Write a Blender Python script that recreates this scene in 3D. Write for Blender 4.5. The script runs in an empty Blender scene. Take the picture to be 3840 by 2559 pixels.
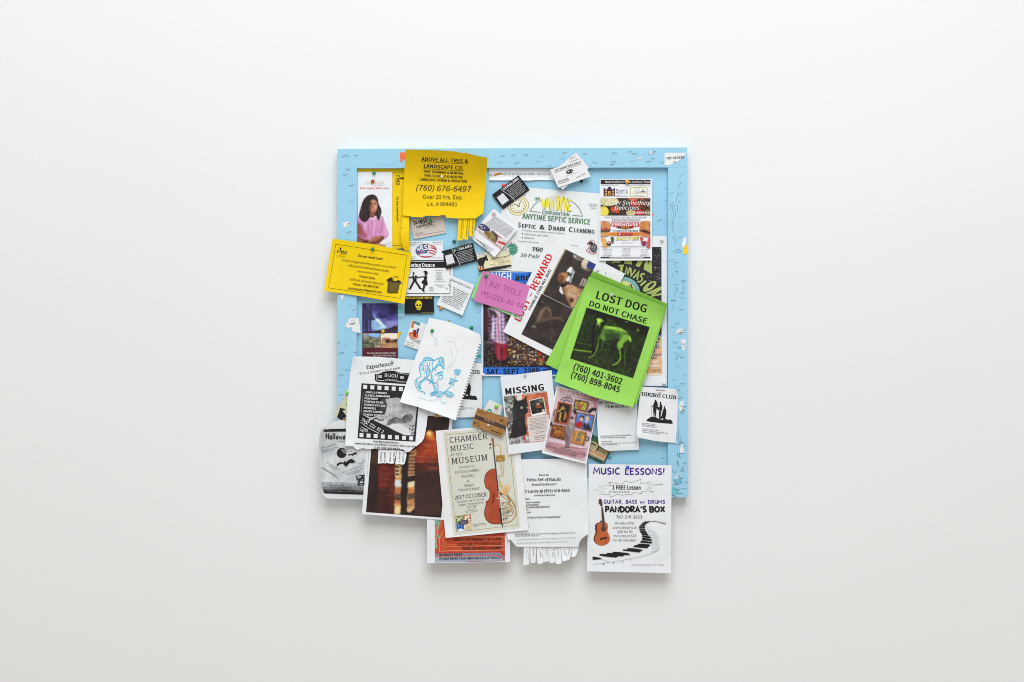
import bpy, bmesh, math, random
import numpy as np
from mathutils import Vector
from mathutils.geometry import tessellate_polygon
random.seed(11)
scn = bpy.context.scene
COL = scn.collection

# ------------------------------------------------------------------ camera, light, exposure
D = 4.0            # metres from the camera to the wall
S = 0.00069        # metres per photograph pixel on the wall
CX, CY, H0 = 1920.0, 1279.5, 1.5
cam_d = bpy.data.cameras.new('camera')
cam_d.sensor_width = 36.0
cam_d.lens = 36.0 * D / (3840 * S)
cam_d.clip_end = 60.0
cam = bpy.data.objects.new('camera', cam_d)
cam.location = (0, -D, H0)
cam.rotation_euler = (math.pi / 2, 0, 0)
COL.objects.link(cam)
scn.camera = cam

world = bpy.data.worlds.new('World')
scn.world = world
world.use_nodes = True
bg = world.node_tree.nodes['Background']
bg.inputs[0].default_value = (1.0, 0.955, 0.895, 1)
bg.inputs[1].default_value = 0.565

def area(name, loc, target, sx, sy, power, col):
    l = bpy.data.lights.new(name, 'AREA')
    l.shape = 'RECTANGLE'; l.size = sx; l.size_y = sy; l.energy = power; l.color = col
    o = bpy.data.objects.new(name, l)
    o.location = loc
    o.rotation_euler = (Vector(target) - Vector(loc)).to_track_quat('-Z', 'Y').to_euler()
    COL.objects.link(o)
    return o
area('ceiling_softbox', (0.25, -3.6, 5.6), (0.15, -0.3, 0.6), 3.6, 4.2, 288, (0.89, 0.95, 1.0))

vs = scn.view_settings
vs.view_transform = 'Standard'; vs.look = 'None'; vs.exposure = 0.0; vs.gamma = 1.0
vs.use_curve_mapping = False
scn.render.film_transparent = False
scn.cycles.max_bounces = 6
scn.cycles.pixel_filter_type = 'BLACKMAN_HARRIS'
scn.cycles.filter_width = 1.0

# ------------------------------------------------------------------ materials
def lin1(c):
    c /= 255.0
    return c / 12.92 if c <= 0.04045 else ((c + 0.055) / 1.055) ** 2.4
def rgb(h):
    return (lin1(h >> 16 & 255), lin1(h >> 8 & 255), lin1(h & 255), 1)
MATS = {}
def nodes_of(m):
    m.use_nodes = True
    nt = m.node_tree
    return nt, nt.nodes, nt.links, nt.nodes['Principled BSDF']
def noise(N, L, scale, detail=4, rough=.55):
    tc = N.new('ShaderNodeTexCoord'); n = N.new('ShaderNodeTexNoise')
    n.inputs['Scale'].default_value = scale; n.inputs['Detail'].default_value = detail
    n.inputs['Roughness'].default_value = rough
    L.new(tc.outputs['Object'], n.inputs['Vector'])
    return n
def ramp(N, L, src, stops):
    r = N.new('ShaderNodeValToRGB')
    e = r.color_ramp.elements
    while len(e) < len(stops): e.new(.5)
    for i, (p, c) in enumerate(stops):
        e[i].position = p; e[i].color = c
    L.new(src, r.inputs[0])
    return r
def bump(N, L, b, src, strength, dist):
    bp = N.new('ShaderNodeBump'); bp.inputs['Strength'].default_value = strength
    bp.inputs['Distance'].default_value = dist
    L.new(src, bp.inputs['Height']); L.new(bp.outputs[0], b.inputs['Normal'])
def sc(c, k): return (min(1, c[0] * k), min(1, c[1] * k), min(1, c[2] * k), 1)
def ink(h, rough=.55):
    key = ('ink', h, rough)
    if key in MATS: return MATS[key]
    m = bpy.data.materials.new('print_%06x' % h)
    nt, N, L, b = nodes_of(m)
    c = rgb(h)
    n = noise(N, L, 260, 3)
    r = ramp(N, L, n.outputs[0], [(.3, sc(c, .93)), (.7, sc(c, 1.05))])
    L.new(r.outputs[0], b.inputs['Base Color'])
    b.inputs['Roughness'].default_value = rough
    b.inputs['Specular IOR Level'].default_value = .25
    MATS[key] = m
    return m
def paper(h, rough=.7, glossy=.2):
    key = ('paper', h, rough)
    if key in MATS: return MATS[key]
    m = bpy.data.materials.new('paper_%06x' % h)
    nt, N, L, b = nodes_of(m)
    c = rgb(h)
    n = noise(N, L, 24, 5)
    r = ramp(N, L, n.outputs[0], [(.3, sc(c, .965)), (.7, sc(c, 1.02))])
    L.new(r.outputs[0], b.inputs['Base Color'])
    b.inputs['Roughness'].default_value = rough
    b.inputs['Specular IOR Level'].default_value = glossy
    n2 = noise(N, L, 38, 3)
    bump(N, L, b, n2.outputs[0], .28, .004)
    MATS[key] = m
    return m
def mott(c1, c2, scale=120, lo=.36, hi=.64):
    key = ('mott', c1, c2, scale, lo, hi)
    if key in MATS: return MATS[key]
    m = bpy.data.materials.new('photo_print_%06x' % c1)
    nt, N, L, b = nodes_of(m)
    n = noise(N, L, scale, 6, .65)
    r = ramp(N, L, n.outputs[0], [(lo, rgb(c1)), (hi, rgb(c2))])
    L.new(r.outputs[0], b.inputs['Base Color'])
    b.inputs['Roughness'].default_value = .5
    b.inputs['Specular IOR Level'].default_value = .25
    MATS[key] = m
    return m
def simple(name, h, rough=.5, metal=0, spec=.5):
    key = ('s', name)
    if key in MATS: return MATS[key]
    m = bpy.data.materials.new(name)
    nt, N, L, b = nodes_of(m)
    c = rgb(h)
    n = noise(N, L, 400, 2)
    r = ramp(N, L, n.outputs[0], [(.3, sc(c, .9)), (.7, sc(c, 1.08))])
    L.new(r.outputs[0], b.inputs['Base Color'])
    b.inputs['Roughness'].default_value = rough
    b.inputs['Metallic'].default_value = metal
    b.inputs['Specular IOR Level'].default_value = spec
    MATS[key] = m
    return m
def photo_mat():
    key = 'photo_print'
    if key in MATS: return MATS[key]
    m = bpy.data.materials.new('photo_print')
    nt, N, L, b = nodes_of(m)
    a = N.new('ShaderNodeVertexColor'); a.layer_name = 'print_colour'
    L.new(a.outputs['Color'], b.inputs['Base Color'])
    b.inputs['Roughness'].default_value = .45
    b.inputs['Specular IOR Level'].default_value = .3
    MATS[key] = m
    return m
def M(c):
    if isinstance(c, int): return ink(c)
    if isinstance(c, tuple): return mott(*c)
    return c

# ------------------------------------------------------------------ geometry helpers
def W(x, y, d):
    """photograph pixel + distance in front of the wall (m) -> world"""
    f = (D - d) / D * S
    return Vector(((x - CX) * f, -d, H0 - (y - CY) * f))
class Zone:
    def __init__(s, x0, y0, k): s.x0, s.y0, s.k = x0, y0, k
    def p(s, q): return (s.x0 + q[0] / s.k, s.y0 + q[1] / s.k)
class UV:
    def __init__(s, tl, tr, bl, w, h):
        s.o, s.w, s.h = tl, w, h
        s.a = ((tr[0] - tl[0]) / w, (tr[1] - tl[1]) / w)
        s.b = ((bl[0] - tl[0]) / h, (bl[1] - tl[1]) / h)
        s.k = 1 / math.hypot(*s.b)
    def p(s, q):
        return (s.o[0] + s.a[0] * q[0] + s.b[0] * q[1], s.o[1] + s.a[1] * q[0] + s.b[1] * q[1])
k4 = 3.92
ZN = {'px': Zone(0, 0, 1),
      'A1': Zone(1200, 530, k4), 'A2': Zone(1500, 530, k4), 'A3': Zone(1800, 530, k4), 'A4': Zone(2200, 530, k4),
      'B1': Zone(1200, 880, k4), 'B2': Zone(1500, 880, k4), 'B3': Zone(1800, 880, k4), 'B4': Zone(2200, 880, k4),
      'C1': Zone(1200, 1250, k4), 'C2': Zone(1500, 1250, k4), 'C3': Zone(1800, 1250, k4), 'C4': Zone(2200, 1250, k4),
      'D1': Zone(1180, 1550, 3.7333), 'D2': Zone(1580, 1600, 3.7333), 'D3': Zone(1840, 1700, 3.4844),
      'D4': Zone(2180, 1720, 3.5636), 'D5': Zone(1560, 1900, 5.2275),
      'E1': Zone(2020, 1440, 5.2267), 'E2': Zone(2220, 1440, 5.6), 'E3': Zone(2120, 1000, 2.9035),
      'E4': Zone(1860, 1380, 4.612), 'E5': Zone(1230, 1100, 4.9),
      'F1': Zone(2460, 1150, 3.92), 'F2': Zone(2440, 1480, 3.7333), 'F3': Zone(1580, 1500, 6.9206),
      'F4': Zone(1240, 1400, 6.0333), 'F5': Zone(2220, 800, 6.5346), 'F6': Zone(1740, 760, 5.4059),
      'F7': Zone(1980, 860, 6.1921)}

def obj(name, V, F, mats, fm=None, parent=None, loc=None, smooth=None):
    me = bpy.data.meshes.new(name)
    me.from_pydata(V, [], F)
    for m in mats: me.materials.append(m)
    if fm: me.polygons.foreach_set('material_index', fm)
    if smooth: me.polygons.foreach_set('use_smooth', smooth)
    me.update()
    o = bpy.data.objects.new(name, me)
    COL.objects.link(o)
    if parent: o.parent = parent
    if loc is not None: o.location = loc
    return o
def tag(o, label, cat, group=None):
    o['label'] = label; o['category'] = cat
    if group: o['group'] = group
    return o

# ------------------------------------------------------------------ lettering (built-in font turned into flat meshes)
CH = ''.join(chr(i) for i in range(33, 127)) + '\u2013'
GL = {}
SHIFT = {'S': [(0, 0)], 'R': [(-.012, 0), (.018, 0)], 'B': [(-.045, -.015), (.045, -.015), (-.045, .015), (.045, .015), (0, 0)], 'RB': [(-.045, -.012), (.045, -.012), (0, .014)], 'K': [(-.075, -.02), (.075, -.02), (-.075, .02), (.075, .02), (-.03, 0), (.03, 0)]}
def load_glyphs():
    tmp = bpy.data.collections.new('type_case'); COL.children.link(tmp)
    todo = []
    try:   # the sans face that ships inside Blender; its plain built-in face otherwise
        sans = bpy.data.fonts.load(bpy.utils.system_resource('DATAFILES', path='fonts') + '/Noto Sans CJK Regular.woff2')
    except Exception:
        sans = None
    def mk(body):
        c = bpy.data.curves.new('t', 'FONT'); c.body = body; c.size = 1
        if sans: c.font = sans
        c.resolution_u = 3
        o = bpy.data.objects.new('t', c); tmp.objects.link(o)
        return o
    for key in ('S',):
        hh = mk('HH')
        for ch in CH + ' ':
            todo.append((key, ch, mk(ch) if ch != ' ' else None, mk('H' + ch + 'H'), hh))
    dg = bpy.context.evaluated_depsgraph_get(); dg.update()
    def grab(o):
        e = o.evaluated_get(dg); me = e.to_mesh()
        v = [(q.co.x, q.co.y) for q in me.vertices]; f = [tuple(p.vertices) for p in me.polygons]
        e.to_mesh_clear()
        return v, f
    ww = {}
    for key, ch, o, t, hh in todo:
        if hh not in ww:
            v, _ = grab(hh); ww[hh] = max(p[0] for p in v)
            GL[(key, 'cap')] = max(p[1] for p in v)
        cap = GL[(key, 'cap')]
        v, _ = grab(t)
        adv = max(p[0] for p in v) - ww[hh]
        gv, gf = grab(o) if o else ([], [])
        GL[(key, ch)] = ([(x / cap, y / cap) for x, y in gv], gf, adv / cap)
    for key, dst, ln, th in (('S', 'R', .12, .065), ('S', 'RB', .12, .085)):
        for ch in CH + ' ':
            gv, gf, adv = GL[(key, ch)]
            gv = list(gv); gf = list(gf)
            cnt = {}
            for f in gf:
                for a, b in zip(f, f[1:] + f[:1]):
                    e = (min(a, b), max(a, b)); cnt[e] = cnt.get(e, 0) + 1
            if ch.isalpha():
                xh = max(p[1] for p in GL[(key, 'x')][0])
                for (a, b), n in cnt.items():
                    if n != 1: continue
                    (x0, y0), (x1, y1) = gv[a], gv[b]
                    if abs(y0 - y1) > .01: continue
                    w = abs(x1 - x0)
                    if w < .03 or w > .36: continue
                    for yy, s in ((0, 1), (1.0, -1), (xh, -1)):
                        if abs(y0 - yy) < .06:
                            xa, xb = min(x0, x1) - ln, max(x0, x1) + ln
                            i = len(gv)
                            gv += [(xa, y0), (xb, y0), (xb, y0 + s * th), (xa, y0 + s * th)]
                            gf.append((i, i + 1, i + 2, i + 3))
                            break
            GL[(dst, ch)] = (gv, gf, adv * (1.08 if ch.isalpha() else 1))
    for ch in CH + ' ': GL[('B', ch)] = GL[('S', ch)][:2] + (GL[('S', ch)][2] + .06,); GL[('K', ch)] = GL[('S', ch)][:2] + (GL[('S', ch)][2] + .12,)
    for o in list(tmp.objects):
        c = o.data
        bpy.data.objects.remove(o); 
        if c.users == 0: bpy.data.curves.remove(c)
    COL.children.unlink(tmp); bpy.data.collections.remove(tmp)
load_glyphs()

HAND = {
 'A': (.8, [[(0, 0), (.38, 1), (.8, 0)], [(.15, .35), (.68, .35)]]),
 'B': (.7, [[(.05, 0), (.05, 1), (.5, .95), (.6, .75), (.45, .55), (.05, .52)], [(.4, .54), (.68, .35), (.55, .08), (.05, 0)]]),
 'C': (.68, [[(.66, .88), (.4, 1), (.1, .75), (.02, .4), (.2, .05), (.45, 0), (.66, .14)]]),
 'D': (.75, [[(.08, 0), (.06, 1), (.45, .93), (.74, .6), (.65, .2), (.08, 0)]]),
 'E': (.6, [[(.6, 1), (.05, .98), (.05, 0), (.6, .03)], [(.05, .52), (.5, .54)]]),
 'F': (.58, [[(.58, 1), (.05, .98), (.05, 0)], [(.05, .52), (.48, .54)]]),
 'G': (.78, [[(.72, .85), (.45, 1), (.12, .78), (.03, .4), (.25, .03), (.6, .05), (.72, .4), (.45, .42)]]),
 'H': (.72, [[(.05, 1), (.05, 0)], [(.7, 1), (.67, 0)], [(.05, .5), (.68, .52)]]),
 'I': (.2, [[(.1, 1), (.1, 0)]]),
 'J': (.5, [[(.45, 1), (.45, .2), (.25, 0), (.03, .15)]]),
 'K': (.68, [[(.06, 1), (.06, 0)], [(.62, 1), (.08, .45), (.68, 0)]]),
 'L': (.55, [[(.06, 1), (.05, .02), (.55, .02)]]),
 'M': (.95, [[(0, 0), (.1, 1), (.45, .35), (.8, 1), (.93, 0)]]),
 'N': (.75, [[(.03, 0), (.06, 1), (.68, .03), (.72, 1)]]),
 'O': (.82, [[(.4, 1), (.1, .8), (.02, .45), (.2, .06), (.5, 0), (.76, .3), (.76, .7), (.4, 1)]]),
 'P': (.62, [[(.06, 0), (.05, 1), (.5, .97), (.62, .72), (.48, .5), (.05, .45)]]),
 'Q': (.82, [[(.4, 1), (.1, .8), (.02, .45), (.2, .06), (.5, 0), (.76, .3), (.76, .7), (.4, 1)], [(.5, .25), (.8, -.05)]]),
 'R': (.68, [[(.06, 0), (.05, 1), (.5, .97), (.62, .74), (.45, .52), (.06, .48), (.68, 0)]]),
 'S': (.6, [[(.58, .88), (.35, 1), (.08, .85), (.12, .6), (.5, .42), (.56, .15), (.3, 0), (.02, .12)]]),
 'T': (.7, [[(0, .98), (.7, 1)], [(.35, 1), (.34, 0)]]),
 'U': (.72, [[(.03, 1), (.06, .25), (.3, 0), (.6, .15), (.66, 1)], [(.66, 1), (.7, 0)]]),
 'V': (.72, [[(0, 1), (.36, 0), (.72, 1)]]),
 'W': (1., [[(0, 1), (.25, 0), (.5, .7), (.74, 0), (1, 1)]]),
 'X': (.7, [[(0, 1), (.7, 0)], [(.68, 1), (.02, 0)]]),
 'Y': (.7, [[(0, 1), (.33, .5)], [(.7, 1), (.12, -.08)]]),
 'Z': (.65, [[(.03, 1), (.63, .98), (.03, .02), (.65, 0)]]),
 '0': (.6, [[(.3, 1), (.05, .75), (.05, .25), (.3, 0), (.55, .25), (.55, .75), (.3, 1)]]),
 '1': (.25, [[(.05, .8), (.15, 1), (.15, 0)]]),
 '2': (.6, [[(.04, .78), (.25, 1), (.53, .82), (.45, .5), (.03, .02), (.6, .03)]]),
 '3': (.58, [[(.04, .9), (.35, 1), (.55, .78), (.25, .55), (.55, .35), (.45, .05), (.03, .06)]]),
 '5': (.58, [[(.55, 1), (.1, 1), (.06, .58), (.4, .6), (.56, .35), (.38, .02), (.03, .08)]]),
 '6': (.58, [[(.48, 1), (.12, .6), (.05, .25), (.28, 0), (.54, .22), (.4, .48), (.08, .36)]]),
 '7': (.55, [[(.02, .98), (.55, 1), (.2, 0)]]),
 '8': (.58, [[(.3, .54), (.06, .78), (.3, 1), (.52, .8), (.3, .54), (.03, .24), (.3, 0), (.56, .24), (.3, .54)]]),
 '9': (.58, [[(.52, .75), (.28, .5), (.06, .72), (.28, 1), (.52, .82), (.48, 0)]]),
 '(': (.3, [[(.28, 1.1), (.06, .7), (.06, .3), (.28, -.1)]]), ')': (.3, [[(.02, 1.1), (.24, .7), (.24, .3), (.02, -.1)]]),
 '-': (.5, [[(.06, .5), (.44, .5)]]), '!': (.2, [[(.14, 1.05), (.08, .3)], [(.07, .06), (.08, 0)]]),
 ',': (.2, [[(.12, .08), (.04, -.18)]]), "'": (.2, [[(.12, 1), (.06, .72)]]), ' ': (.42, []),
 'a': (.6, [[(.52, .55), (.2, .6), (.04, .28), (.2, 0), (.5, .15)], [(.54, .6), (.56, 0)]]),
 'e': (.58, [[(.05, .3), (.52, .36), (.3, .62), (.05, .38), (.15, .04), (.52, .08)]]),
 'l': (.22, [[(.1, 1.05), (.08, 0)]]), 'n': (.6, [[(.05, .6), (.07, 0)], [(.07, .4), (.3, .6), (.5, .45), (.54, 0)]]),
 'o': (.6, [[(.3, .6), (.05, .35), (.25, 0), (.54, .25), (.3, .6)]]), 'r': (.42, [[(.06, .6), (.08, 0)], [(.08, .35), (.4, .6)]]),
 'w': (.8, [[(0, .6), (.2, 0), (.4, .5), (.58, 0), (.78, .6)]]),
}

# ------------------------------------------------------------------ sheets of paper with things printed on them
K = 0x1d1b1c
ALL = []
def edge(p, q, w, lift):
    """lift of the paper near the edge p->q (photo pixels, inside to the right when walking p->q clockwise on screen)"""
    dx, dy = q[0] - p[0], q[1] - p[1]
    n = math.hypot(dx, dy); nx, ny = -dy / n, dx / n
    def f(x, y):
        t = 1 - ((x - p[0]) * nx + (y - p[1]) * ny) / w
        return lift * t * t if t > 0 else 0.0
    return f
def corner(p, r, lift):
    def f(x, y):
        t = 1 - math.hypot(x - p[0], y - p[1]) / r
        return lift * t * t if t > 0 else 0.0
    return f
def slope(y0, a, y1, b):
    def f(x, y):
        t = min(1, max(0, (y - y0) / (y1 - y0)))
        return a + (b - a) * t
    return f
def split_tri(t, lim, out):
    a, b, c = t
    l = [math.hypot(a[0] - b[0], a[1] - b[1]), math.hypot(b[0] - c[0], b[1] - c[1]), math.hypot(c[0] - a[0], c[1] - a[1])]
    i = l.index(max(l))
    if l[i] <= lim:
        out.append(t); return
    if i == 1: a, b, c = b, c, a
    elif i == 2: a, b, c = c, a, b
    m = ((a[0] + b[0]) / 2, (a[1] + b[1]) / 2)
    split_tri((a, m, c), lim, out); split_tri((m, b, c), lim, out)
def inside(p, poly):
    r = False; n = len(poly)
    for i in range(n):
        (x0, y0), (x1, y1) = poly[i], poly[i - 1]
        if (y0 > p[1]) != (y1 > p[1]) and p[0] < (x1 - x0) * (p[1] - y0) / (y1 - y0) + x0: r = not r
    return r
def area2(P): return sum(P[i - 1][0] * P[i][1] - P[i][0] * P[i - 1][1] for i in range(len(P)))
def clip_poly(P, C):
    if area2(C) < 0: C = C[::-1]
    for i in range(len(C)):
        (ax, ay), (bx, by) = C[i - 1], C[i]
        out = []
        def sd(q): return (bx - ax) * (q[1] - ay) - (by - ay) * (q[0] - ax)
        for j in range(len(P)):
            a, b = P[j - 1], P[j]
            da, db = sd(a), sd(b)
            if (da >= 0) != (db >= 0):
                t = da / (da - db)
                out.append((a[0] + (b[0] - a[0]) * t, a[1] + (b[1] - a[1]) * t))
            if db >= 0: out.append(b)
        P = out
        if not P: return []
    return P

def chaikin(P, closed):
    for _ in range(2):
        n = len(P); Q = []
        if not closed: Q.append(P[0])
        for i in range(n if closed else n - 1):
            a, b = P[i], P[(i + 1) % n]
            Q += [(a[0] * .75 + b[0] * .25, a[1] * .75 + b[1] * .25), (a[0] * .25 + b[0] * .75, a[1] * .25 + b[1] * .75)]
        if not closed: Q.append(P[-1])
        P = Q
    return P
class Sheet:
    def __init__(s, name, label, cat, z, outline, base, col=0xe6e7e8, bends=(), group=None, wave=.0006, mat=None, grid=9.5, body='sheet', thick=.0003):
        s.name, s.label, s.cat, s.group = name, label, cat, group
        s.zone = ZN[z] if isinstance(z, str) else z
        s.grid, s.thick = grid, thick
        s.parts = []
        s.clip = None
        ph = [random.uniform(0, 6.28) for _ in range(4)]
        bends = list(bends)
        ys = [s.zone.p(q)[1] for q in outline]
        y0, y1 = min(ys), max(ys)
        hang = (.0035 if y1 - y0 > 230 else .0022 if y1 - y0 > 60 else 0) * random.uniform(.7, 1.2)   # loose paper stands off at its foot
        def dep(x, y):
            d = base(x, y) if callable(base) else base
            for b in bends: d += b(x, y)
            if hang: d += hang * max(0, (y - y0) / (y1 - y0)) ** 2
            return d + wave * (math.sin(x / 62 + ph[0]) * math.sin(y / 83 + ph[1]) + .6 * math.sin(x / 31 + y / 47 + ph[2]))
        s.dep = dep
        s.part(body, [s.zone.p(q) for q in outline], mat or paper(col))
        ALL.append(s)
    def z(s, n):
        s.zone = ZN[n] if isinstance(n, str) else n
        return s
    def clipz(s, pts=None):
        s.clip = [s.zone.p(q) for q in pts] if pts else None
    def part(s, name, outline=None, mat=None, dep=None, under=None):
        s.cur = dict(name=name, out=outline, mat=mat, dep=dep or s.dep, V=[], F=[], M=[], lv=0, under=under)
        if outline is None: s.cur['lv'] = max([p['lv'] for p in s.parts if p['dep'] is s.cur['dep']] + [0])
        s.parts.append(s.cur)
        return s
    def flap(s, name, pts, dep, mat):
        return s.part(name, [s.zone.p(q) for q in pts], mat, dep)
    # --- primitives, all in the coordinates of the current zone
    def tris(s, T, col):
        if s.pic is not None:
            s.pic['ops'].append((list(T), col)); return
        c = s.cur; m = M(col); lv = c['lv']
        for t in T:
            if s.clip:
                P = clip_poly(list(t), s.clip)
                if len(P) < 3: continue
                sub = [(P[0], P[i], P[i + 1]) for i in range(1, len(P) - 1)]
            else: sub = [t]
            for u in sub:
                o = []
                split_tri(u, 13, o)
                for a in o:
                    i = len(c['V'])
                    c['V'] += [(q[0], q[1], lv) for q in a]
                    c['F'].append((i, i + 1, i + 2)); c['M'].append(m)
    smooth = False
    pic = None
    inkz = .00028
    step = None
    def snap(s, tl, tr, bl, cell=2.3, wander=.10, grain=.05, tint=(1, 1, 1)):
        """start a printed photograph: what is drawn until develop() is laid down as one picture with soft tones and grain"""
        s.pic = dict(q=[s.zone.p(tl), s.zone.p(tr), s.zone.p(bl)], cell=cell, ops=[], wander=wander, grain=grain, lv0=s.cur['lv'], tint=tint)
        return s
    def soft(s, sig):
        s.pic['ops'].append(('soft', sig))
        return s
    def tone(s, sig, col, pts):
        """a soft-edged patch: drawn on its own mask, then blurred"""
        P = [s.zone.p(q) for q in pts]
        if s.smooth and len(P) > 4: P = chaikin(P, True)
        idx = tessellate_polygon([[Vector((x, y, 0)) for x, y in P]])
        sig = sig * (.7 if s.zone.k < 1.5 else 1.5 / s.zone.k)
        s.pic['ops'].append(('tone', sig, [(P[a], P[b], P[c]) for a, b, c in idx], col))
        return s
    def develop(s):
        p = s.pic; s.pic = None
        (ox, oy), (ax, ay), (bx, by) = p['q']
        U = (ax - ox, ay - oy); Vv = (bx - ox, by - oy)
        lu, lv_ = math.hypot(*U), math.hypot(*Vv)
        nu, nv = max(4, int(lu / p['cell'])), max(4, int(lv_ / p['cell']))
        det = U[0] * Vv[1] - U[1] * Vv[0]
        gu, gv = np.meshgrid(np.arange(nu + 1) / nu, np.arange(nv + 1) / nv)
        X = ox + U[0] * gu + Vv[0] * gv; Y = oy + U[1] * gu + Vv[1] * gv
        rs = np.random.RandomState(len(ALL) * 7 + 3)
        def uv(q):
            dx, dy = q[0] - ox, q[1] - oy
            return ((dx * Vv[1] - dy * Vv[0]) / det * nu, (U[0] * dy - U[1] * dx) / det * nv)
        def blur(A, sig):
            sig = sig / p['cell']
            r = max(1, int(sig * 2.5)); k = np.exp(-.5 * (np.arange(-r, r + 1) / max(.3, sig)) ** 2); k /= k.sum()
            for axis in (0, 1):
                pad = [(r, r) if i == axis else (0, 0) for i in range(A.ndim)]
                B = np.pad(A, pad, mode='edge')
                A = sum(k[j] * np.take(B, np.arange(j, j + A.shape[axis]), axis=axis) for j in range(2 * r + 1))
            return A
        def vnoise(scale, seed):
            """smooth value noise, feature size 1/scale metres on the wall"""
            f = scale * S
            x, y = X * f, Y * f
            xi, yi = np.floor(x).astype(int), np.floor(y).astype(int)
            fx, fy = x - xi, y - yi
            fx, fy = fx * fx * (3 - 2 * fx), fy * fy * (3 - 2 * fy)
            def h(a, b):
                n = np.sin(a * 127.1 + b * 311.7 + seed * 74.7) * 43758.5453
                return n - np.floor(n)
            return (h(xi, yi) * (1 - fx) + h(xi + 1, yi) * fx) * (1 - fy) + (h(xi, yi + 1) * (1 - fx) + h(xi + 1, yi + 1) * fx) * fy
        def fnoise(scale, seed): return (vnoise(scale, seed) + .5 * vnoise(scale * 2.1, seed + 1) + .3 * vnoise(scale * 4.3, seed + 2)) / 1.8
        def srgb(h): return np.array([(h >> 16) & 255, (h >> 8) & 255, h & 255], float) / 255
        def paint(col, seed):
            if isinstance(col, tuple):
                c1, c2 = srgb(col[0]), srgb(col[1]); sc_ = col[2] if len(col) > 2 else 120
                lo, hi = (col[3], col[4]) if len(col) > 4 else (.36, .64)
                w = np.clip((fnoise(sc_ * 1.6, seed) - lo) / (hi - lo), 0, 1)[..., None]
                return c1 * (1 - w) + c2 * w
            return np.broadcast_to(srgb(col), X.shape + (3,))
        def mask(T):
            Mk = np.zeros(X.shape, bool)
            for t in T:
                (x0, y0), (x1, y1), (x2, y2) = [uv(q) for q in t]
                i0, i1 = max(0, int(min(x0, x1, x2))), min(nu, int(max(x0, x1, x2)) + 1)
                j0, j1 = max(0, int(min(y0, y1, y2))), min(nv, int(max(y0, y1, y2)) + 1)
                if i1 < i0 or j1 < j0: continue
                gx, gy = np.meshgrid(np.arange(i0, i1 + 1), np.arange(j0, j1 + 1))
                a = (x1 - x0) * (gy - y0) - (y1 - y0) * (gx - x0)
                b = (x2 - x1) * (gy - y1) - (y2 - y1) * (gx - x1)
                c = (x0 - x2) * (gy - y2) - (y0 - y2) * (gx - x2)
                e = 1e-6
                Mk[j0:j1 + 1, i0:i1 + 1] |= ((a >= -e) & (b >= -e) & (c >= -e)) | ((a <= e) & (b <= e) & (c <= e))
            return Mk
        C = np.full(X.shape + (3,), .5)
        for n, op in enumerate(p['ops']):
            if op[0] == 'soft': C = blur(C, op[1])
            elif op[0] == 'tone':
                m = blur(mask(op[2]).astype(float), op[1])[..., None]
                C = C * (1 - m) + paint(op[3], n) * m
            else:
                m = mask(op[0])
                C = np.where(m[..., None], paint(op[1], n), C)
        C = blur(C, p['cell'] * .55)
        w = 1 + p['wander'] * 2 * (fnoise(60, 91) - .5)
        g = 1 + p['grain'] * rs.randn(*X.shape)
        C = np.clip(C * (w * g)[..., None] * np.array(p['tint']), 0, 1)
        Ln = np.where(C <= .04045, C / 12.92, ((C + .055) / 1.055) ** 2.4)
        s.cur['lv'] = p['lv0'] + 1
        s.cur.setdefault('pics', []).append((X, Y, Ln, s.cur['lv']))
        return s
    def sm(s, on=True):
        s.smooth = on
        return s
    def poly(s, col, pts):
        s.cur['lv'] += 1
        P = [s.zone.p(q) for q in pts]
        if s.smooth and len(P) > 4: P = chaikin(P, True)
        idx = tessellate_polygon([[Vector((x, y, 0)) for x, y in P]])
        s.tris([(P[a], P[b], P[c]) for a, b, c in idx], col)
        return s
    def rect(s, col, x0, y0, x1, y1): return s.poly(col, [(x0, y0), (x1, y0), (x1, y1), (x0, y1)])
    def ell(s, col, cx, cy, rx, ry, rot=0, n=22):
        c, q = math.cos(math.radians(rot)), math.sin(math.radians(rot))
        return s.poly(col, [(cx + rx * math.cos(t) * c - ry * math.sin(t) * q, cy + rx * math.cos(t) * q + ry * math.sin(t) * c)
                            for t in (i * 2 * math.pi / n for i in range(n))])
    def _strip(s, P, w):
        T = []
        n = len(P)
        L, R = [], []
        for i in range(n):
            a = P[max(0, i - 1)]; b = P[min(n - 1, i + 1)]; p = P[i]
            def un(u, v):
                dx, dy = v[0] - u[0], v[1] - u[1]; l = math.hypot(dx, dy) or 1
                return dx / l, dy / l
            if i == 0: d = un(p, b); k = 1
            elif i == n - 1: d = un(a, p); k = 1
            else:
                d1, d2 = un(a, p), un(p, b)
                d = (d1[0] + d2[0], d1[1] + d2[1]); l = math.hypot(*d)
                if l < .3: d = d1; k = 1
                else:
                    d = (d[0] / l, d[1] / l); k = min(1.8, 1 / max(.3, d[0] * d1[0] + d[1] * d1[1]))
            L.append((p[0] - d[1] * w * k / 2, p[1] + d[0] * w * k / 2)); R.append((p[0] + d[1] * w * k / 2, p[1] - d[0] * w * k / 2))
        for i in range(n - 1):
            T += [(L[i], L[i + 1], R[i + 1]), (L[i], R[i + 1], R[i])]
        return T
    def line(s, col, w, pts, closed=False):
        s.cur['lv'] += 1
        P = [s.zone.p(q) for q in pts]
        if closed: P.append(P[0])
        elif s.smooth and len(P) > 2: P = chaikin(P, False)
        s.tris(s._strip(P, w), col)
        return s
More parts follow.
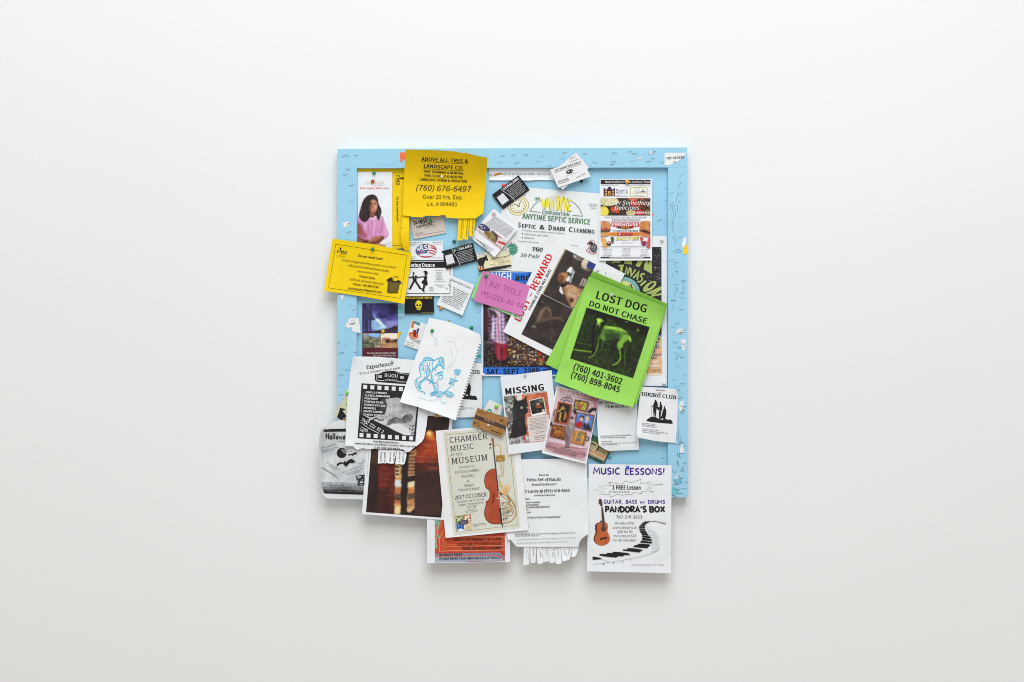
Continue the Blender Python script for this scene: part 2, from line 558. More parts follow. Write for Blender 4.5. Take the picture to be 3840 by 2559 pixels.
    def tx(s, txt, x0, y0, x1, y1, h, font='S', col=K, shear=0.0):
        s.cur['lv'] += 1
        p0, p1 = s.zone.p((x0, y0)), s.zone.p((x1, y1))
        h = h / s.zone.k
        w = math.hypot(p1[0] - p0[0], p1[1] - p0[1])
        ux, uy = (p1[0] - p0[0]) / w, (p1[1] - p0[1]) / w
        tot = sum(GL[(font, c)][2] for c in txt)
        kx = w / tot
        for sx, sy in SHIFT[font]:
            x = 0; T = []
            for ch in txt:
                gv, gf, adv = GL[(font, ch)]
                V = []
                for gx, gy in gv:
                    a = (x + gx + sx) * kx + shear * gy * h; b = (gy + sy) * h
                    V.append((p0[0] + ux * a + uy * b, p0[1] + uy * a - ux * b))
                for f in gf:
                    for i in range(1, len(f) - 1): T.append((V[f[0]], V[f[i]], V[f[i + 1]]))
                x += adv
            s.tris(T, col)
            s.cur['lv'] += 1
        return s
    def hand(s, txt, x0, y0, x1, y1, h, w, col=K, jit=.03):
        s.cur['lv'] += 1
        p0, p1 = s.zone.p((x0, y0)), s.zone.p((x1, y1))
        h = h / s.zone.k
        L = math.hypot(p1[0] - p0[0], p1[1] - p0[1])
        ux, uy = (p1[0] - p0[0]) / L, (p1[1] - p0[1]) / L
        gap = .2
        tot = sum(HAND[c][0] + gap for c in txt) - gap
        kx = L / tot; x = 0
        for ch in txt:
            wd, st = HAND[ch]
            dy = random.uniform(-jit, jit) * h
            for pl in st:
                P = []
                for gx, gy in pl:
                    a = (x + gx + random.uniform(-jit, jit) * .6) * kx; b = gy * h + dy
                    P.append((p0[0] + ux * a + uy * b, p0[1] + uy * a - ux * b))
                s.tris(s._strip(P, w), col)
            x += wd + gap
        return s
    def greek(s, x0, y0, x1, y1, h, col=0x55555a, inc=True):
        """a line of type too small to read: words of tiny strokes"""
        if inc: s.cur['lv'] += 1
        p0, p1 = s.zone.p((x0, y0)), s.zone.p((x1, y1))
        h = h / s.zone.k
        L = math.hypot(p1[0] - p0[0], p1[1] - p0[1])
        ux, uy = (p1[0] - p0[0]) / L, (p1[1] - p0[1]) / L
        x = 0; T = []
        def q(a0, b0, a1, b1):
            c = [(p0[0] + ux * a + uy * b, p0[1] + uy * a - ux * b) for a, b in ((a0, b0), (a1, b0), (a1, b1), (a0, b1))]
            T.extend([(c[0], c[1], c[2]), (c[0], c[2], c[3])])
        while x < L:
            for _ in range(random.randint(2, 8)):
                if x + h * .55 > L: break
                lw = h * random.uniform(.42, .6); th = h * .14; t = random.random()
                top = h * (1 if t > .8 else .7)
                q(x, 0, x + th, top)
                if t < .7: q(x + lw - th, 0, x + lw, h * .7)
                q(x, h * (.56 if t < .5 else 0), x + lw, h * (.70 if t < .5 else .14))
                x += lw + h * .12
            x += h * .4
        s.tris(T, col)
        return s
    def para(s, tl, tr, bl, n, h, col=0x55555a, al='j'):
        s.cur['lv'] += 1
        for i in range(n):
            t = i / max(1, n - 1)
            ox, oy = tl[0] + (bl[0] - tl[0]) * t, tl[1] + (bl[1] - tl[1]) * t
            dx, dy = tr[0] - tl[0], tr[1] - tl[1]
            f = random.uniform(.6, 1) if al != 'j' else random.uniform(.94, 1)
            a = (1 - f) / 2 if al == 'c' else 0
            s.greek(ox + dx * a, oy + dy * a, ox + dx * (a + f), oy + dy * (a + f), h, col, False)
        return s
    def speck(s, pts, n, r0, r1, cols, asp=1.0):
        s.cur['lv'] += 1
        P = [s.zone.p(q) for q in pts]
        xs = [q[0] for q in P]; ys = [q[1] for q in P]
        k = 0; tr = 0
        while k < n and tr < n * 6:
            tr += 1
            c = (random.uniform(min(xs), max(xs)), random.uniform(min(ys), max(ys)))
            if not inside(c, P): continue
            k += 1
            r = random.uniform(r0, r1); a0 = random.uniform(0, 1)
            G = [(c[0] + r * asp * math.cos(a0 + i * 1.2566), c[1] + r * math.sin(a0 + i * 1.2566)) for i in range(5)]
            s.tris([(G[0], G[1], G[2]), (G[0], G[2], G[3]), (G[0], G[3], G[4])], random.choice(cols))
        return s
    # --- make the Blender objects
    def body(s, P, dep, L):
        bm = bmesh.new()
        vs_ = [bm.verts.new((x, y, 0)) for x, y in P]
        idx = tessellate_polygon([[Vector((x, y, 0)) for x, y in P]])
        for a, b, c in idx:
            try: bm.faces.new((vs_[a], vs_[b], vs_[c]))
            except ValueError: pass
        xs = [q[0] for q in P]; ys = [q[1] for q in P]
        g = s.grid
        for ax, lo, hi in ((0, min(xs), max(xs)), (1, min(ys), max(ys))):
            v = lo + g * .5
            while v < hi - 2:
                no = (1, 0, 0) if ax == 0 else (0, 1, 0)
                co = (v, 0, 0) if ax == 0 else (0, v, 0)
                bmesh.ops.bisect_plane(bm, geom=bm.verts[:] + bm.edges[:] + bm.faces[:], dist=1e-4, plane_co=co, plane_no=no)
                v += g
        bm.normal_update()
        bm.verts.index_update()
        V = []; F = []; sm = []
        for v in bm.verts: V.append(W(v.co.x, v.co.y, dep(v.co.x, v.co.y)) - L)
        n = len(V)
        for v in bm.verts: V.append(W(v.co.x, v.co.y, dep(v.co.x, v.co.y)) - L + Vector((0, s.thick, 0)))
        for f in bm.faces:
            ids = [v.index for v in f.verts]
            if f.normal.z > 0: ids = ids[::-1]
            # pixel y points down, so a face with negative normal here looks toward the camera
            F.append(tuple(ids)); sm.append(True)
            F.append(tuple(n + i for i in ids[::-1])); sm.append(True)
        for e in bm.edges:
            if len(e.link_faces) == 1:
                a, b = e.verts[0].index, e.verts[1].index
                i = len(V)
                V += [V[a].copy(), V[b].copy(), V[n + b].copy(), V[n + a].copy()]
                F.append((i, i + 1, i + 2, i + 3)); sm.append(False)
        bm.free()
        return V, F, sm
    def build(s):
        P = s.parts[0]['out']
        cx = sum(q[0] for q in P) / len(P); cy = sum(q[1] for q in P) / len(P)
        L = W(cx, cy, s.dep(cx, cy))
        parts = [p for p in s.parts if p['out'] or p['F'] or p.get('pics')]
        single = len(parts) == 1
        if single: root = None
        else:
            root = bpy.data.objects.new(s.name, None); root.empty_display_size = .02
            root.location = L; COL.objects.link(root)
        made = {}
        step = min(3e-5, .0016 / max([1] + [p['lv'] for p in parts])) if s.step is None else s.step
        for p in parts:
            V, F, FM, SM, mats = [], [], [], [], []
            def mi(m):
                if m not in mats: mats.append(m)
                return mats.index(m)
            if p['out']:
                V, F, SM = s.body(p['out'], p['dep'], L)
                FM = [mi(p['mat'])] * len(F)
            o0 = len(V)
            for x, y, lv in p['V']:
                V.append(W(x, y, p['dep'](x, y) + s.inkz + lv * step) - L)
            for f, m in zip(p['F'], p['M']):
                a, b, c = (p['V'][i] for i in f)
                if (b[0] - a[0]) * (c[1] - a[1]) - (b[1] - a[1]) * (c[0] - a[0]) > 0: f = (f[0], f[2], f[1])
                F.append(tuple(o0 + i for i in f)); FM.append(mi(m)); SM.append(False)
            pics = p.get('pics', [])
            par = root
            if p['under'] and p['under'] in made: par = made[p['under']]
            cols = {}
            for X, Y, Ln, lvl in pics:
                nv_, nu_ = X.shape
                b0 = len(V); mk_ = mi(photo_mat())
                for j in range(nv_):
                    for i in range(nu_):
                        x, y = X[j, i], Y[j, i]
                        cols[len(V)] = Ln[j, i]
                        V.append(W(x, y, p['dep'](x, y) + s.inkz + lvl * step) - L)
                for j in range(nv_ - 1):
                    for i in range(nu_ - 1):
                        a = b0 + j * nu_ + i
                        F.append((a, a + nu_, a + nu_ + 1, a + 1)); FM.append(mk_); SM.append(True)
            if single: ob = obj(s.name, V, F, mats, FM, None, L, SM); root = ob
            else: ob = obj(p['name'], V, F, mats, FM, par, None, SM)
            if cols:
                at = ob.data.color_attributes.new('print_colour', 'FLOAT_COLOR', 'POINT')
                buf = np.ones((len(V), 4), np.float32)
                for k_, c_ in cols.items(): buf[k_, :3] = c_
                at.data.foreach_set('color', buf.ravel())
            made.setdefault(p['name'], ob)
        tag(root, s.label, s.cat, s.group)
        s.root = root

# ------------------------------------------------------------------ the wall
def wall_mat():
    m = bpy.data.materials.new('painted_plaster')
    nt, N, L, b = nodes_of(m)
    n = noise(N, L, 1.3, 4)
    r = ramp(N, L, n.outputs[0], [(.3, (.790, .786, .779, 1)), (.7, (.808, .805, .799, 1))])
    L.new(r.outputs[0], b.inputs['Base Color'])
    b.inputs['Roughness'].default_value = .8
    b.inputs['Specular IOR Level'].default_value = .2
    n2 = noise(N, L, 34, 6, .6)
    bump(N, L, b, n2.outputs[0], .16, .003)
    return m
bw, bh = 5.0, 3.4
V = [Vector((-bw, 0, 0)), Vector((bw, 0, 0)), Vector((bw, 0, bh)), Vector((-bw, 0, bh)),
     Vector((-bw, .12, 0)), Vector((bw, .12, 0)), Vector((bw, .12, bh)), Vector((-bw, .12, bh))]
wall = obj('wall', V, [(0, 1, 2, 3), (5, 4, 7, 6), (0, 4, 5, 1), (3, 2, 6, 7), (0, 3, 7, 4), (1, 5, 6, 2)], [wall_mat()])
wall['kind'] = 'structure'

# ------------------------------------------------------------------ the board: recessed panel and four rails
PANEL, FRAME = .0185, .0315
def blue_paint(name, holes, lo):
    m = bpy.data.materials.new(name)
    nt, N, L, b = nodes_of(m)
    c = rgb(0x99cbe4)
    n = noise(N, L, 9, 5)
    r = ramp(N, L, n.outputs[0], [(.3, sc(c, .95)), (.7, sc(c, 1.03))])
    tc = N.new('ShaderNodeTexCoord'); v = N.new('ShaderNodeTexVoronoi')
    v.inputs['Scale'].default_value = holes
    L.new(tc.outputs['Object'], v.inputs['Vector'])
    # pin holes pushed through the paint: small dark pits where a cell's centre is near, in some places only
    n3 = noise(N, L, 14, 2)
    mul = N.new('ShaderNodeMath'); mul.operation = 'MULTIPLY_ADD'
    L.new(n3.outputs[0], mul.inputs[0]); mul.inputs[1].default_value = .42; mul.inputs[2].default_value = lo
    lt = N.new('ShaderNodeMath'); lt.operation = 'LESS_THAN'
    L.new(v.outputs['Distance'], lt.inputs[0]); L.new(mul.outputs[0], lt.inputs[1])
    mx = N.new('ShaderNodeMix'); mx.data_type = 'RGBA'
    L.new(lt.outputs[0], mx.inputs['Factor']); L.new(r.outputs[0], mx.inputs[6])
    mx.inputs[7].default_value = rgb(0x6f9cb6)
    L.new(mx.outputs[2], b.inputs['Base Color'])
    b.inputs['Roughness'].default_value = .5
    b.inputs['Specular IOR Level'].default_value = .3
    n2 = noise(N, L, 120, 4)
    bump(N, L, b, n2.outputs[0], .2, .001)
    return m
MF = blue_paint('blue_paint_frame', 210, -.115)
MP = blue_paint('blue_paint_panel', 230, -.10)
def slab(name, quad, d0, d1, mat, parent, L, bev=.0014):
    f = [W(x, y, d1) - L for x, y in quad]
    bm = bmesh.new()
    a = [bm.verts.new(p) for p in f]
    c = [bm.verts.new((p.x, -d0 - L.y, p.z)) for p in f]
    bm.faces.new(a[::-1]); bm.faces.new(c)
    for i in range(4):
        j = (i + 1) % 4
        bm.faces.new((a[i], a[j], c[j], c[i]))
    if bev: bmesh.ops.bevel(bm, geom=[e for e in bm.edges], offset=bev, segments=2, affect='EDGES', profile=.5)
    bmesh.ops.recalc_face_normals(bm, faces=bm.faces[:])
    me = bpy.data.meshes.new(name); bm.to_mesh(me); bm.free()
    me.materials.append(mat)
    o = bpy.data.objects.new(name, me); COL.objects.link(o); o.parent = parent
    return o
LB = W(1922, 1865, 0)
board = bpy.data.objects.new('bulletin_board', None); board.location = LB; COL.objects.link(board)
tag(board, 'square sky blue painted bulletin board with raised frame hung on the white wall', 'bulletin board')
slab('panel', [(1320, 610), (2520, 606), (2520, 1810), (1318, 1810)], .003, PANEL, MP, board, LB, 0)
slab('frame_rail', [(1266, 559), (2577, 553.5), (2577.5, 628.5), (1266, 631.5)], .002, FRAME, MF, board, LB, .0003)
slab('frame_rail', [(1265.5, 631.7), (1338, 631.4), (1337, 1794), (1263.5, 1794)], .002, FRAME, MF, board, LB, .0003)
slab('frame_rail', [(2505.5, 628.9), (2577.5, 628.7), (2579.5, 1794), (2504.5, 1794)], .002, FRAME, MF, board, LB, .0003)
slab('frame_rail', [(1263.5, 1794.2), (2579.5, 1794.2), (2580, 1866), (1263, 1866)], .002, FRAME, MF, board, LB, .0003)

# ------------------------------------------------------------------ base depths (m from the wall)
def lv(n): return .0198 + n * .0015
OVER = .0325                      # just in front of the raised frame

# ---- top left: food aid sheets, brochure, landscaping flyer
s = Sheet('flyer', 'yellow food aid flyer pinned sideways behind the white brochure', 'flyer', 'A1',
          [(549, 404), (1312, 403), (1312, 1568), (1130, 1582), (549, 1590)], lv(0), 0xecc80e, [corner((1310 / k4 + 1200, 1580 / k4 + 530), 60, .006)])
s.part('border').line(K, 1.2, [(560, 466), (1250, 468)]).line(K, 1.2, [(560, 1532), (1250, 1530)])
s.part('lettering').tx('FIND', 1124, 500, 1124, 652, 46, 'B').tx('Do you need food?', 1126, 815, 1126, 1185, 26, 'B')
s.ell(K, 1196, 545, 22, 12); s.poly(0x5a5320, [(1215, 530), (1235, 530), (1235, 560), (1215, 560)])
s.greek(1105, 540, 1105, 650, 8, K)

s = Sheet('brochure', 'white brochure showing a woman in a pink shirt, pinned at top left', 'brochure', 'A1',
          [(550, 450), (1063, 452), (1054, 1590), (552, 1640)], lv(1.2), 0xe4e6ea, wave=.0004)
s.sm()
s.part('heading').tx('cal', 657, 633, 742, 633, 50, 'S', 0xcfc09c).tx('fresh', 808, 633, 946, 633, 50, 'S', 0xcfc09c)
s.ell(0xc8283a, 776, 600, 30, 36).poly(0x7f9a3a, [(745, 625), (800, 590), (806, 604), (760, 640)]).line(0xb0a080, 1.5, [(795, 560), (797, 590)])
s.greek(775, 655, 945, 655, 12, 0x9a9a9a).tx('Better Food for Better Living', 590, 703, 1008, 703, 26, 'B', 0xe0735c)
s.part('photo').snap((553, 760), (1060, 760), (553, 1610), 1.7, .02, .02)
s.poly(0xe4e6ea, [(540, 750), (1070, 750), (1070, 1620), (540, 1620)])
s.tone(6, 0xd4dade, [(900, 1535), (1056, 1490), (1056, 1620), (880, 1620)]).line(0xb4bcc0, 2.5, [(880, 1545), (1056, 1480)])
s.poly(0x2a1d1e, [(760, 783), (800, 788), (835, 815), (852, 860), (862, 930), (895, 985), (908, 1035), (890, 1100), (880, 1160), (840, 1172), (800, 1150), (760, 1120), (735, 1120), (690, 1180), (640, 1195), (580, 1140), (568, 1090), (600, 980), (620, 900), (650, 840), (705, 795)])
s.tone(5, 0x4a3230, [(790, 800), (830, 830), (850, 900), (835, 880), (800, 840)]).tone(6, 0x493434, [(870, 970), (895, 1040), (870, 1120), (860, 1040)]).tone(6, 0x3f2c2c, [(610, 960), (640, 1000), (620, 1120), (590, 1080)])
s.poly(0xcf8db9, [(545, 1110), (575, 1110), (600, 1160), (640, 1195), (690, 1180), (735, 1125), (760, 1150), (835, 1095), (850, 1170), (885, 1165), (905, 1085), (935, 1120), (945, 1190), (985, 1290), (1012, 1350), (1000, 1400), (950, 1450), (900, 1420), (880, 1500), (760, 1510), (640, 1480), (545, 1420)])
s.tone(7, 0xa3596c, [(553, 1180), (600, 1200), (640, 1260), (650, 1330), (700, 1390), (680, 1440), (600, 1410), (545, 1390)]).tone(6, 0x8e4a46, [(545, 1200), (590, 1230), (610, 1300), (600, 1370), (545, 1350)])
for w, c, a in ((5, 0xa9608c, [(768, 1160), (780, 1170), (766, 1300), (756, 1440), (746, 1430), (760, 1290)]), (6, 0xb06c92, [(690, 1210), (720, 1230), (722, 1300), (706, 1400), (690, 1380), (704, 1300)]), (5, 0xb06a98, [(900, 1180), (918, 1200), (920, 1290), (880, 1380), (870, 1360), (904, 1280)]),
                (6, 0xb878a8, [(830, 1200), (845, 1300), (810, 1390), (800, 1370), (826, 1300)]), (6, 0xe6b4d8, [(792, 1170), (812, 1180), (800, 1290), (786, 1390), (776, 1380), (788, 1280)]), (7, 0xe0aad0, [(940, 1210), (985, 1310), (1000, 1370), (960, 1400), (945, 1320)]), (6, 0xddA4cc, [(640, 1220), (690, 1210), (680, 1290), (650, 1300)]), (5, 0x9a5680, [(865, 1420), (905, 1400), (945, 1430), (890, 1450)])): s.tone(w, c, a)
s.tone(3, 0xe8c4dc, [(800, 1100), (835, 1095), (800, 1160), (770, 1150)])
s.poly(0x85493a, [(735, 1020), (810, 1050), (800, 1100), (764, 1135), (735, 1100)])
s.poly(0xb67a5c, [(718, 885), (750, 862), (790, 856), (830, 880), (846, 930), (842, 990), (822, 1040), (790, 1062), (762, 1052), (732, 1015), (712, 945)])
s.tone(8, 0x6f3c2c, [(700, 880), (750, 866), (752, 960), (764, 1050), (720, 1030), (700, 950)]).tone(7, 0xd09878, [(780, 875), (830, 890), (840, 960), (820, 1010), (790, 960)]).tone(5, 0x8f5842, [(770, 1040), (820, 1030), (800, 1066), (770, 1062)]).tone(5, 0xdba98a, [(792, 960), (826, 965), (818, 990), (795, 985)])
s.tone(4, 0x241819, [(690, 870), (765, 830), (735, 900), (712, 1000), (725, 1085), (690, 1130)])
s.line(0x241614, 3, [(732, 932), (750, 924), (768, 928)]).line(0x241614, 3, [(792, 926), (808, 922), (826, 930)]).line(0x3a2420, 2, [(730, 915), (765, 908)]).line(0x3a2420, 2, [(792, 906), (828, 912)]).line(0x8a4c3a, 3, [(782, 940), (790, 975), (775, 982)])
s.poly(0xeedcd2, [(752, 1002), (802, 1003), (788, 1018), (764, 1015)]).line(0x9a3c38, 2, [(745, 1000), (770, 1024), (808, 1002)])
s.poly(0x70382a, [(545, 1370), (640, 1450), (700, 1440), (760, 1480), (870, 1400), (930, 1390), (950, 1440), (890, 1480), (860, 1520), (740, 1575), (620, 1550), (545, 1530)])
s.tone(6, 0xaa6a4c, [(740, 1440), (800, 1400), (880, 1395), (925, 1412), (860, 1440), (800, 1480), (750, 1470)]).tone(7, 0x96543e, [(560, 1400), (630, 1450), (610, 1500), (556, 1480)]).tone(6, 0x54281e, [(640, 1470), (740, 1500), (720, 1550), (640, 1540)]).tone(5, 0xba7a58, [(700, 1450), (760, 1470), (740, 1490), (700, 1475)])
s.ell(0xb4835c, 850, 1550, 118, 42).tone(8, 0xc99c78, [(760, 1530), (900, 1515), (950, 1550), (860, 1570), (770, 1560)])
s.develop()

s = Sheet('flyer', 'bright yellow tree and landscape service flyer with torn bottom, over the top rail', 'flyer', 'A2',
          [(80, 122), (450, 130), (800, 150), (1050, 195), (1280, 245), (1284, 300), (1255, 700), (1224, 1055), (1110, 1135), (850, 1136), (680, 1125),
           (672, 1090), (600, 1088), (585, 1100), (390, 1095), (320, 1120), (200, 1115), (118, 1098), (40, 1090), (62, 500)],
          slope(640, OVER + .0012, 800, .0312), 0xeec80c, [edge((1520, 555), (1830, 590), 150, .044), corner((1828, 594), 90, .008), edge((1790, 820), (1510, 810), 60, .004)], wave=.0012)
s.part('heading').tx('ABOVE ALL TREE &', 315, 288, 1003, 322, 52, 'B').line(K, 1.5, [(316, 300), (1006, 338)])
s.tx('LANDSCAPE CO.', 345, 388, 938, 420, 52, 'B').line(K, 1.5, [(344, 404), (936, 437)])
s.part('lettering').tx('TREE TRIMMING & REMOVAL', 345, 462, 935, 492, 35, 'B').tx('YARD CLEAN UP & HAULING', 355, 521, 922, 549, 35, 'B').tx('LANDSCAPE DESIGN & IRRIGATION', 287, 578, 985, 609, 35, 'B')
s.tx('Over 20 Yrs. Exp.', 332, 845, 930, 855, 58).tx('Lic. # 004491', 388, 948, 845, 955, 56)
s.part('phone_number').tx('(760) 676-6497', 222, 722, 1040, 745, 80, 'S', K, .2)
mY = paper(0xeec80c)
for q, g in (([(862, 1134), (936, 1136), (918, 1460), (840, 1455)], (905, 1150, 886, 1440)), ([(942, 1136), (1018, 1137), (1000, 1450), (924, 1440)], (985, 1150, 968, 1440)),
             ([(1024, 1137), (1109, 1136), (1084, 1390), (1018, 1400)], (1068, 1150, 1056, 1385))):
    lift = random.uniform(.002, .007)
    s.flap('tear_off_tab', q, (lambda l: (lambda x, y: .0335 + l * max(0, (y - 820) / 80) ** 2))(lift), mY).greek(*g, 22, 0x5a4a10)
s.flap('tear_off_tab', [(42, 1088), (134, 1098), (134, 1400), (142, 1565), (150, 1630), (60, 1600), (25, 1500), (12, 1400), (14, 1270)],
       lambda x, y: .0312 + .008 * math.sin(min(1, max(0, (y - 810) / 140)) * 3.1), mY).poly(K, [(16, 1268), (46, 1272), (30, 1284)])

s = Sheet('flyer', 'tilted yellow food aid flyer with grocery bag, hanging past the left rail', 'flyer', 'B1',
          [(185, 63), (770, 140), (1348, 268), (1240, 1020), (650, 915), (60, 828)], OVER + .002, 0xeecb08,
          [edge((1248, 896), (1544, 948), 90, .004), corner((1516, 1140), 90, .012), corner((1215, 1091), 90, .006)], wave=.001)
s.part('border').line(0x4a3f08, 1.3, [(232, 143), (1280, 305), (1180, 938), (125, 785)], True)
s.part('heading').tx('FIND', 248, 268, 398, 288, 44, 'B').ell(K, 302, 208, 13, 14).line(K, 2, [(300, 215), (296, 240)]).line(0x7a6a10, 1, [(292, 180), (310, 182), (312, 196), (292, 194)], True)
s.greek(288, 296, 395, 308, 12, K).greek(238, 312, 385, 332, 14, 0xb39b14).greek(238, 330, 380, 348, 14, 0xb39b14)
s.part('lettering').tx('Do you need food?', 560, 325, 925, 378, 33, 'B')
s.tx('Are you struggling feeding yourself or your family?', 322, 387, 1125, 502, 28, 'B', 0x8f7a18).tx('Call your local CalFresh (food stamps)', 415, 465, 1015, 552, 28, 'B', 0x7a6816)
s.tx('representative today.', 540, 548, 868, 592, 26, 'B', 0x8f7a18).tx('Yvonne Gates', 575, 625, 810, 660, 30, 'B', 0x332b10)
s.tx('CalFresh Outreach Associate', 430, 668, 932, 740, 29, 'B', 0x8f7a18, .2).tx('Phone: 760-880-2769', 480, 740, 860, 790, 30, 'B', 0x332b10).tx('yvonnegates29@gmail.com', 413, 800, 905, 862, 28, 'B', 0x332b10)
s.part('picture').poly(0x4f4216, [(1000, 690), (1040, 668), (1175, 705), (1145, 860), (1010, 860), (988, 845)]).poly(0x6a581c, [(1020, 700), (1160, 712), (1140, 845), (1012, 845)])
s.poly(0x2c2410, [(978, 665), (1005, 650), (1040, 628), (1070, 640), (1065, 672), (1110, 688), (1150, 668), (1195, 695), (1190, 728), (1150, 700), (1100, 708), (1040, 690), (990, 690)])
s.line(0xb0950f, 2, [(1070, 650), (1110, 612), (1150, 625)]).line(0x4f4216, 1.2, [(1090, 612), (1160, 632)])

# ---- top middle
s = Sheet('paper_strip', 'long white band notice strip tucked under the top rail', 'paper strip', 'A3',
          [(130, 402), (1095, 402), (1105, 577), (990, 573), (850, 571), (700, 580), (560, 572), (350, 577), (135, 575)], lv(0), 0xe6e6ea, [edge((2080, 677), (1835, 677), 25, .003)])
s.part('lettering').tx('NEEDS RHYTHM SECTION \u2013 760 819 292', 335, 500, 1050, 500, 34, 'B', 0x8e8e94)
s.poly(0xc08a4c, [(195, 485), (250, 470), (320, 462), (330, 490), (260, 500), (205, 520)]).line(0x8a5a30, 1.5, [(200, 500), (325, 476)]).line(0xb0b4b8, 1, [(150, 490), (180, 485)])

s = Sheet('flyer', 'large white septic and drain service flyer with arched yellow heading and pocket watch', 'flyer', 'px',
          [(1888, 696), (2292, 730), (2268, 1043), (1864, 1011)], lv(.6), 0xe3e5e6, [corner((2268, 1043), 60, .004)], wave=.0009)
s.z('A3').part('picture').ell(0x6a6250, 565, 950, 156, 140, -20, 32).ell(0xf0e6a8, 565, 950, 150, 134, -20, 32).ell(0x6a6250, 562, 948, 122, 110, -20, 32).ell(0xe6e5d0, 562, 946, 114, 102, -20, 32)
for a in range(12):
    s.ell(0x8a7a60 if a % 3 else 0x6a4a3a, 562 + 90 * math.cos(a * .5236), 946 + 80 * math.sin(a * .5236), 8, 9)
s.line(K, 2.2, [(565, 950), (490, 920)]).line(K, 2.2, [(565, 950), (598, 885)]).ell(0x4a4440, 567, 952, 18, 18).ell(0xd8d6c8, 567, 952, 8, 8).line(0x5a5a60, 3, [(640, 800), (668, 788)])
s.part('heading').tx('The', 798, 888, 882, 858, 48, 'B', 0x4f7a55, .3)
for ch, x0, y0, x1, y1, h in (('V', 905, 1002, 965, 1003, 155), ('A', 958, 1004, 1028, 1005, 182), ('N', 1036, 1007, 1090, 1008, 200), ('D', 1118, 1012, 1165, 1013, 208),
                              ('Y', 1158, 1016, 1228, 1017, 205), ('K', 1230, 1020, 1288, 1022, 188), ('E', 1290, 1025, 1338, 1028, 165)):
    s.tx(ch, x0 - 4, y0 + 6, x1 + 10, y1 + 6, h + 6, 'B', 0x77834a).tx(ch, x0, y0, x1, y1, h, 'B', 0xf0e23a)
s.line(0x5a7a62, 2, [(892, 868), (840, 895), (790, 945), (750, 1000), (733, 1028), (890, 1045)]).line(0x5a7a62, 2, [(1355, 888), (1400, 920), (1450, 975), (1490, 1050), (1508, 1103), (1355, 1088)])
s.tx('CORPORATION', 907, 1068, 1317, 1104, 48, 'B', 0x4f7656).tx('ANYTIME SEPTIC SERVICE', 622, 1136, 1622, 1226, 74, 'B', 0x457a4e)
s.part('lettering')
for t, x0, y0, x1, y1, h in (('S', 558, 1262, 600, 1266, 68), ('EPTIC', 608, 1268, 825, 1286, 52), ('&', 875, 1290, 945, 1296, 60), ('D', 1003, 1302, 1062, 1306, 68), ('RAIN', 1072, 1307, 1252, 1320, 52),
                              ('C', 1303, 1328, 1365, 1332, 66), ('LEANING', 1375, 1334, 1688, 1358, 52)):
    s.tx(t, x0, y0, x1, y1, h, 'RB')
for x, y in ((630, 1307), (625, 1360), (620, 1415)): s.ell(0x444448, x, y, 9, 8)
for g in ((655, 1322, 1265, 1368), (650, 1374, 1010, 1402), (645, 1425, 797, 1437), (555, 1475, 877, 1500)): s.greek(*g, 22, 0x77787c)
s.z('A4').greek(28, 930, 176, 942, 16, 0x55555a).greek(45, 958, 156, 966, 16, 0x55555a).greek(58, 990, 148, 998, 16, 0x55555a)
s.z('F7').greek(968, 376, 1195, 402, 24, 0x77787c)
s.z('B3').part('phone_number').tx('760 367-', 756, 238, 1150, 272, 56, 'RB').tx('29 Palms', 590, 322, 960, 354, 46, 'R', 0x333338, .18)
s.part('picture').poly(0x3f8a74, [(470 + (100 if i % 2 == 0 else 62) * math.cos(i * math.pi / 14 - .3), 212 + (108 if i % 2 == 0 else 66) * math.sin(i * math.pi / 14 - .3)) for i in range(28)])
s.greek(400, 190, 530, 205, 18, 0x9cc8b8).greek(430, 225, 520, 238, 18, 0x9cc8b8)
s.z('F7').ell(0xc83a3a, 1480, 310, 68, 58).ell(0xe0e2e4, 1480, 312, 56, 46).ell(0x2c2a30, 1460, 320, 58, 34, 15).ell(0x2c2a30, 1390, 332, 16, 16)
s.ell(0x2a2830, 1524, 432, 82, 102).ell(0x6c6a74, 1524, 432, 62, 80).speck([(1480, 380), (1570, 380), (1580, 480), (1480, 490)], 14, 1, 2.4, [0xa8a8b4, 0x48464e])
s.line(0xc83a3a, 2, [(1420, 290), (1418, 420), (1352, 495), (1400, 525), (1500, 572), (1560, 565), (1595, 545), (1560, 528)]).line(0xc83a3a, 2, [(1418, 420), (1440, 540)])

s = Sheet('business_card', 'white surplus shop card, rear of the two on the top rail', 'business card', 'A3', [(1028, 486), (1412, 165), (1604, 390), (1214, 712)], OVER + .001, 0xdfdddf, wave=.0004)
s.part('lettering').greek(1330, 272, 1406, 228, 18, K).greek(1335, 315, 1455, 265, 18, K)
s = Sheet('business_card', 'white surplus shop card with dark eye emblem, front of the two on the top rail', 'business card', 'A3', [(1030, 420), (1508, 258), (1626, 520), (1150, 682)], OVER + .0028, 0xe2e0e2, [corner((2063, 637), 60, .004)], wave=.0004)
s.part('lettering').tx("JOE'S ARMORED WORLD SURPLUS", 1100, 445, 1490, 315, 25, 'B').greek(1100, 468, 1502, 334, 16, 0x55555a)
s.greek(1150, 598, 1305, 548, 17, K).greek(1150, 616, 1312, 562, 15, K).greek(1155, 636, 1316, 582, 15, K).greek(1415, 545, 1555, 478, 16, K).greek(1260, 520, 1420, 468, 12, 0x77777a)
s.part('emblem').ell(0x2a2628, 1318, 446, 55, 30, -18).ell(0xdcdadc, 1300, 446, 14, 11).ell(0xdcdadc, 1350, 442, 9, 8)

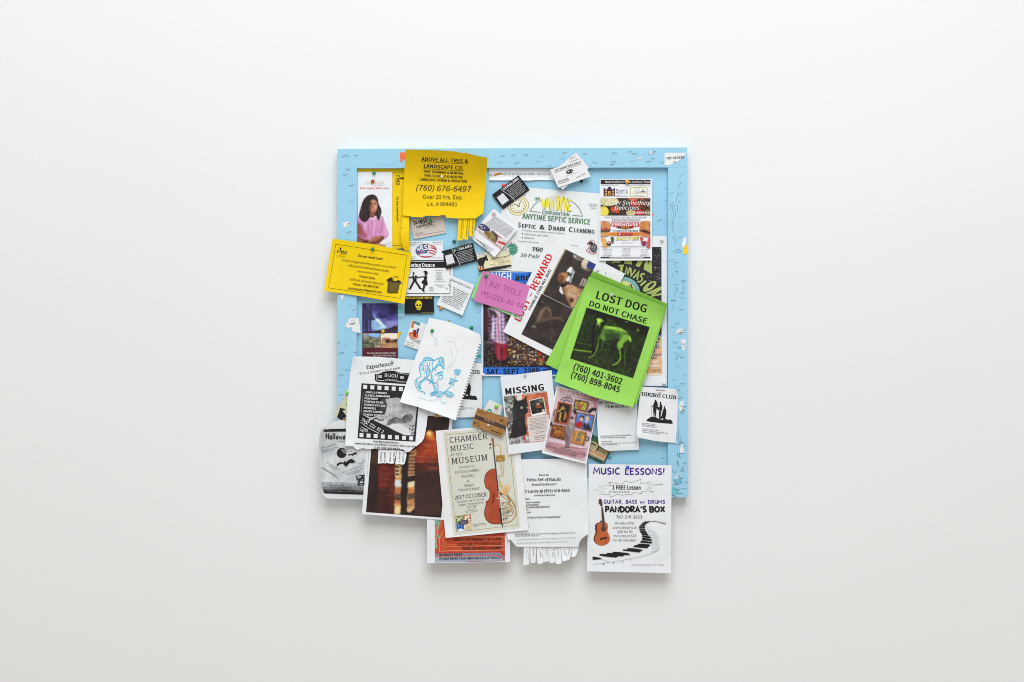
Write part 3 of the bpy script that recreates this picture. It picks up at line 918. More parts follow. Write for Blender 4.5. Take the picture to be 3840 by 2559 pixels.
# ---- three business cards and small notes
def doak(label, z, tl, tr, bl, d):
    zz = ZN[z]; a, b, c = zz.p(tl), zz.p(tr), zz.p(bl)
    u = UV(a, b, c, 175, 100)
    s = Sheet('business_card', label, 'business card', u, [(0, 0), (175, 0), (175, 100), (0, 100)], d, 0x1d1c1f, wave=.0003)
    s.part('lettering').tx('DOAKLAND', 65, 20, 166, 20, 14, 'B', 0xe8e8ea)
    for i in range(8): s.greek(74 + (i % 3) * 2, 32 + i * 8.2, 168 - (i * 7 % 11), 32 + i * 8.2, 5.2, 0xd4d4d8)
    s.part('picture').line(0xd8d8dc, 1.6, [(57, 0), (60, 22), (70, 50), (75, 74), (77, 100)]).line(0x77777c, .8, [(0, 21), (57, 21)]).line(0x88888c, .8, [(0, 82), (74, 82)])
    s.poly(0xdcdce0, [(12, 28), (52, 28), (54, 78), (10, 78)]).speck([(14, 30), (50, 30), (52, 76), (13, 76)], 60, .5, 1.0, [0x9a9aa0, 0xb8b8bc])
doak('black musician card tilted steeply, red pin at its top edge', 'A3', (175, 790), (565, 500), (340, 1003), lv(2.2))
doak('black musician card tilted gently, two green pins above it', 'B2', (610, 248), (1070, 122), (680, 512), lv(2.4))

s = Sheet('business_card', 'tan card with black handwritten scrawl and green pin', 'business card', 'A2', [(150, 1155), (635, 1098), (682, 1350), (205, 1442)], lv(.4), 0xcbc0b6, wave=.0004)
s.part('lettering').greek(390, 1246, 522, 1228, 16, 0x66605c).greek(360, 1282, 525, 1254, 14, 0x66605c).greek(230, 1372, 345, 1350, 20, 0x4a4442).greek(232, 1396, 665, 1325, 14, 0x66605c)
s.part('handwriting').hand('SLUMS', 205, 1228, 400, 1180, 46, 2.4, K, .08).hand('LONDON', 245, 1280, 470, 1232, 34, 2, K, .08)
s.line(K, 1.6, [(290, 1210), (330, 1170), (350, 1225), (380, 1165), (410, 1215), (450, 1185), (480, 1200), (512, 1180)]).line(0x7a4a3a, 2, [(300, 1215), (360, 1195), (420, 1205)])

s = Sheet('business_card', 'white electrician card with stars and stripes oval', 'business card', 'B2', [(140, 95), (630, 92), (640, 376), (150, 372)], lv(1.5), 0xe2e5ea, wave=.0004)
s.sm()
s.part('emblem').ell(0x7a7a88, 384, 238, 160, 106, 0, 36).ell(0xdcdce2, 384, 238, 156, 102, 0, 36)
s.clipz([(384 + 154 * math.cos(t), 238 + 100 * math.sin(t)) for t in (i * 2 * math.pi / 30 for i in range(30))])
s.poly(0x3f4f84, [(220, 130), (420, 130), (415, 280), (330, 275), (280, 300), (220, 300)])
for a in ([(390, 145), (480, 170), (540, 210)], [(415, 185), (500, 205), (550, 235)], [(415, 228), (500, 245), (550, 275)], [(420, 265), (480, 280), (540, 300)]): s.line(0xc0383e, 4.6, a)
s.line(0xc0383e, 4.5, [(255, 310), (320, 325), (400, 332), (480, 318)]).line(0xc0383e, 4.5, [(270, 295), (300, 275)]).speck([(230, 170), (400, 140), (400, 270), (240, 270)], 22, 1.2, 2.2, [0xf0f0f4]).line(0xd0505a, 2.5, [(285, 190), (300, 240), (290, 265)])
s.tx('ASE', 285, 232, 475, 224, 74, 'B', 0xe8e8f0); s.clipz()
s.part('lettering').greek(148, 128, 335, 124, 20, 0x44444a).greek(148, 150, 250, 148, 12, 0x66666a).greek(148, 166, 220, 165, 12, 0x66666a).greek(478, 122, 622, 124, 14, 0x44444a).greek(500, 146, 618, 148, 10, 0x66666a)
s.greek(160, 330, 245, 331, 12, 0x66666a).greek(160, 352, 232, 353, 12, 0x66666a).greek(470, 345, 625, 350, 14, 0x77777a)

s = Sheet('flyer', 'small swing dance flyer with two black dancing silhouettes', 'flyer', 'B2', [(80, 378), (775, 376), (776, 905), (80, 907)], lv(.7), 0xe6e8ea, wave=.0006)
s.part('heading').poly(K, [(84, 398), (733, 402), (737, 491), (84, 489)]).tx('Swing Dance', 122, 474, 516, 475, 52, 'RB', 0xeeeeee)
s.part('border').line(K, 1.6, [(84, 382), (740, 384)]).line(K, 2.4, [(737, 490), (735, 872), (84, 868)])
s.part('picture').sm().ell(K, 201, 572, 14, 20).poly(K, [(180, 606), (200, 596), (232, 600), (246, 640), (244, 695), (190, 695), (184, 650)]).poly(0xe6e8ea, [(203, 598), (216, 600), (211, 640)])
s.line(K, 4.2, [(192, 612), (160, 640), (130, 630)]).line(K, 4.2, [(234, 606), (262, 640), (300, 625), (330, 622)]).line(K, 7.5, [(205, 690), (172, 745), (150, 800)]).line(K, 7.5, [(230, 690), (268, 745), (298, 795)]).line(K, 4.5, [(125, 803), (165, 795)]).line(K, 4.5, [(290, 796), (330, 798)])
s.ell(K, 384, 572, 22, 32, 20).poly(K, [(340, 545), (368, 528), (405, 545), (400, 560), (350, 560)]).poly(K, [(350, 615), (385, 598), (402, 620), (395, 670), (350, 680)]).poly(K, [(352, 660), (398, 660), (412, 740), (380, 755), (340, 730), (306, 705)])
s.line(K, 4, [(355, 622), (330, 622)]).line(K, 4.5, [(350, 740), (346, 790), (325, 830)]).line(K, 4.5, [(375, 745), (345, 800), (355, 850)])
s.part('lettering')
for i, y in enumerate((532, 560, 580, 600, 622, 640, 655, 668)): s.greek(512 + (i % 3) * 16, y, 640 - (i * 13 % 30), y + 1, 13, 0x44444a if i in (0, 3) else 0x77777a)
s.greek(505, 694, 675, 697, 13, 0x66666a).greek(515, 748, 655, 750, 15, 0x333338).greek(560, 775, 645, 777, 14, 0x44444a)
for y in (782, 806, 830): s.greek(432, y, 505, y + 1, 16, 0x44444a)

s = Sheet('business_card', 'black card with a yellow skull', 'business card', 'B2', [(76, 906), (496, 906), (501, 1160), (68, 1166)], lv(1.9), 0x1b191b, wave=.0003)
s.sm()
s.part('lettering').tx('MEGAGOODTIMES', 86, 948, 474, 946, 30, 'B', 0xdcbc22).greek(312, 1156, 490, 1152, 12, 0xc0a820)
s.part('picture').ell(0xe6c81e, 274, 1030, 49, 62).poly(0xe6c81e, [(238, 1065), (312, 1065), (304, 1105), (285, 1112), (262, 1112), (246, 1100)])
s.ell(0x1b191b, 254, 1040, 17, 14).ell(0x1b191b, 298, 1040, 17, 14).poly(0x1b191b, [(274, 1056), (284, 1074), (264, 1074)]).line(0x5a4c10, 1, [(246, 1088), (306, 1088)]).line(0x5a4c10, 1, [(236, 1010), (250, 1000)]).line(0x5a4c10, 1, [(300, 1004), (314, 1014)])
for x in (256, 266, 276, 286, 296): s.line(0x5a4c10, .8, [(x, 1080), (x, 1100)])

s = Sheet('brochure', 'vacation cabin brochure with stormy purple sky photo', 'brochure', 'E5', [(628, 186), (1281, 190), (1284, 1262), (631, 1262)], lv(0), 0x56232a, wave=.0004)
s.sm()
s.part('photo').snap((633, 191), (1277, 191), (633, 724), 2.2, .1, .05).poly((0x33336e, 0x5f63b0, 18), [(620, 180), (1290, 180), (1290, 730), (620, 730)]).poly((0x33336e, 0x5f63b0, 18), [(633, 191), (1277, 194), (1276, 722), (633, 722)])
s.poly((0x6c8cc0, 0x9cc4e0, 25), [(800, 330), (880, 470), (980, 540), (1100, 610), (1060, 680), (800, 700), (790, 520)]).poly((0x7f7ec0, 0x9a92c8, 20), [(1040, 520), (1280, 500), (1280, 600), (1100, 640)])
s.poly((0xb8d0e8, 0xe8eef4, 30), [(870, 480), (905, 455), (960, 500), (1030, 580), (1020, 605), (960, 570), (890, 530)])
s.soft(2.5).ell((0x211e4c, 0x3c3a80, 22), 990, 400, 100, 66, 10).ell((0x211e48, 0x35326c, 22), 1170, 300, 105, 100).ell((0x2a2758, 0x45448c, 22), 850, 250, 60, 40)
s.soft(1.6).tone(4, 0xf0f4f8, [(880, 470), (920, 480), (1000, 580), (960, 570)]).tone(5, 0xd0dcf0, [(1000, 580), (1060, 620), (1040, 640), (990, 610)]).poly((0x23203e, 0x34325e, 30), [(633, 191), (690, 191), (868, 480), (860, 500), (633, 505)]).poly(0x211d30, [(690, 490), (730, 490), (730, 722), (690, 722)]).poly(0x262238, [(768, 210), (785, 210), (792, 722), (772, 722)]).ell(0x1f1b30, 778, 228, 22, 20)
s.line(0x2a2444, 2, [(785, 330), (820, 400), (770, 440)]).poly((0x221a26, 0x3a2c38, 40), [(633, 706), (870, 692), (1050, 655), (1180, 640), (1210, 590), (1240, 620), (1278, 580), (1290, 734), (620, 734)]).develop()
s.part('photo').snap((633, 738), (960, 738), (633, 1006), 2.2, .1, .06).poly((0x4a4a3a, 0x8c8a68, 90), [(620, 730), (970, 730), (970, 1012), (620, 1012)]).poly((0x4a4a3a, 0x8c8a68, 90), [(633, 737), (958, 738), (964, 1005), (633, 1006)]).poly(0x7fb0dc, [(720, 738), (958, 738), (958, 806), (860, 812), (760, 790)]).poly(0x9a90a8, [(633, 738), (720, 738), (740, 800), (650, 810)])
for a in ([(740, 885), (790, 868), (850, 880), (840, 895)], [(900, 905), (960, 885), (962, 930), (905, 940)], [(850, 965), (960, 960), (960, 995), (860, 985)], [(800, 830), (950, 825), (955, 850), (840, 860)]): s.poly(0xbcae78, a)
s.speck([(640, 820), (955, 820), (955, 1000), (640, 1000)], 60, 1.5, 3.5, [0x2e2c24, 0x3c3c2c, 0x6a6a50, 0x5a6a6a], 1.6).develop()
s.part('photo').snap((968, 738), (1280, 738), (968, 1008), 2.2, .08, .05).poly(0xe4dac8, [(960, 730), (1290, 730), (1290, 1015), (960, 1015)]).poly((0x9a6a44, 0xc49870, 60), [(968, 850), (1279, 840), (1281, 1008), (970, 1008)]).poly(0xb06a50, [(990, 830), (1060, 810), (1150, 826), (1150, 850), (990, 860)]).poly(0x2e1f1c, [(1050, 860), (1110, 845), (1150, 870), (1140, 910), (1060, 915)]).poly(0x3a2e28, [(1150, 880), (1279, 830), (1279, 905), (1150, 895)]).line(0x5a2c24, 1.6, [(1138, 840), (1140, 990)]).line(0x5a2c24, 1.6, [(985, 850), (988, 1008)]).develop()
s.part('lettering').tx('Vacation Rental Cabins Under', 722, 1118, 1247, 1114, 32, 'R', 0xe0d4d0).tx('the Starry Skies Near the', 826, 1162, 1249, 1160, 32, 'R', 0xe0d4d0).greek(1010, 1205, 1249, 1203, 30, 0xe0d4d0)

s = Sheet('postcard', 'small tilted picture card with orange plate, behind the notebook drawing', 'postcard', 'px', [(1547, 1199), (1605, 1219), (1572, 1314), (1514.7, 1294)], lv(.3), 0xe6e5e2, wave=.0003)
s.z('E5').part('picture').poly(0xd67038, [(1550, 505), (1590, 518), (1572, 640), (1520, 640)]).poly(0x44929f, [(1566, 500), (1700, 545), (1680, 600), (1590, 560)]).poly(0xe6e4e2, [(1575, 600), (1660, 620), (1640, 700), (1560, 690)]).ell(0xd2643a, 1572, 775, 95, 58, 20).ell(0xe08a60, 1560, 790, 70, 32, 20).poly(0x78241f, [(1566, 670), (1620, 676), (1614, 805), (1568, 800)]).poly(0x3a4a8a, [(1630, 660), (1680, 640), (1650, 760), (1620, 740)]).poly(0xb4b4b4, [(1490, 805), (1600, 850), (1700, 870), (1680, 930), (1540, 870)])
s.part('lettering').greek(1440, 896, 1590, 946, 30, 0x88888c).greek(1440, 930, 1580, 975, 12, 0x77777a).greek(1436, 946, 1570, 990, 12, 0x77777a)

s = Sheet('note', 'white silversmith class note with rows of small type', 'note', 'B2', [(728, 590), (1095, 745), (920, 1190), (540, 1030)], lv(1.8), 0xe2e4e6, [corner((1735, 1183), 50, .004)], wave=.0006)
s.part('heading').tx('Silversmith Classes', 736, 672, 1044, 806, 30, 'R', 0x44444a, .2)
s.part('lettering')
for i in range(11):
    t = i / 10; a = random.uniform(0, .1)
    x0, y0 = 700 + (580 - 700) * t, 745 + (968 - 745) * t
    s.greek(x0 + a * 320, y0 + a * 130, x0 + (1 - a * .5) * 318, y0 + (1 - a * .5) * 150, 19, 0x4a4a50)

s = Sheet('business_card', 'horse ranch card with dark walking horse beside the septic flyer', 'business card', 'F6', [(255, 1030), (905, 915), (970, 1310), (302, 1420)], lv(2.6), 0xd8d4b2, wave=.0003)
s.sm()
s.part('picture').poly(0xcccdc2, [(257, 1033), (905, 917), (918, 985), (268, 1100)]).poly((0xcfc59a, 0xe4dcb4, 30), [(430, 1180), (940, 1090), (962, 1245), (420, 1336)])
s.poly(0xd98a48, [(290, 1280), (340, 1320), (400, 1300), (420, 1345), (300, 1400)]).poly(0x9c4028, [(296, 1340), (330, 1350), (350, 1370), (302, 1412)])
s.poly(0x1f1b1c, [(268, 1160), (330, 1120), (400, 1108), (428, 1085), (428, 1062), (440, 1075), (452, 1064), (466, 1105), (492, 1172), (472, 1192), (450, 1165), (428, 1180), (412, 1230), (398, 1260), (402, 1340), (385, 1360), (370, 1290), (345, 1275), (340, 1338), (328, 1330), (322, 1270), (296, 1300), (290, 1240), (272, 1200)])
s.poly(0x1f1b1c, [(300, 1390), (430, 1338), (965, 1250), (970, 1308), (302, 1418)])
s.part('lettering').tx('Trail rides & lessons!', 298, 1066, 880, 962, 34, 'S', 0x66666a).tx('Sundance ranch', 545, 1168, 916, 1104, 44, 'R', 0x3a3a34, .25).greek(625, 1195, 822, 1162, 18, 0x66665a).tx('760-525-5559', 696, 1238, 926, 1200, 28, 'S', 0x3a3a34).greek(520, 1272, 640, 1252, 18, 0x4a4a40).greek(585, 1285, 820, 1245, 10, 0x77775a).greek(470, 1345, 900, 1275, 12, 0x8a8a80)

s = Sheet('card', 'white folded card with a flag and eagle emblem band, pearl pin on top', 'card', 'F6', [(590, 130), (640, 145), (760, 245), (1090, 510), (1040, 600), (880, 800), (622, 1110), (380, 905), (110, 700), (240, 560), (360, 400)], lv(4), 0xe2e3e8, [corner((1935, 865), 70, .007), corner((1855, 964), 60, .004)], wave=.0007)
s.sm()
s.part('lettering')
for i in range(13):
    t = i / 12
    x0, y0 = 618 - 190 * t, 280 + 138 * t + 20 * t
    x1, y1 = 1020 - 165 * t, 545 + 190 * t
    if i == 12: x1, y1 = 640, 590
    s.greek(x0, y0, x1, y1, 15, 0x66666c)
for i in range(6):
    t = i / 5
    s.greek(215 - 20 * t + 30 * i, 730 + 20 * i, 610 - 20 * i, 965 + 18 * i, 16, 0x77777c)
s.part('picture').poly((0xd2c0c0, 0xe0d6d8, 40), [(362, 400), (882, 795), (760, 945), (236, 540)]).poly(0x3a3764, [(362, 400), (560, 550), (470, 620), (400, 580), (262, 505)]).speck([(300, 470), (370, 440), (450, 510), (390, 550)], 12, 1.6, 2.4, [0xdadae4])
s.poly(0xa42e36, [(568, 582), (640, 620), (780, 730), (760, 735), (650, 660)]).poly((0x2f2a38, 0x58525c, 60), [(560, 550), (650, 625), (700, 720), (640, 830), (600, 800), (540, 640)]).poly((0x6a5630, 0xa08c58, 90), [(398, 610), (470, 568), (560, 600), (640, 680), (662, 760), (630, 825), (540, 760), (420, 660)]).poly(0xb83a34, [(695, 775), (850, 825), (826, 868), (682, 808)])
s.tx('US Constitution', 285, 600, 740, 945, 44, 'R', 0xb06a5a, .3)

# ---- sticky notes
s = Sheet('note', 'pale green note peeking out behind the pink note', 'note', 'px', [(1809, 1011), (1984, 1085), (1936, 1193), (1765, 1117)], lv(3.4), 0x92d488, wave=.0005)
s = Sheet('note', 'pink handwritten note offering to buy tools, green pin at its corner', 'note', 'B3', [(45, 535), (735, 755), (608, 1195), (300, 1095), (-92, 975)], lv(5.0), 0xcc76ae, [corner((1955, 1185), 80, .010), corner((1777, 1128), 60, .004)], wave=.0008)
s.part('handwriting').hand('I BUY TOOLS', 72, 738, 585, 905, 78, 1.7, 0x964a84).hand('(951)206-86-88', 5, 895, 622, 1088, 74, 1.7, 0x964a84)

# ------------------------------------------------------------------ middle and right
s = Sheet('poster', 'blue bordered concert poster with a man in a plaid shirt and dark glittering crowd', 'poster', 'px', [(1805, 1016), (2112, 1018), (2112, 1412), (1806, 1410)], lv(.8), 0xe8e8ec, wave=.0005)
s.sm()
s.part('border').poly(0x2b70d2, [(1810, 1021), (2107, 1023), (2107, 1406), (1811, 1405)])
s.z('B3').part('heading').tx('ROUGH', 62, 665, 474, 668, 104, 'K', 0xe8ecf2).tx('and', 518, 674, 752, 678, 96, 'K', 0x14101c)
s.part('photo').z('px').snap((1815, 1135), (2100, 1135), (1815, 1378), 1.9, .12, .07)
s.poly((0x1a1013, 0x2a1a1e, 40), [(1800, 1120), (2110, 1120), (2110, 1390), (1800, 1390)])
s.tone(6, (0x4a2428, 0x2a1418, 60), [(1886, 1160), (1915, 1170), (1950, 1195), (1935, 1240), (1910, 1262), (1895, 1220)]).tone(3, 0x4a1c1c, [(1818, 1150), (1830, 1150), (1836, 1250), (1828, 1260), (1820, 1230)]).tone(8, 0x3c2326, [(1905, 1262), (1960, 1262), (2060, 1320), (2060, 1370), (1905, 1372)])
SH = [(1828, 1150), (1856, 1158), (1884, 1160), (1893, 1188), (1897, 1215), (1901, 1240), (1906, 1270), (1903, 1284), (1890, 1293), (1876, 1292), (1862, 1286), (1848, 1277), (1838, 1266), (1842, 1240), (1848, 1222), (1845, 1200), (1830, 1178)]
s.poly(0xcdc3d4, SH)
for x in (1846, 1858, 1870, 1882, 1894): s.tone(1.8, 0x9a5680 if x != 1870 else 0xb02a38, [(x - 7, 1160), (x - 3, 1160), (x + 5, 1292), (x + 1, 1292)])
for y in (1176, 1190, 1204, 1218, 1232, 1246, 1260, 1274, 1288): s.tone(1.8, 0xa58cb6, [(1832, y - 4), (1906, y + 3), (1906, y + 6), (1832, y - 1)])
for i, x in enumerate((1846, 1858, 1882, 1894)):
    for y in (1176, 1190, 1204, 1218, 1232, 1246, 1260, 1274):
        if 1842 + (y - 1200) * .02 < x: s.tone(1.4, 0x38366e, [(x - 4, y - 2), (x + 1, y - 2), (x + 2, y + 4), (x - 3, y + 4)])
s.tone(3, 0xf0ecf4, [(1846, 1208), (1852, 1210), (1850, 1272), (1845, 1270)]).tone(4, 0x2a1620, [(1828, 1150), (1842, 1165), (1848, 1190), (1836, 1185)]).tone(4, 0xe6dfe8, [(1850, 1164), (1870, 1168), (1862, 1186)]).tone(3, 0x2a1a28, [(1838, 1160), (1860, 1172), (1866, 1192), (1856, 1190)])
for px_, w_ in ((1896, 6), (1834, 5)): s.tone(4, 0x6a5468, [(px_ - 2, 1230), (px_ + 6, 1230), (px_ + 8, 1288), (px_, 1288)])
s.poly((0x771420, 0x94203a, 60), [(1849, 1280), (1876, 1292), (1905, 1288), (1906, 1320), (1903, 1346), (1884, 1354), (1864, 1354), (1856, 1324)]).tone(3, 0xb8485a, [(1866, 1296), (1872, 1298), (1876, 1346), (1870, 1346)]).tone(4, 0x4a0e18, [(1876, 1300), (1882, 1302), (1884, 1352), (1878, 1350)]).tone(4, 0x4a2050, [(1848, 1284), (1856, 1288), (1860, 1322), (1854, 1318)])
s.soft(1.2)
s.speck([(1906, 1262), (1940, 1262), (2070, 1330), (2060, 1372), (1906, 1372)], 330, .9, 2.6, [0xc8aa48, 0xe0d090, 0x9a7a30, 0x6a5028, 0xb87a30, 0x303c58, 0xd8d8c0, 0x2a2430], 1.7)
s.soft(1.3)
s.speck([(1906, 1262), (1940, 1262), (2070, 1330), (2060, 1372), (1906, 1372)], 60, .9, 2.4, [0xe8d890, 0xf0ecd0, 0xd8b850], 1.7)
s.speck([(1816, 1270), (1850, 1290), (1860, 1360), (1950, 1376), (1816, 1378)], 130, .6, 1.6, [0xb0a884, 0xd8d4c4, 0x806a40]).speck([(2018, 1320), (2032, 1318), (2040, 1350), (2022, 1362)], 12, 2, 3.4, [0xb02a26, 0xc84030], 1.8)
s.develop()
s.z('C3').part('lettering').tx('SAT. SEPT. 23RD', 98, 605, 890, 592, 76, 'K', 0x0c0a18).poly(0x14141f, [(920, 535), (1040, 530), (1040, 545), (920, 552)])

s = Sheet('poster', 'dark science fiction festival poster with green letters and starry sky', 'poster', 'px', [(2252, 884), (2502, 886), (2501, 1448), (2250, 1446)], lv(.2), 0xe3e5e9, wave=.0004)
s.part('picture').poly((0x252428, 0x2f2d31, 30), [(2260, 926), (2480.5, 927), (2481, 1222), (2260, 1222)]).poly(0xa8743c, [(2260, 1221), (2481, 1221), (2481, 1229), (2260, 1229)]).poly(0x352c30, [(2260, 1229), (2481, 1229), (2481, 1252), (2260, 1252)])
s.poly(0x2c3f78, [(2260, 1251), (2481, 1251), (2481, 1259), (2260, 1259)]).poly(0x6a86b4, [(2260, 1258), (2481, 1258), (2481, 1264), (2260, 1264)]).poly((0xcfb898, 0xdcc6ac, 20), [(2260, 1263), (2481, 1263), (2482, 1300), (2260, 1300)]).poly((0xdca878, 0xe4bc94, 20), [(2260, 1300), (2482, 1300), (2483, 1402), (2260, 1402)]).poly(0xe6d2bc, [(2260, 1401), (2483, 1401), (2483, 1408), (2260, 1408)])
s.z('B4').clipz([(236, 180), (1100, 185), (1102, 1330), (236, 1330)])
s.poly(0x5e6a3c, [(225, 385), (400, 380), (400, 432), (330, 420), (225, 425)])
G = 0xa9b866
s.poly(G, [(375, 415), (395, 380), (480, 380), (506, 417)]).poly(G, [(555, 380), (672, 380), (660, 442), (548, 425)]).poly(G, [(755, 380), (838, 380), (775, 476), (718, 464)]).poly(G, [(868, 380), (898, 380), (910, 450), (918, 380), (958, 380), (962, 582), (838, 512), (850, 430)])
s.poly(0x7db2ac, [(300 + 0, 860)] + [(525 + 258 * math.cos(t), 862 + 242 * math.sin(t)) for t in (math.pi + i * math.pi / 24 for i in range(25))] + [(783, 1200), (300, 1200)])
s.poly(0xd6da8c, [(525 + 200 * math.cos(t), 872 + 190 * math.sin(t)) for t in (i * math.pi / 20 for i in range(41))]).poly(0x8fbf9c, [(525 + 150 * math.cos(t), 890 + 128 * math.sin(t)) for t in (i * math.pi / 20 for i in range(41))])
s.poly(0x4a3a34, [(654, 722), (690, 810), (605, 775)]).poly(0xd8d4b8, [(640, 745), (652, 760), (650, 790), (632, 780)])
Wd = 6.5
s.line(G, Wd + 3, [(520, 452), (498, 582)]).line(G, Wd, [(468, 458), (548, 456)]).line(G, Wd, [(566, 592), (588, 480), (606, 590), (634, 482)]).line(G, Wd, [(650, 500), (654, 612), (720, 516)]).line(G, Wd, [(684, 642), (768, 545), (742, 665)]).line(G, Wd - 2, [(705, 612), (752, 618)])
s.line(G, Wd - 1, [(852, 598), (838, 575), (806, 580), (792, 606), (812, 634), (818, 660), (795, 690), (762, 698), (748, 682)]).line(G, Wd + 1, [(872, 682), (788, 752)]).poly(G, [(925 + 116 * math.cos(t) * .8 - 62 * math.sin(t) * .6, 764 - 116 * math.cos(t) * .6 - 62 * math.sin(t) * .62) for t in (i * math.pi / 14 for i in range(28))]).ell(0x2b2a2e, 945, 748, 62, 20, -42)
s.poly(G, [(828, 884), (1098, 758), (1100, 790), (960, 870)]).poly(G, [(950, 880), (1100, 790), (1100, 808), (960, 912)]).poly(G, [(900, 912), (1102, 858), (1102, 890), (960, 915)])
s.part('stars').speck([(980, 200), (1095, 200), (1095, 960), (1000, 700), (1000, 560)], 60, .4, 1.3, [0xe0e0e4, 0xa8a8b0, 0x80808a]).speck([(860, 600), (1090, 600), (1090, 700), (930, 700)], 14, .4, 1.1, [0xe0e0e4]).ell(0xd8a060, 1008, 487, 11, 9); s.clipz()
s.z('C4').part('lettering').tx('2017', 925, 147, 1083, 146, 70, 'B', 0x1c1820).tx('ROLL', 930, 221, 1088, 220, 54, 'B', 0x3c4486).tx('VALLEY', 840, 288, 1012, 286, 52, 'B', 0x3c4486).tx('AND SOUP', 900, 333, 1100, 331, 30, 'B', 0x4c5290).tx('AVAILABLE', 830, 380, 1034, 378, 32, 'B', 0x4c5290)
s.tx('SUN FAIR', 830, 442, 1054, 440, 36, 'B', 0xf0ece8).tx('GROUNDS', 820, 498, 1078, 495, 36, 'B', 0xf0ece8).tx('fair.com', 800, 572, 1092, 569, 54, 'S', 0x8a7868)

s = Sheet('menu', 'colourful food delivery menu with burgers and spices, orange pin at top', 'menu', 'A4', [(190, 555), (963, 553), (961, 1754), (183, 1756)], lv(2.2), 0xe4e5ea, [edge((2445, 977), (2247, 978), 40, .002)], wave=.0004)
s.part('heading').poly(0x2a2328, [(205, 568), (938, 568), (938, 632), (205, 632)]).tx('Now Delivering in Joshua Tree', 265, 616, 929, 616, 34, 'S', 0xe6e6e8).tx('SamsIndianFood.com', 216, 655, 470, 655, 17, 'S', 0x44444a).tx('JoshuaTreeFoodDelivery.com', 590, 655, 936, 655, 17, 'S', 0x44444a)
s.part('logo').poly(0x3e2440, [(248, 690), (266, 690), (272, 712), (300, 708), (312, 680), (335, 666), (358, 680), (370, 708), (395, 708), (398, 690), (416, 690), (416, 802), (248, 802)])
for x0, y0, x1, y1 in ((268, 728, 298, 752), (372, 728, 402, 752), (268, 765, 298, 798), (372, 765, 402, 798), (312, 735, 352, 800)): s.rect(0xd09a52, x0, y0, x1, y1)
s.rect(0x6a3a2a, 324, 762, 342, 800).tx("Sam's", 426, 758, 606, 758, 54, 'S', 0x4a4264).greek(426, 778, 606, 778, 12, 0x66666c).greek(428, 798, 490, 798, 10, 0x66666c).line(0x66666c, 1.4, [(240, 808), (612, 808)])
s.part('logo').poly(0xb4bc4a, [(652, 675), (885, 675), (895, 685), (895, 812), (885, 822), (652, 822), (642, 812), (642, 685)]).rect(0xe8e9e6, 652, 686, 886, 812).tx('JT Deliveries', 664, 778, 872, 770, 36, 'B', 0xb08e34, .2).greek(712, 706, 792, 706, 12, 0x44444a).greek(700, 726, 790, 726, 8, 0x66666a).greek(688, 806, 846, 806, 14, 0x44444a).line(K, 2, [(820, 705), (838, 720), (812, 740)]).line(K, 1.5, [(790, 740), (872, 742)])
s.part('photo').poly((0x33251f, 0x4a3830, 50), [(205, 838), (936, 838), (936, 1093), (205, 1093)]); s.clipz([(205, 838), (936, 838), (936, 1093), (205, 1093)])
s.ell((0xb8ae78, 0xe2d8ae, 150), 320, 885, 150, 68).ell(0xdfd148, 250, 1035, 74, 78).ell(0xb8aa3a, 250, 1035, 74, 78, 0, 5).ell(0xe2d44e, 252, 1040, 62, 66)
s.poly((0xa83a20, 0xd65a34, 120), [(340, 1005), (372, 970), (420, 958), (470, 985), (482, 1018), (470, 1060), (410, 1045), (372, 1040)]).poly((0xb84c28, 0xe07a48, 120), [(595, 842), (770, 842), (735, 872), (700, 905), (655, 885)]).poly((0xa85026, 0xd87040, 120), [(770, 842), (860, 842), (820, 870)])
s.ell((0x8a1c1a, 0xc03428, 120), 715, 930, 72, 52).ell((0xa8946a, 0xd8c89c, 200), 650, 1055, 70, 46).ell((0xa01c20, 0xc8302c, 120), 785, 1048, 68, 44).ell((0x5a5030, 0x8a7c48, 120), 900, 1055, 52, 50).speck([(800, 842), (936, 842), (936, 1000), (780, 1000)], 60, 1, 2.6, [0x7a4428, 0x2c1c18, 0x8c6a48, 0xb04a2c], 1.3)
s.speck([(480, 850), (600, 850), (640, 1000), (500, 1000)], 30, 1, 2.5, [0x5a4a2e, 0x3e4a26, 0x2a1c18]); s.clipz()
s.part('heading').tx('Order Something', 278, 930, 935, 936, 58, 'S', 0xf0efec, .3).tx('Delicious', 402, 1008, 770, 1006, 58, 'S', 0xf0efec, .3).tx('(760)366-8511', 702, 1064, 934, 1064, 28, 'B', 0xe8e4e0)
s.part('lettering').tx("Check Out Sam's New Easy Order Website!", 260, 1132, 887, 1132, 27, 'S', 0x7a7a80).tx('SamsIndianFood.com', 370, 1170, 790, 1170, 33, 'S', 0x7c3434)
s.part('photo'); s.clipz([(205, 1174), (936, 1174), (936, 1412), (205, 1412)])
s.line(0x99999c, 1, [(205, 1182), (936, 1182)]).ell((0xbc7444, 0xdc9c68, 60), 250, 1240, 108, 70).poly((0x9c4238, 0xb8665a, 90), [(205, 1285), (290, 1275), (362, 1288), (345, 1318), (205, 1320)]).poly(0x4a2c22, [(205, 1315), (346, 1308), (342, 1330), (205, 1338)]).poly(0xe08c38, [(205, 1340), (936, 1340), (936, 1393), (205, 1393)]).poly(0xd29460, [(205, 1345), (290, 1350), (330, 1372), (300, 1392), (205, 1408)]).poly(0x8a8a44, [(205, 1333), (320, 1330), (300, 1345), (205, 1350)]).line(0x3a2420, 1.5, [(205, 1408), (260, 1412), (310, 1394)])
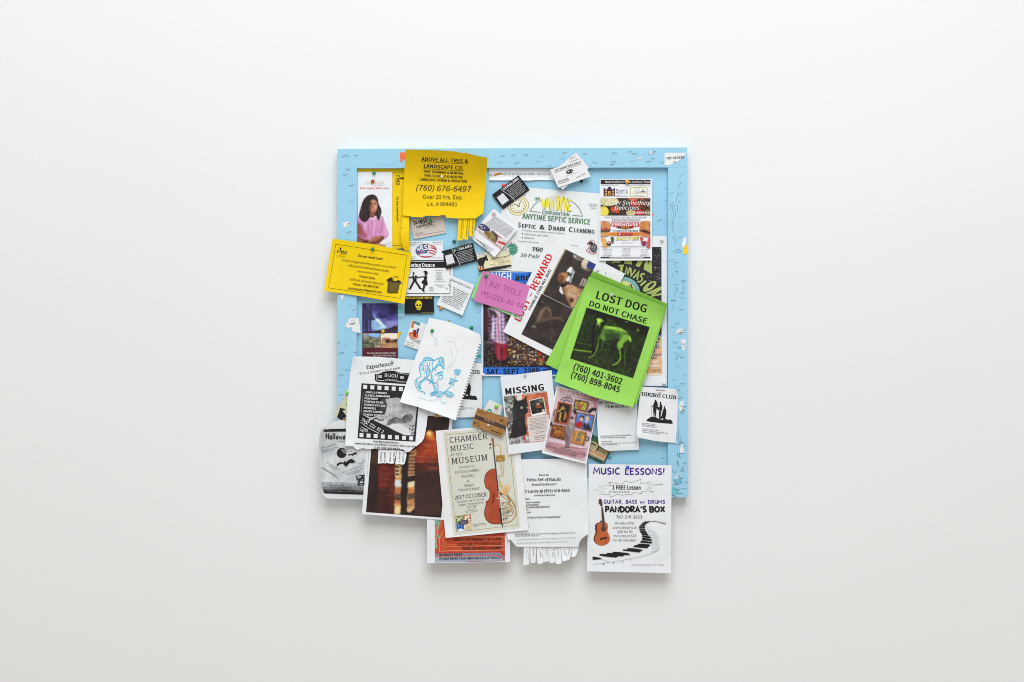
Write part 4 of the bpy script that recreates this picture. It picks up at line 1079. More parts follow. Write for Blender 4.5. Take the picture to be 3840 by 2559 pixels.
s.ell((0xb4682c, 0xdca068, 60), 870, 1235, 100, 66).poly(0xc87a4a, [(770, 1300), (790, 1270), (936, 1290), (936, 1400), (850, 1395), (780, 1345)]).poly((0x3a2422, 0x5a3630, 60), [(785, 1302), (850, 1300), (936, 1335), (936, 1365), (860, 1352), (790, 1325)]).poly(0x8c3430, [(850, 1338), (936, 1362), (936, 1376), (845, 1350)]).poly(0xc88458, [(800, 1385), (860, 1372), (936, 1388), (936, 1412), (850, 1412)])
s.clipz()
s.part('logo').poly(0xbe2028, [(362, 1200), (372, 1196), (762, 1196), (771, 1202), (770, 1252), (690, 1260), (690, 1278), (570, 1294), (440, 1276), (440, 1258), (366, 1250)]).poly(0x362622, [(452, 1258), (680, 1258), (668, 1276), (570, 1288), (462, 1274)]).tx('FIREHOUSE', 372, 1248, 764, 1248, 42, 'B', 0xf2eeec).tx('SUBS', 500, 1282, 636, 1282, 28, 'B', 0xd0a452).tx('FOUNDED BY FIREMEN', 380, 1328, 758, 1328, 18, 'RB', K)
s.rect(0xb02a2a, 450, 1345, 676, 1390).greek(520, 1362, 670, 1362, 14, 0xd87a6a).greek(520, 1382, 670, 1382, 14, 0xd87a6a).rect(0xf0dcd0, 466, 1372, 502, 1380).ell(0xf0dcd0, 484, 1355, 8, 8).greek(360, 1357, 415, 1357, 10, 0x6a3a18).greek(365, 1380, 440, 1380, 10, 0x6a3a18).greek(690, 1357, 780, 1357, 10, 0x6a3a18).greek(690, 1380, 770, 1380, 10, 0x6a3a18)
s.part('logo').tx('JUICE IT UP!', 424, 1456, 768, 1458, 48, 'B', 0x5c5420, .08).tx('JUICE IT UP!', 428, 1451, 762, 1453, 40, 'B', 0xf0da28, .08).tx('Live life juiced', 506, 1502, 684, 1502, 20, 'S', 0xa8a8b2)
s.part('picture').poly((0xd88c40, 0xeab86c, 60), [(205, 1432), (225, 1418), (270, 1420), (284, 1450), (298, 1565), (275, 1572), (250, 1570)]).ell(0x34201e, 326, 1512, 34, 24).poly(0x34201e, [(292, 1505), (360, 1505), (350, 1530), (300, 1530)]).ell((0xa02a24, 0xd8b0a0, 200), 326, 1490, 34, 18).poly((0x3e5a30, 0x5c7a46, 80), [(350, 1412), (402, 1410), (396, 1500), (368, 1502)]).rect(0x7a9a5c, 352, 1408, 402, 1416)
s.poly(0xcc4438, [(783, 1410), (832, 1410), (826, 1450), (795, 1475)]).ell(0x7c2064, 842, 1510, 36, 26).ell(0xb03a2c, 842, 1486, 44, 18).ell(0x3a4030, 850, 1484, 20, 8).poly((0xb83840, 0xd85a60, 60), [(898, 1440), (912, 1412), (937, 1412), (936, 1570), (915, 1578), (876, 1560)])
s.part('lettering').line(0x77777c, 1.2, [(205, 1550), (936, 1550)]); s.z('B4')
s.greek(232, 225, 394, 225, 14, 0x3a3438).greek(522, 207, 660, 207, 14, 0x3a3438).greek(522, 232, 660, 232, 14, 0x3a3438).greek(800, 225, 912, 225, 14, 0x3a3438)
for x0, x1 in ((248, 388), (522, 655), (788, 920)):
    for y in (254, 276, 298): s.greek(x0 + random.uniform(0, 14), y, x1 - random.uniform(0, 14), y, 11, 0x88888e)
    s.greek(x0 - 4, 316, x1 - 4, 316, 13, 0x44444a)
s.rect(0x251a1c, 203, 330, 938, 345).rect(0xcabfc4, 340, 331, 836, 344).greek(346, 343, 832, 343, 11, 0x5a2a34)

s = Sheet('flyer', 'white lost dog reward flyer with red lettering running upward and brown dog photos', 'flyer', 'px', [(2063, 881), (2343, 1027), (2166, 1391), (1887, 1245)],
          slope(880, lv(3.2), 1390, lv(4.6)), 0xe4e5e7, [corner((2063, 881), 70, .003), corner((1887, 1245), 70, .003)], wave=.0007)
s.sm()
s.z('B3').part('heading').tx('LOST \u2013 REWARD', 586, 1295, 1075, 308, 98, 'B', 0xd01a24)
s.part('phone_number').tx('CHARLIE (760) 401-3602', 738, 1120, 1052, 520, 38, 'B')
s.part('photo').snap((1245, 210), (1705, 440), (910, 865), 2, .1, .045).poly((0x2f2826, 0x3c3431, 30), [(1245, 180), (1735, 440), (1370, 1125), (880, 865)])
s.poly((0xb8a88c, 0xcfc0a4, 30), [(1245, 210), (1262, 214), (930, 875), (908, 865)]).poly((0x5c5850, 0x7c7668, 40), [(1395, 280), (1515, 345), (1480, 390), (1400, 370), (1370, 330)]).poly(0xe0e2e2, [(1372, 288), (1412, 328), (1378, 335)]).poly((0xb8ac92, 0xd6cab0, 20), [(1512, 342), (1610, 392), (1580, 480), (1570, 520), (1475, 470)]).poly(0x6e675c, [(1475, 470), (1572, 515), (1600, 490), (1640, 540), (1560, 540), (1480, 490)])
s.poly(0xdfe6e8, [(1335, 468), (1368, 495), (1345, 560), (1318, 585), (1295, 572), (1268, 560), (1300, 500)]).poly(0x97a0a2, [(1368, 500), (1395, 540), (1330, 715), (1308, 700), (1345, 590)]).poly(0xe4e8ea, [(1312, 600), (1330, 620), (1305, 700), (1265, 680), (1275, 640)]).line(0xccd2d4, 2, [(1392, 545), (1325, 715)])
s.poly((0x8a5836, 0xb07c50, 40), [(1140, 640), (1150, 590), (1190, 560), (1240, 556), (1280, 566), (1312, 556), (1322, 590), (1296, 606), (1270, 640), (1264, 695), (1220, 715), (1160, 705)]).poly(0x74472c, [(1142, 640), (1160, 610), (1210, 590), (1240, 620), (1230, 690), (1170, 700)]).poly(0x241a18, [(1272, 558), (1312, 552), (1324, 582), (1302, 604), (1284, 580)])
s.tone(5, 0xb98458, [(1190, 570), (1240, 560), (1280, 575), (1250, 600), (1200, 600)]).tone(6, 0x5e3822, [(1150, 660), (1200, 690), (1250, 690), (1220, 715), (1160, 705)]).poly((0x9a6e4c, 0xc29a74, 40), [(1205, 780), (1250, 745), (1300, 735), (1370, 738), (1430, 780), (1520, 790), (1510, 860), (1440, 930), (1372, 1095), (1330, 1060), (1280, 960), (1240, 870)]).poly(0xb88a6a, [(1430, 800), (1500, 800), (1480, 860), (1430, 880)]).tone(8, 0xcaa684, [(1290, 830), (1370, 870), (1440, 890), (1400, 950), (1330, 920), (1260, 880)]).tone(8, 0x7c5438, [(1280, 940), (1330, 1040), (1360, 1080), (1320, 1040), (1270, 960)]).tone(7, 0x87583c, [(1210, 790), (1260, 760), (1250, 860), (1230, 850)]).tone(8, 0x94664a, [(1420, 740), (1510, 790), (1500, 850), (1440, 780)]).tone(4, 0x5a3826, [(1310, 950), (1340, 928), (1375, 945), (1380, 985), (1345, 1010), (1308, 985)]).ell(0x553423, 1342, 968, 28, 30)
s.poly(0x221c1c, [(1190, 720), (1262, 715), (1290, 740), (1215, 790), (1195, 760)]).poly(0xe0e0de, [(1180, 756), (1200, 780), (1235, 885), (1200, 870), (1158, 838)]).poly((0x94827c, 0xb8a49e, 60), [(1505, 640), (1575, 660), (1550, 780), (1455, 742)]).line(0x4a3c3a, 3, [(1530, 660), (1500, 740)]).line(0x1e1a1e, 3, [(1440, 770), (1540, 800)])
s.z('F7').poly(0x26387e, [(1410, 735), (1618, 830), (1560, 970), (1352, 870)]); s.z('B3'); s.develop()
s.part('photo').snap((905, 872), (1366, 1100), (608, 1466), 2, .14, .06).poly((0x2c2321, 0x3a302d, 26), [(905, 842), (1400, 1100), (1075, 1760), (570, 1466)])
s.poly((0x43362c, 0x5c4a3a, 40), [(925, 1085), (975, 1062), (1030, 1085), (1052, 1150), (1060, 1215), (1150, 1212), (1230, 1270), (1235, 1300), (1150, 1250), (1010, 1250), (930, 1290), (860, 1310), (815, 1310), (840, 1240), (870, 1150)])
s.soft(1.5).tone(8, 0x7a644e, [(835, 1290), (860, 1200), (900, 1120), (960, 1080), (930, 1150), (890, 1240), (860, 1300)]).tone(5, 0x6a5642, [(985, 1066), (1030, 1090), (1050, 1150), (1040, 1200), (1020, 1140)]).line(0x826c56, 2.2, [(815, 1308), (845, 1230), (880, 1140), (930, 1085), (985, 1066), (1030, 1090), (1048, 1150), (1030, 1210)]).line(0x7a6450, 2.4, [(1030, 1212), (1120, 1220), (1200, 1230), (1232, 1282)]).poly(0x6a5a4c, [(735, 1350), (780, 1325), (832, 1340), (815, 1395), (780, 1370)]).line(0x6a5846, 2, [(1060, 1260), (1050, 1420), (1110, 1500)]).line(0x6a5846, 2, [(1060, 1480), (1040, 1570)]).ell(0x76706c, 915, 992, 14, 12).speck([(800, 1060), (860, 1060), (820, 1240), (760, 1240)], 8, 1, 2, [0x5a3a36, 0x5a5250]).soft(.9).develop()
s.z('B4').part('lettering').tx('M', 160, 565, 188, 540, 30, 'S').tx('or', 262, 600, 296, 566, 26, 'S')

# ---- bright green lost dog notices, three on one pin
gA = paper(0x9ad858)
s = Sheet('flyer', 'green lost dog flyer rearmost of three, sticking out at left', 'flyer', 'px', [(2223, 1016), (2503, 1140), (2330, 1500), (2046, 1366)], slope(1016, .0312, 1500, .0325), 0x92cc54, [edge((2223, 1016), (2503, 1140), 60, .010), corner((2046, 1366), 90, .005)], wave=.0009)
s = Sheet('flyer', 'green lost dog flyer in the middle of three, showing a thin right edge', 'flyer', 'px', [(2216, 1032), (2502, 1150), (2387, 1517), (2092, 1425)], slope(1030, .0335, 1520, .036), 0x92cc54, [edge((2216, 1032), (2502, 1150), 50, .010)], wave=.0008)
s = Sheet('flyer', 'green lost dog flyer on top of three, with photo of a thin standing dog', 'flyer', 'px', [(2208, 1037), (2498, 1151), (2373, 1528), (2228, 1490), (2079, 1430)], slope(1037, .0358, 1528, .0405), 0x98d25c, [edge((2208, 1037), (2498, 1151), 70, .012), edge((2373, 1528), (2079, 1430), 60, .006), corner((2498, 1151), 60, .006)], wave=.0012)
s.sm()
s.z('E3').part('heading').tx('LOST DOG', 322, 345, 884, 505, 84, 'B').tx('DO NOT CHASE', 250, 425, 885, 625, 58, 'B')
s.part('phone_number').tx('(760) 401-3602', 80, 1118, 613, 1287, 66, 'B').tx('(760) 898-8045', 52, 1207, 588, 1374, 66, 'B')
s.part('photo'); PQ = [(232, 445), (918, 660), (740, 1220), (52, 1000)]
s.snap((232, 445), (918, 660), (52, 1000), 1.9, .16, .09, (1.07, .98, .84))
s.poly((0x121a0c, 0x203a17, 130, .3, .72), [(180, 400), (980, 640), (760, 1290), (0, 1010)])
s.tone(9, (0x0b0d09, 0x131a0f, 60), [(200, 430), (950, 640), (900, 760), (800, 720), (640, 640), (420, 600), (360, 545), (215, 500)])
s.tone(6, (0x12160c, 0x2c3c1e, 190, .3, .7), [(40, 940), (300, 940), (560, 1010), (880, 850), (760, 1250), (20, 1020)])
s.speck([(60, 980), (300, 960), (760, 1130), (740, 1210)], 200, .6, 1.5, [0x40702a, 0x2c4c1c, 0x5a9a38, 0x10140c], 1.6).speck([(200, 560), (330, 590), (320, 850), (120, 800)], 160, .5, 1.8, [0x2c4e1a, 0x1c3212, 0x3a6422], .5).speck([(440, 560), (540, 590), (560, 640), (440, 620)], 34, .7, 1.5, [0x7ab848, 0x4a7a2a])
s.speck([(740, 720), (870, 760), (800, 1000), (720, 960)], 100, .6, 1.8, [0x26421a, 0x1a2e12, 0x345a20], .6)
s.soft(1.2).line(0x78b440, 4.5, [(85, 905), (290, 932)]).line(0x456f26, 2.6, [(130, 830), (300, 860)]).line(0x3f6a24, 3, [(410, 905), (500, 918)]).line(0x0b0d09, 9, [(300, 640), (302, 960)]).line(0x0b0d09, 6, [(515, 840), (500, 960)])
s.soft(1.2)
s.poly((0x2f5420, 0x548a34, 70), [(400, 650), (430, 636), (500, 650), (565, 655), (640, 684), (696, 728), (720, 785), (718, 830), (690, 812), (660, 862), (622, 890), (575, 880), (560, 850), (592, 792), (540, 778), (470, 800), (420, 812), (388, 795), (366, 750), (370, 690)])
s.tone(4, 0x8cc852, [(420, 645), (500, 654), (565, 660), (640, 690), (690, 735), (640, 715), (560, 690), (480, 680), (420, 680)]).tone(7, 0x22401a, [(440, 740), (520, 720), (600, 740), (570, 780), (500, 790), (430, 800)]).tone(7, 0x568e36, [(390, 700), (430, 700), (430, 780), (395, 780)])
s.tone(4, 0x76b446, [(640, 725), (700, 758), (680, 800), (622, 850), (610, 900), (566, 900), (562, 852), (604, 800)]).tone(5, 0xaae66a, [(690, 750), (716, 795), (712, 822), (694, 800)]).tone(4, 0x162010, [(545, 780), (600, 770), (580, 800), (548, 850), (540, 880), (515, 870)]).tone(4, 0x1c2a12, [(650, 820), (690, 806), (715, 834), (690, 872), (652, 900), (630, 880)])
s.poly(0x7ebe46, [(336, 572), (352, 562), (375, 562), (405, 578), (418, 596), (392, 612), (386, 650), (366, 664), (342, 652), (334, 618), (350, 600)]).tone(3, 0xb4ea78, [(350, 568), (378, 572), (372, 610), (356, 600)]).tone(3, 0x1a2410, [(336, 640), (362, 632), (372, 658), (350, 664)]).tone(2.5, 0x131a0d, [(328, 580), (350, 592), (338, 622), (330, 650), (320, 620)]).tone(3, 0x10150b, [(384, 604), (420, 600), (426, 640), (402, 670), (376, 662)]).tone(3, 0x1a2410, [(380, 660), (400, 668), (392, 720), (372, 760), (362, 720)])
s.line(0x62983a, 3.6, [(364, 770), (356, 850), (338, 920), (302, 978), (248, 992)]).line(0x3e6626, 2.8, [(418, 800), (405, 880), (372, 930), (352, 945)]).line(0x6ca83e, 4.4, [(582, 880), (600, 950), (602, 1010), (560, 1058), (512, 1078)]).line(0x3e6626, 3.4, [(668, 860), (645, 920), (648, 1010), (650, 1092)]).tone(3, 0x1c2a14, [(366, 790), (384, 800), (378, 880), (362, 880)])
s.line(0x8cc850, 1.8, [(795, 668), (778, 690), (785, 706), (803, 704), (802, 690), (782, 692)]).line(0x7ab848, 1.8, [(650, 600), (680, 606)])
s.develop()

# ---- lower middle
s = Sheet('flyer', 'missing cat flyer with a black cat on red brick', 'flyer', 'E4', [(75, 150), (960, 40), (1032, 720), (1100, 1388), (660, 1440), (215, 1502)], slope(1385, .031, 1700, .0385), 0xe2e4e8, [corner((1876, 1412), 60, .003)], wave=.0008)
s.part('heading').tx('MISSING', 160, 468, 850, 384, 108, 'K')
s.part('lettering').greek(452, 458, 886, 408, 18, 0x44444a)
s.part('photo').snap((135, 490), (884, 418), (228, 1325), 2, .1, .05); s.poly(0xe2e4e8, [(100, 440), (930, 380), (1010, 1300), (200, 1360)])
s.poly((0x3a3e38, 0xb8bab0, 130, .3, .7), [(130, 480), (400, 470), (400, 1322), (200, 1330)]).poly(0xd8d0d0, [(325, 470), (465, 455), (500, 560), (370, 575)]).poly(0xc88a78, [(335, 465), (365, 462), (372, 520), (350, 530)])
s.poly((0xb4563c, 0xd07a5c, 60), [(450, 462), (890, 415), (985, 1260), (560, 1310), (480, 1310), (470, 900)])
for y, a, b in ((600, 500, 580), (700, 500, 600), (800, 480, 620), (950, 490, 560), (1100, 490, 580), (585, 840, 910), (745, 850, 930)): s.line(0xc0ac9c if y != 585 else 0x6a7a5a, 2.4, [(a, y), (b, y - 8)])
s.sm().poly(0x221f20, [(300, 572), (300, 545), (312, 534), (335, 538), (372, 575), (440, 555), (480, 540), (524, 490), (534, 474), (536, 490), (524, 560), (552, 620), (558, 700), (545, 785), (505, 800), (500, 950), (528, 1030), (535, 1130), (505, 1172), (430, 1188), (380, 1205), (218, 1222), (232, 1180), (262, 1130), (282, 1000), (290, 870), (296, 700)])
s.poly(0x3a3334, [(308, 560), (320, 548), (345, 572), (330, 590)]).ell(0xd4d8ae, 446, 690, 21, 22).ell(0x2a2a20, 450, 688, 8, 12).ell(0xd4d8ae, 538, 686, 9, 18).tone(10, 0x3c3839, [(320, 700), (350, 720), (335, 950), (305, 900)]).tone(10, 0x343031, [(400, 780), (480, 790), (460, 860), (410, 850)]).tone(8, 0x302c2d, [(380, 900), (440, 950), (430, 1080), (390, 1060)])
s.sm(False).poly((0x4a484a, 0xd0ccc8, 160, .3, .7), [(220, 1228), (400, 1204), (575, 1170), (582, 1282), (228, 1325)]).line(0xb02a28, 4, [(490, 1160), (505, 1285)]).line(0xd8d0cc, 2.4, [(515, 1150), (530, 1280)])
s.speck([(135, 860), (290, 860), (260, 1130), (205, 1160)], 34, 1.5, 3.4, [0xd8d4d0, 0x6a5a5a, 0x2c2a2a, 0xb8a8a8]).develop()
s.part('text_panel', under='photo').poly(0xd8cdc6, [(535, 850), (908, 806), (945, 1245), (580, 1285)])
for i in range(9): s.greek(575 + (i % 4) * 8, 888 + i * 24, 895 - (i * 31 % 40), 855 + i * 24, 15, 0x55504e)
for y, a, b in ((1118, 650, 870), (1140, 695, 815), (1190, 655, 880), (1216, 665, 890), (1245, 675, 890)): s.greek(a, y, b, y - 22, 15, 0x3a3634)
s.part('snapshot', under='photo').poly(0xe4e2e0, [(570, 562), (820, 508), (876, 796), (615, 842)]).snap((578, 572), (812, 520), (622, 806), 1.5, .1, .06).poly(0x222226, [(540, 520), (880, 480), (880, 820), (580, 850)]).poly((0x222226, 0x3c4034, 120), [(578, 572), (812, 520), (842, 766), (622, 806)]).poly((0x6a7a4a, 0x2c3424, 120), [(700, 548), (812, 524), (828, 640), (770, 600)])
s.ell(0xc08c70, 728, 625, 30, 38).poly((0x8a4426, 0xa85834, 120), [(690, 652), (720, 640), (768, 640), (790, 690), (745, 724), (702, 702)]).ell(0x36406c, 728, 588, 36, 22).poly(0x1b1a1f, [(622, 760), (690, 700), (800, 690), (842, 766), (622, 806)]).poly(0xc0b8b0, [(790, 720), (836, 710), (842, 766), (800, 772)]).tone(3, 0xd8a488, [(735, 605), (752, 615), (748, 645), (735, 640)]).line(0xb09a80, 1.6, [(715, 715), (730, 780)]).develop()

s = Sheet('flyer', 'pink thrift store art show flyer with framed paintings', 'flyer', 'E1', [(355, 28), (1192, 264), (1060, 920), (935, 1568), (500, 1468), (60, 1356), (210, 690)], slope(1446, .0335, 1740, .0405), 0xe4e4e8, [corner((2203, 1740), 80, .005)], wave=.0007)
s.sm()
s.part('picture').snap((378, 74), (1186, 285), (108, 1312), 1.8, .1, .045).poly((0xc0a2a8, 0xd4bcc0, 18), [(330, 20), (1260, 260), (950, 1580), (40, 1340)])
s.poly((0xa67078, 0xb48088, 30), [(1000, 210), (1190, 285), (1120, 600), (1080, 420)]).poly((0xa87880, 0xb88a90, 30), [(160, 1120), (500, 1190), (960, 1300), (915, 1500), (108, 1312)]).line(0xdac6ca, 4, [(175, 1085), (520, 1165), (975, 1265)])
for a in ([(425, 325), (500, 270), (585, 258), (665, 312), (655, 370)], [(480, 335), (540, 310), (640, 360)], [(480, 345), (500, 380)]): s.line(0x2a2226, 3, a)
s.poly(0x241e24, [(945, 570), (1000, 490), (1070, 462), (1140, 478), (1135, 545), (1100, 525), (1050, 540), (1010, 580)]).poly(0x241e24, [(660, 500), (745, 520), (730, 600), (690, 580)]).poly(0x2a2226, [(245, 730), (272, 760), (250, 835), (218, 830), (230, 780)]).line(0x2a2226, 4, [(930, 1040), (985, 1045), (970, 1120), (920, 1115), (930, 1065)]).line(0x2a2226, 3, [(330, 500), (290, 600), (300, 640)])
def frame(c, q, ci, qi):
    s.tone(5, 0x8a7076, [(x + 12, y + 16) for x, y in q]).poly(c, q).poly(ci, qi)
frame((0x823c18, 0xa85426, 60), [(378, 342), (658, 402), (578, 808), (292, 752)], 0x201d20, [(412, 378), (612, 420), (545, 765), (346, 722)])
s.ell(0xd6ac3c, 475, 470, 34, 34).ell(0x6a2a1c, 476, 470, 14, 14).line(0xcaa23c, 5, [(448, 495), (410, 530), (378, 555)]).line(0xd0a83c, 6, [(455, 560), (415, 600), (430, 640), (400, 690), (430, 725)]).poly((0x8a4a26, 0xb07038, 60), [(515, 500), (558, 600), (542, 690), (470, 732), (495, 640)]).line(0xd8b45a, 2, [(500, 520), (525, 490)])
frame(0x362620, [(708, 300), (982, 360), (942, 556), (680, 492)], (0x8a7a2c, 0xc0b048, 140), [(726, 326), (956, 376), (920, 536), (702, 478)])
s.poly(0xb8302a, [(760, 400), (800, 378), (842, 398), (838, 450), (800, 500), (770, 470)]).poly(0xd89a80, [(780, 400), (825, 405), (815, 430), (785, 425)]).speck([(730, 340), (940, 380), (915, 520), (705, 470)], 26, 1.4, 3, [0xb04a30, 0xd8c85a, 0x4a6a30, 0xe0dca0])
frame((0x4e3024, 0x6e4a36, 60), [(735, 552), (1098, 612), (1028, 936), (698, 846)], (0x4c70b8, 0x6a90d0, 30), [(752, 574), (1076, 640), (1012, 910), (722, 832)])
s.poly(0xae241f, [(722, 790), (780, 728), (840, 740), (870, 775), (858, 862), (722, 832)]).ell(0x34201a, 845, 655, 42, 34).ell(0xdcb496, 838, 690, 32, 42).ell(0xb89078, 836, 682, 26, 8).poly(0x1e2538, [(862, 868), (875, 775), (930, 755), (990, 790), (1022, 880), (1010, 910)]).ell(0xc8b880, 952, 665, 40, 30).ell(0xdcb496, 948, 702, 32, 42).ell(0x9a8478, 946, 694, 26, 7).poly(0xe0e0e4, [(918, 752), (950, 750), (938, 800)]).line(0x5a88c0, 2.4, [(932, 765), (926, 810)])
frame((0x4e2614, 0x6a3a20, 60), [(262, 790), (530, 836), (506, 1104), (218, 1034)], (0x6a3818, 0xa4622e, 90), [(282, 815), (508, 855), (488, 1078), (242, 1015)])
s.line(0xc88a50, 4, [(320, 870), (350, 930), (310, 980)]).line(0xc07a40, 5, [(400, 910), (390, 980), (420, 1010)]).speck([(290, 850), (480, 880), (460, 1040), (280, 1000)], 30, 1.4, 3.4, [0x4a2410, 0xc08448, 0x7a441e])
frame((0x94501e, 0xc08038, 70), [(690, 905), (938, 955), (886, 1216), (636, 1158)], (0xa87030, 0xc89850, 70), [(730, 945), (905, 982), (862, 1180), (680, 1130)])
s.poly(0x3a7068, [(770, 968), (835, 980), (825, 1015), (765, 1005)]).poly((0x6a7878, 0x8a7a50, 80), [(755, 1015), (830, 1030), (815, 1080), (740, 1065)]).poly(0x5a6488, [(735, 1072), (822, 1088), (812, 1130), (722, 1112)]).line(0xd8a838, 4, [(880, 1020), (860, 1130)])
s.soft(.9).poly((0x8a767a, 0x9e8a8e, 60), [(545, 790), (590, 755), (650, 758), (705, 795), (722, 860), (700, 930), (660, 980), (640, 1100), (610, 1245), (520, 1246), (515, 1100), (530, 970), (512, 880)]).poly(0x776468, [(530, 1000), (600, 1010), (590, 1240), (518, 1244)]).ell(0xcaa88c, 655, 690, 32, 42).ell(0x4a3c38, 652, 668, 34, 26).poly(0x241e20, [(490, 1235), (610, 1240), (600, 1256), (500, 1250)]).poly(0x9a6068, [(600, 1240), (960, 1270), (950, 1290), (620, 1252)]).tone(6, 0x6c595e, [(520, 900), (560, 960), (550, 1100), (520, 1080)]).tone(8, 0xaa989c, [(590, 780), (660, 790), (680, 860), (620, 880)]).develop()
s.part('heading').tx('TALES FROM THE TRASH', 408, 158, 1158, 330, 50, 'R', 0x9c4846).tx('A THRIFT STORE ART SHOW', 492, 222, 1048, 338, 24, 'R', 0x2c2426).greek(580, 140, 1000, 228, 14, 0x9c6468)
s.part('lettering').greek(410, 1252, 660, 1308, 18, 0x4a2a30).tx('SATURDAY, SEPTEMBER 23RD AT 6PM', 158, 1240, 905, 1402, 30, 'R', 0x4a2a30).tx('LA MATADORA GALLERY', 292, 1308, 748, 1410, 30, 'R', 0x4a2a30).greek(285, 1340, 745, 1428, 18, 0x4a2a30)

s = Sheet('postcard', 'green and beige postcard of a parked camper, half hidden by the film flyer', 'postcard', 'E1', [(900, 925), (1065, 1000), (1470, 1185), (1268, 1572), (980, 1438), (700, 1300)], lv(.6), 0xc4b48e, wave=.0004)
s.part('picture').poly((0x2c5640, 0x447a58, 60), [(905, 930), (1180, 1055), (1160, 1170), (1040, 1110), (880, 1020)]).poly((0xb0a078, 0xcabc98, 40), [(900, 1030), (1040, 1110), (1160, 1170), (1440, 1310), (1310, 1470), (900, 1260)])
for q in ([(1040, 1150), (1120, 1192), (1112, 1215), (1030, 1175)], [(1190, 1235), (1260, 1272), (1225, 1330), (1155, 1295)], [(1285, 1285), (1375, 1330), (1335, 1390), (1250, 1345)]): s.poly(0x3a3226, q)
for q in ([(1200, 1250), (1252, 1275), (1225, 1318), (1172, 1292)], [(1290, 1300), (1358, 1335), (1328, 1378), (1262, 1342)]): s.poly((0xa89a74, 0xc0b48c, 60), q)
s.line(0x241c18, 3.4, [(1178, 1220), (1128, 1330)]).poly(0xd89a6c, [(960, 1265), (1310, 1430), (1300, 1480), (960, 1320)]).line(0xeadcc4, 3, [(960, 1330), (1290, 1490)]).poly((0x1f3c34, 0x35584c, 60), [(960, 1380), (1270, 1520), (1250, 1562), (960, 1430)]).line(0x9a7a5a, 2, [(960, 1360), (1280, 1505)]).line(0x1f1a18, 4, [(1392, 1330), (1270, 1565)])

s = Sheet('flyer', 'white film society flyer with curled lower left corner', 'flyer', 'E2', [(150, 270), (600, 270), (940, 320), (955, 700), (992, 1386), (700, 1396), (360, 1408), (285, 1388), (200, 1330), (148, 1285), (128, 1150), (105, 760), (115, 500)],
          lv(3.2), 0xe1e3e5, [corner((2246, 1680), 120, .016), edge((2246, 1680), (2240, 1570), 50, .005)], wave=.0008)
s.part('heading').tx('THE DESERT CLASSIC', 92, 430, 900, 398, 54, 'RB').tx('FILM SOCIETY', 285, 510, 792, 494, 52, 'RB')
s.part('lettering').tx('Featuring Classic Film Presentations', 172, 1112, 850, 1086, 26, 'R', K, .2).tx('Yucca Valley & Palm Springs', 182, 1148, 712, 1130, 26, 'R', K, .2).tx('For More Info:', 193, 1226, 430, 1220, 26, 'R', K, .2).greek(193, 1262, 946, 1242, 20, 0x333338).tx('or call 760-365-0475', 193, 1294, 525, 1286, 24, 'R', K, .2)

HK = [(1040, 60), (1500, 85), (1750, 112), (1786, 150), (1803, 230), (1802, 420), (1790, 800), (1760, 1240), (1500, 1222), (1300, 1196), (1100, 1155), (975, 1135), (942, 1080), (935, 1000), (960, 700), (1000, 300)]
def hikers(s, ox, oy, k):
    def q(P): return [(ox + x * k, oy + y * k) for x, y in P]
    s.part('picture').poly(K, q([(1120, 782), (1180, 730), (1250, 685), (1330, 690), (1400, 738), (1430, 752), (1520, 750), (1560, 738), (1600, 760), (1645, 742), (1680, 780), (1707, 842), (1600, 835), (1300, 810)]))
    s.poly(K, q([(1322, 335), (1345, 335), (1352, 365), (1372, 380), (1384, 440), (1378, 500), (1352, 525), (1345, 690), (1322, 692), (1318, 560), (1310, 692), (1292, 690), (1284, 520), (1288, 430), (1316, 368)]))
    s.line(K, 2.0, q([(1290, 450), (1262, 480), (1240, 485)])).line(0x8a8a8c, 1.2, q([(1240, 435), (1258, 690)])).poly(K, q([(1365, 488), (1445, 492), (1445, 545), (1372, 548)]))
    s.poly(K, q([(1428, 372), (1452, 374), (1452, 420), (1476, 460), (1484, 500), (1462, 560), (1446, 620), (1436, 756), (1408, 754), (1404, 600), (1420, 540), (1420, 430)]))
    s.poly(K, q([(1512, 466), (1532, 468), (1534, 510), (1558, 540), (1562, 620), (1548, 680), (1538, 752), (1502, 752), (1480, 705), (1440, 754), (1432, 730), (1470, 640), (1490, 545), (1514, 510)]))
s = Sheet('flyer', 'white hiking club flyer with three hikers, overlapping the right rail', 'flyer', 'E2', HK, slope(1450, OVER, 1660, OVER + .002), 0xe3e4e7, [corner((2540, 1462), 60, .008), edge((2394, 1648), (2388, 1610), 40, .004), corner((2392, 1640), 90, .010)], wave=.0009)
s.sm()
s.part('heading').tx('HI-DESERT', 1340, 142, 1546, 158, 26, 'RB').tx('HIKING CLUB', 1040, 246, 1775, 326, 74, 'RB')
hikers(s, 0, 0, 1)
s.part('lettering')
for x0, y0, x1, y1 in ((1055, 832, 1336, 862), (1055, 862, 1366, 896), (1055, 892, 1362, 926), (1052, 948, 1412, 990), (1055, 982, 1604, 1050), (1060, 1016, 1436, 1064)): s.greek(x0, y0, x1, y1, 22, 0x2c2c30)

s = Sheet('flyer', 'white hiking club flyer mostly hidden behind the notebook drawing', 'flyer', 'C2', [(640, 440), (1206, 442), (1205, 1222), (1120, 1234), (760, 1245), (640, 1245)], lv(2.2), 0xe2e4e6, wave=.0006)
s.sm()
s.part('heading').tx('HIKING CLUB', 665, 600, 1178, 600, 56, 'RB')
hikers(s, -50, 395, .7)
s.part('lettering').greek(870, 1086, 950, 1086, 16, 0x2c2c30).greek(850, 1106, 1085, 1104, 14, 0x2c2c30).greek(850, 1128, 965, 1126, 13, 0x44444a)

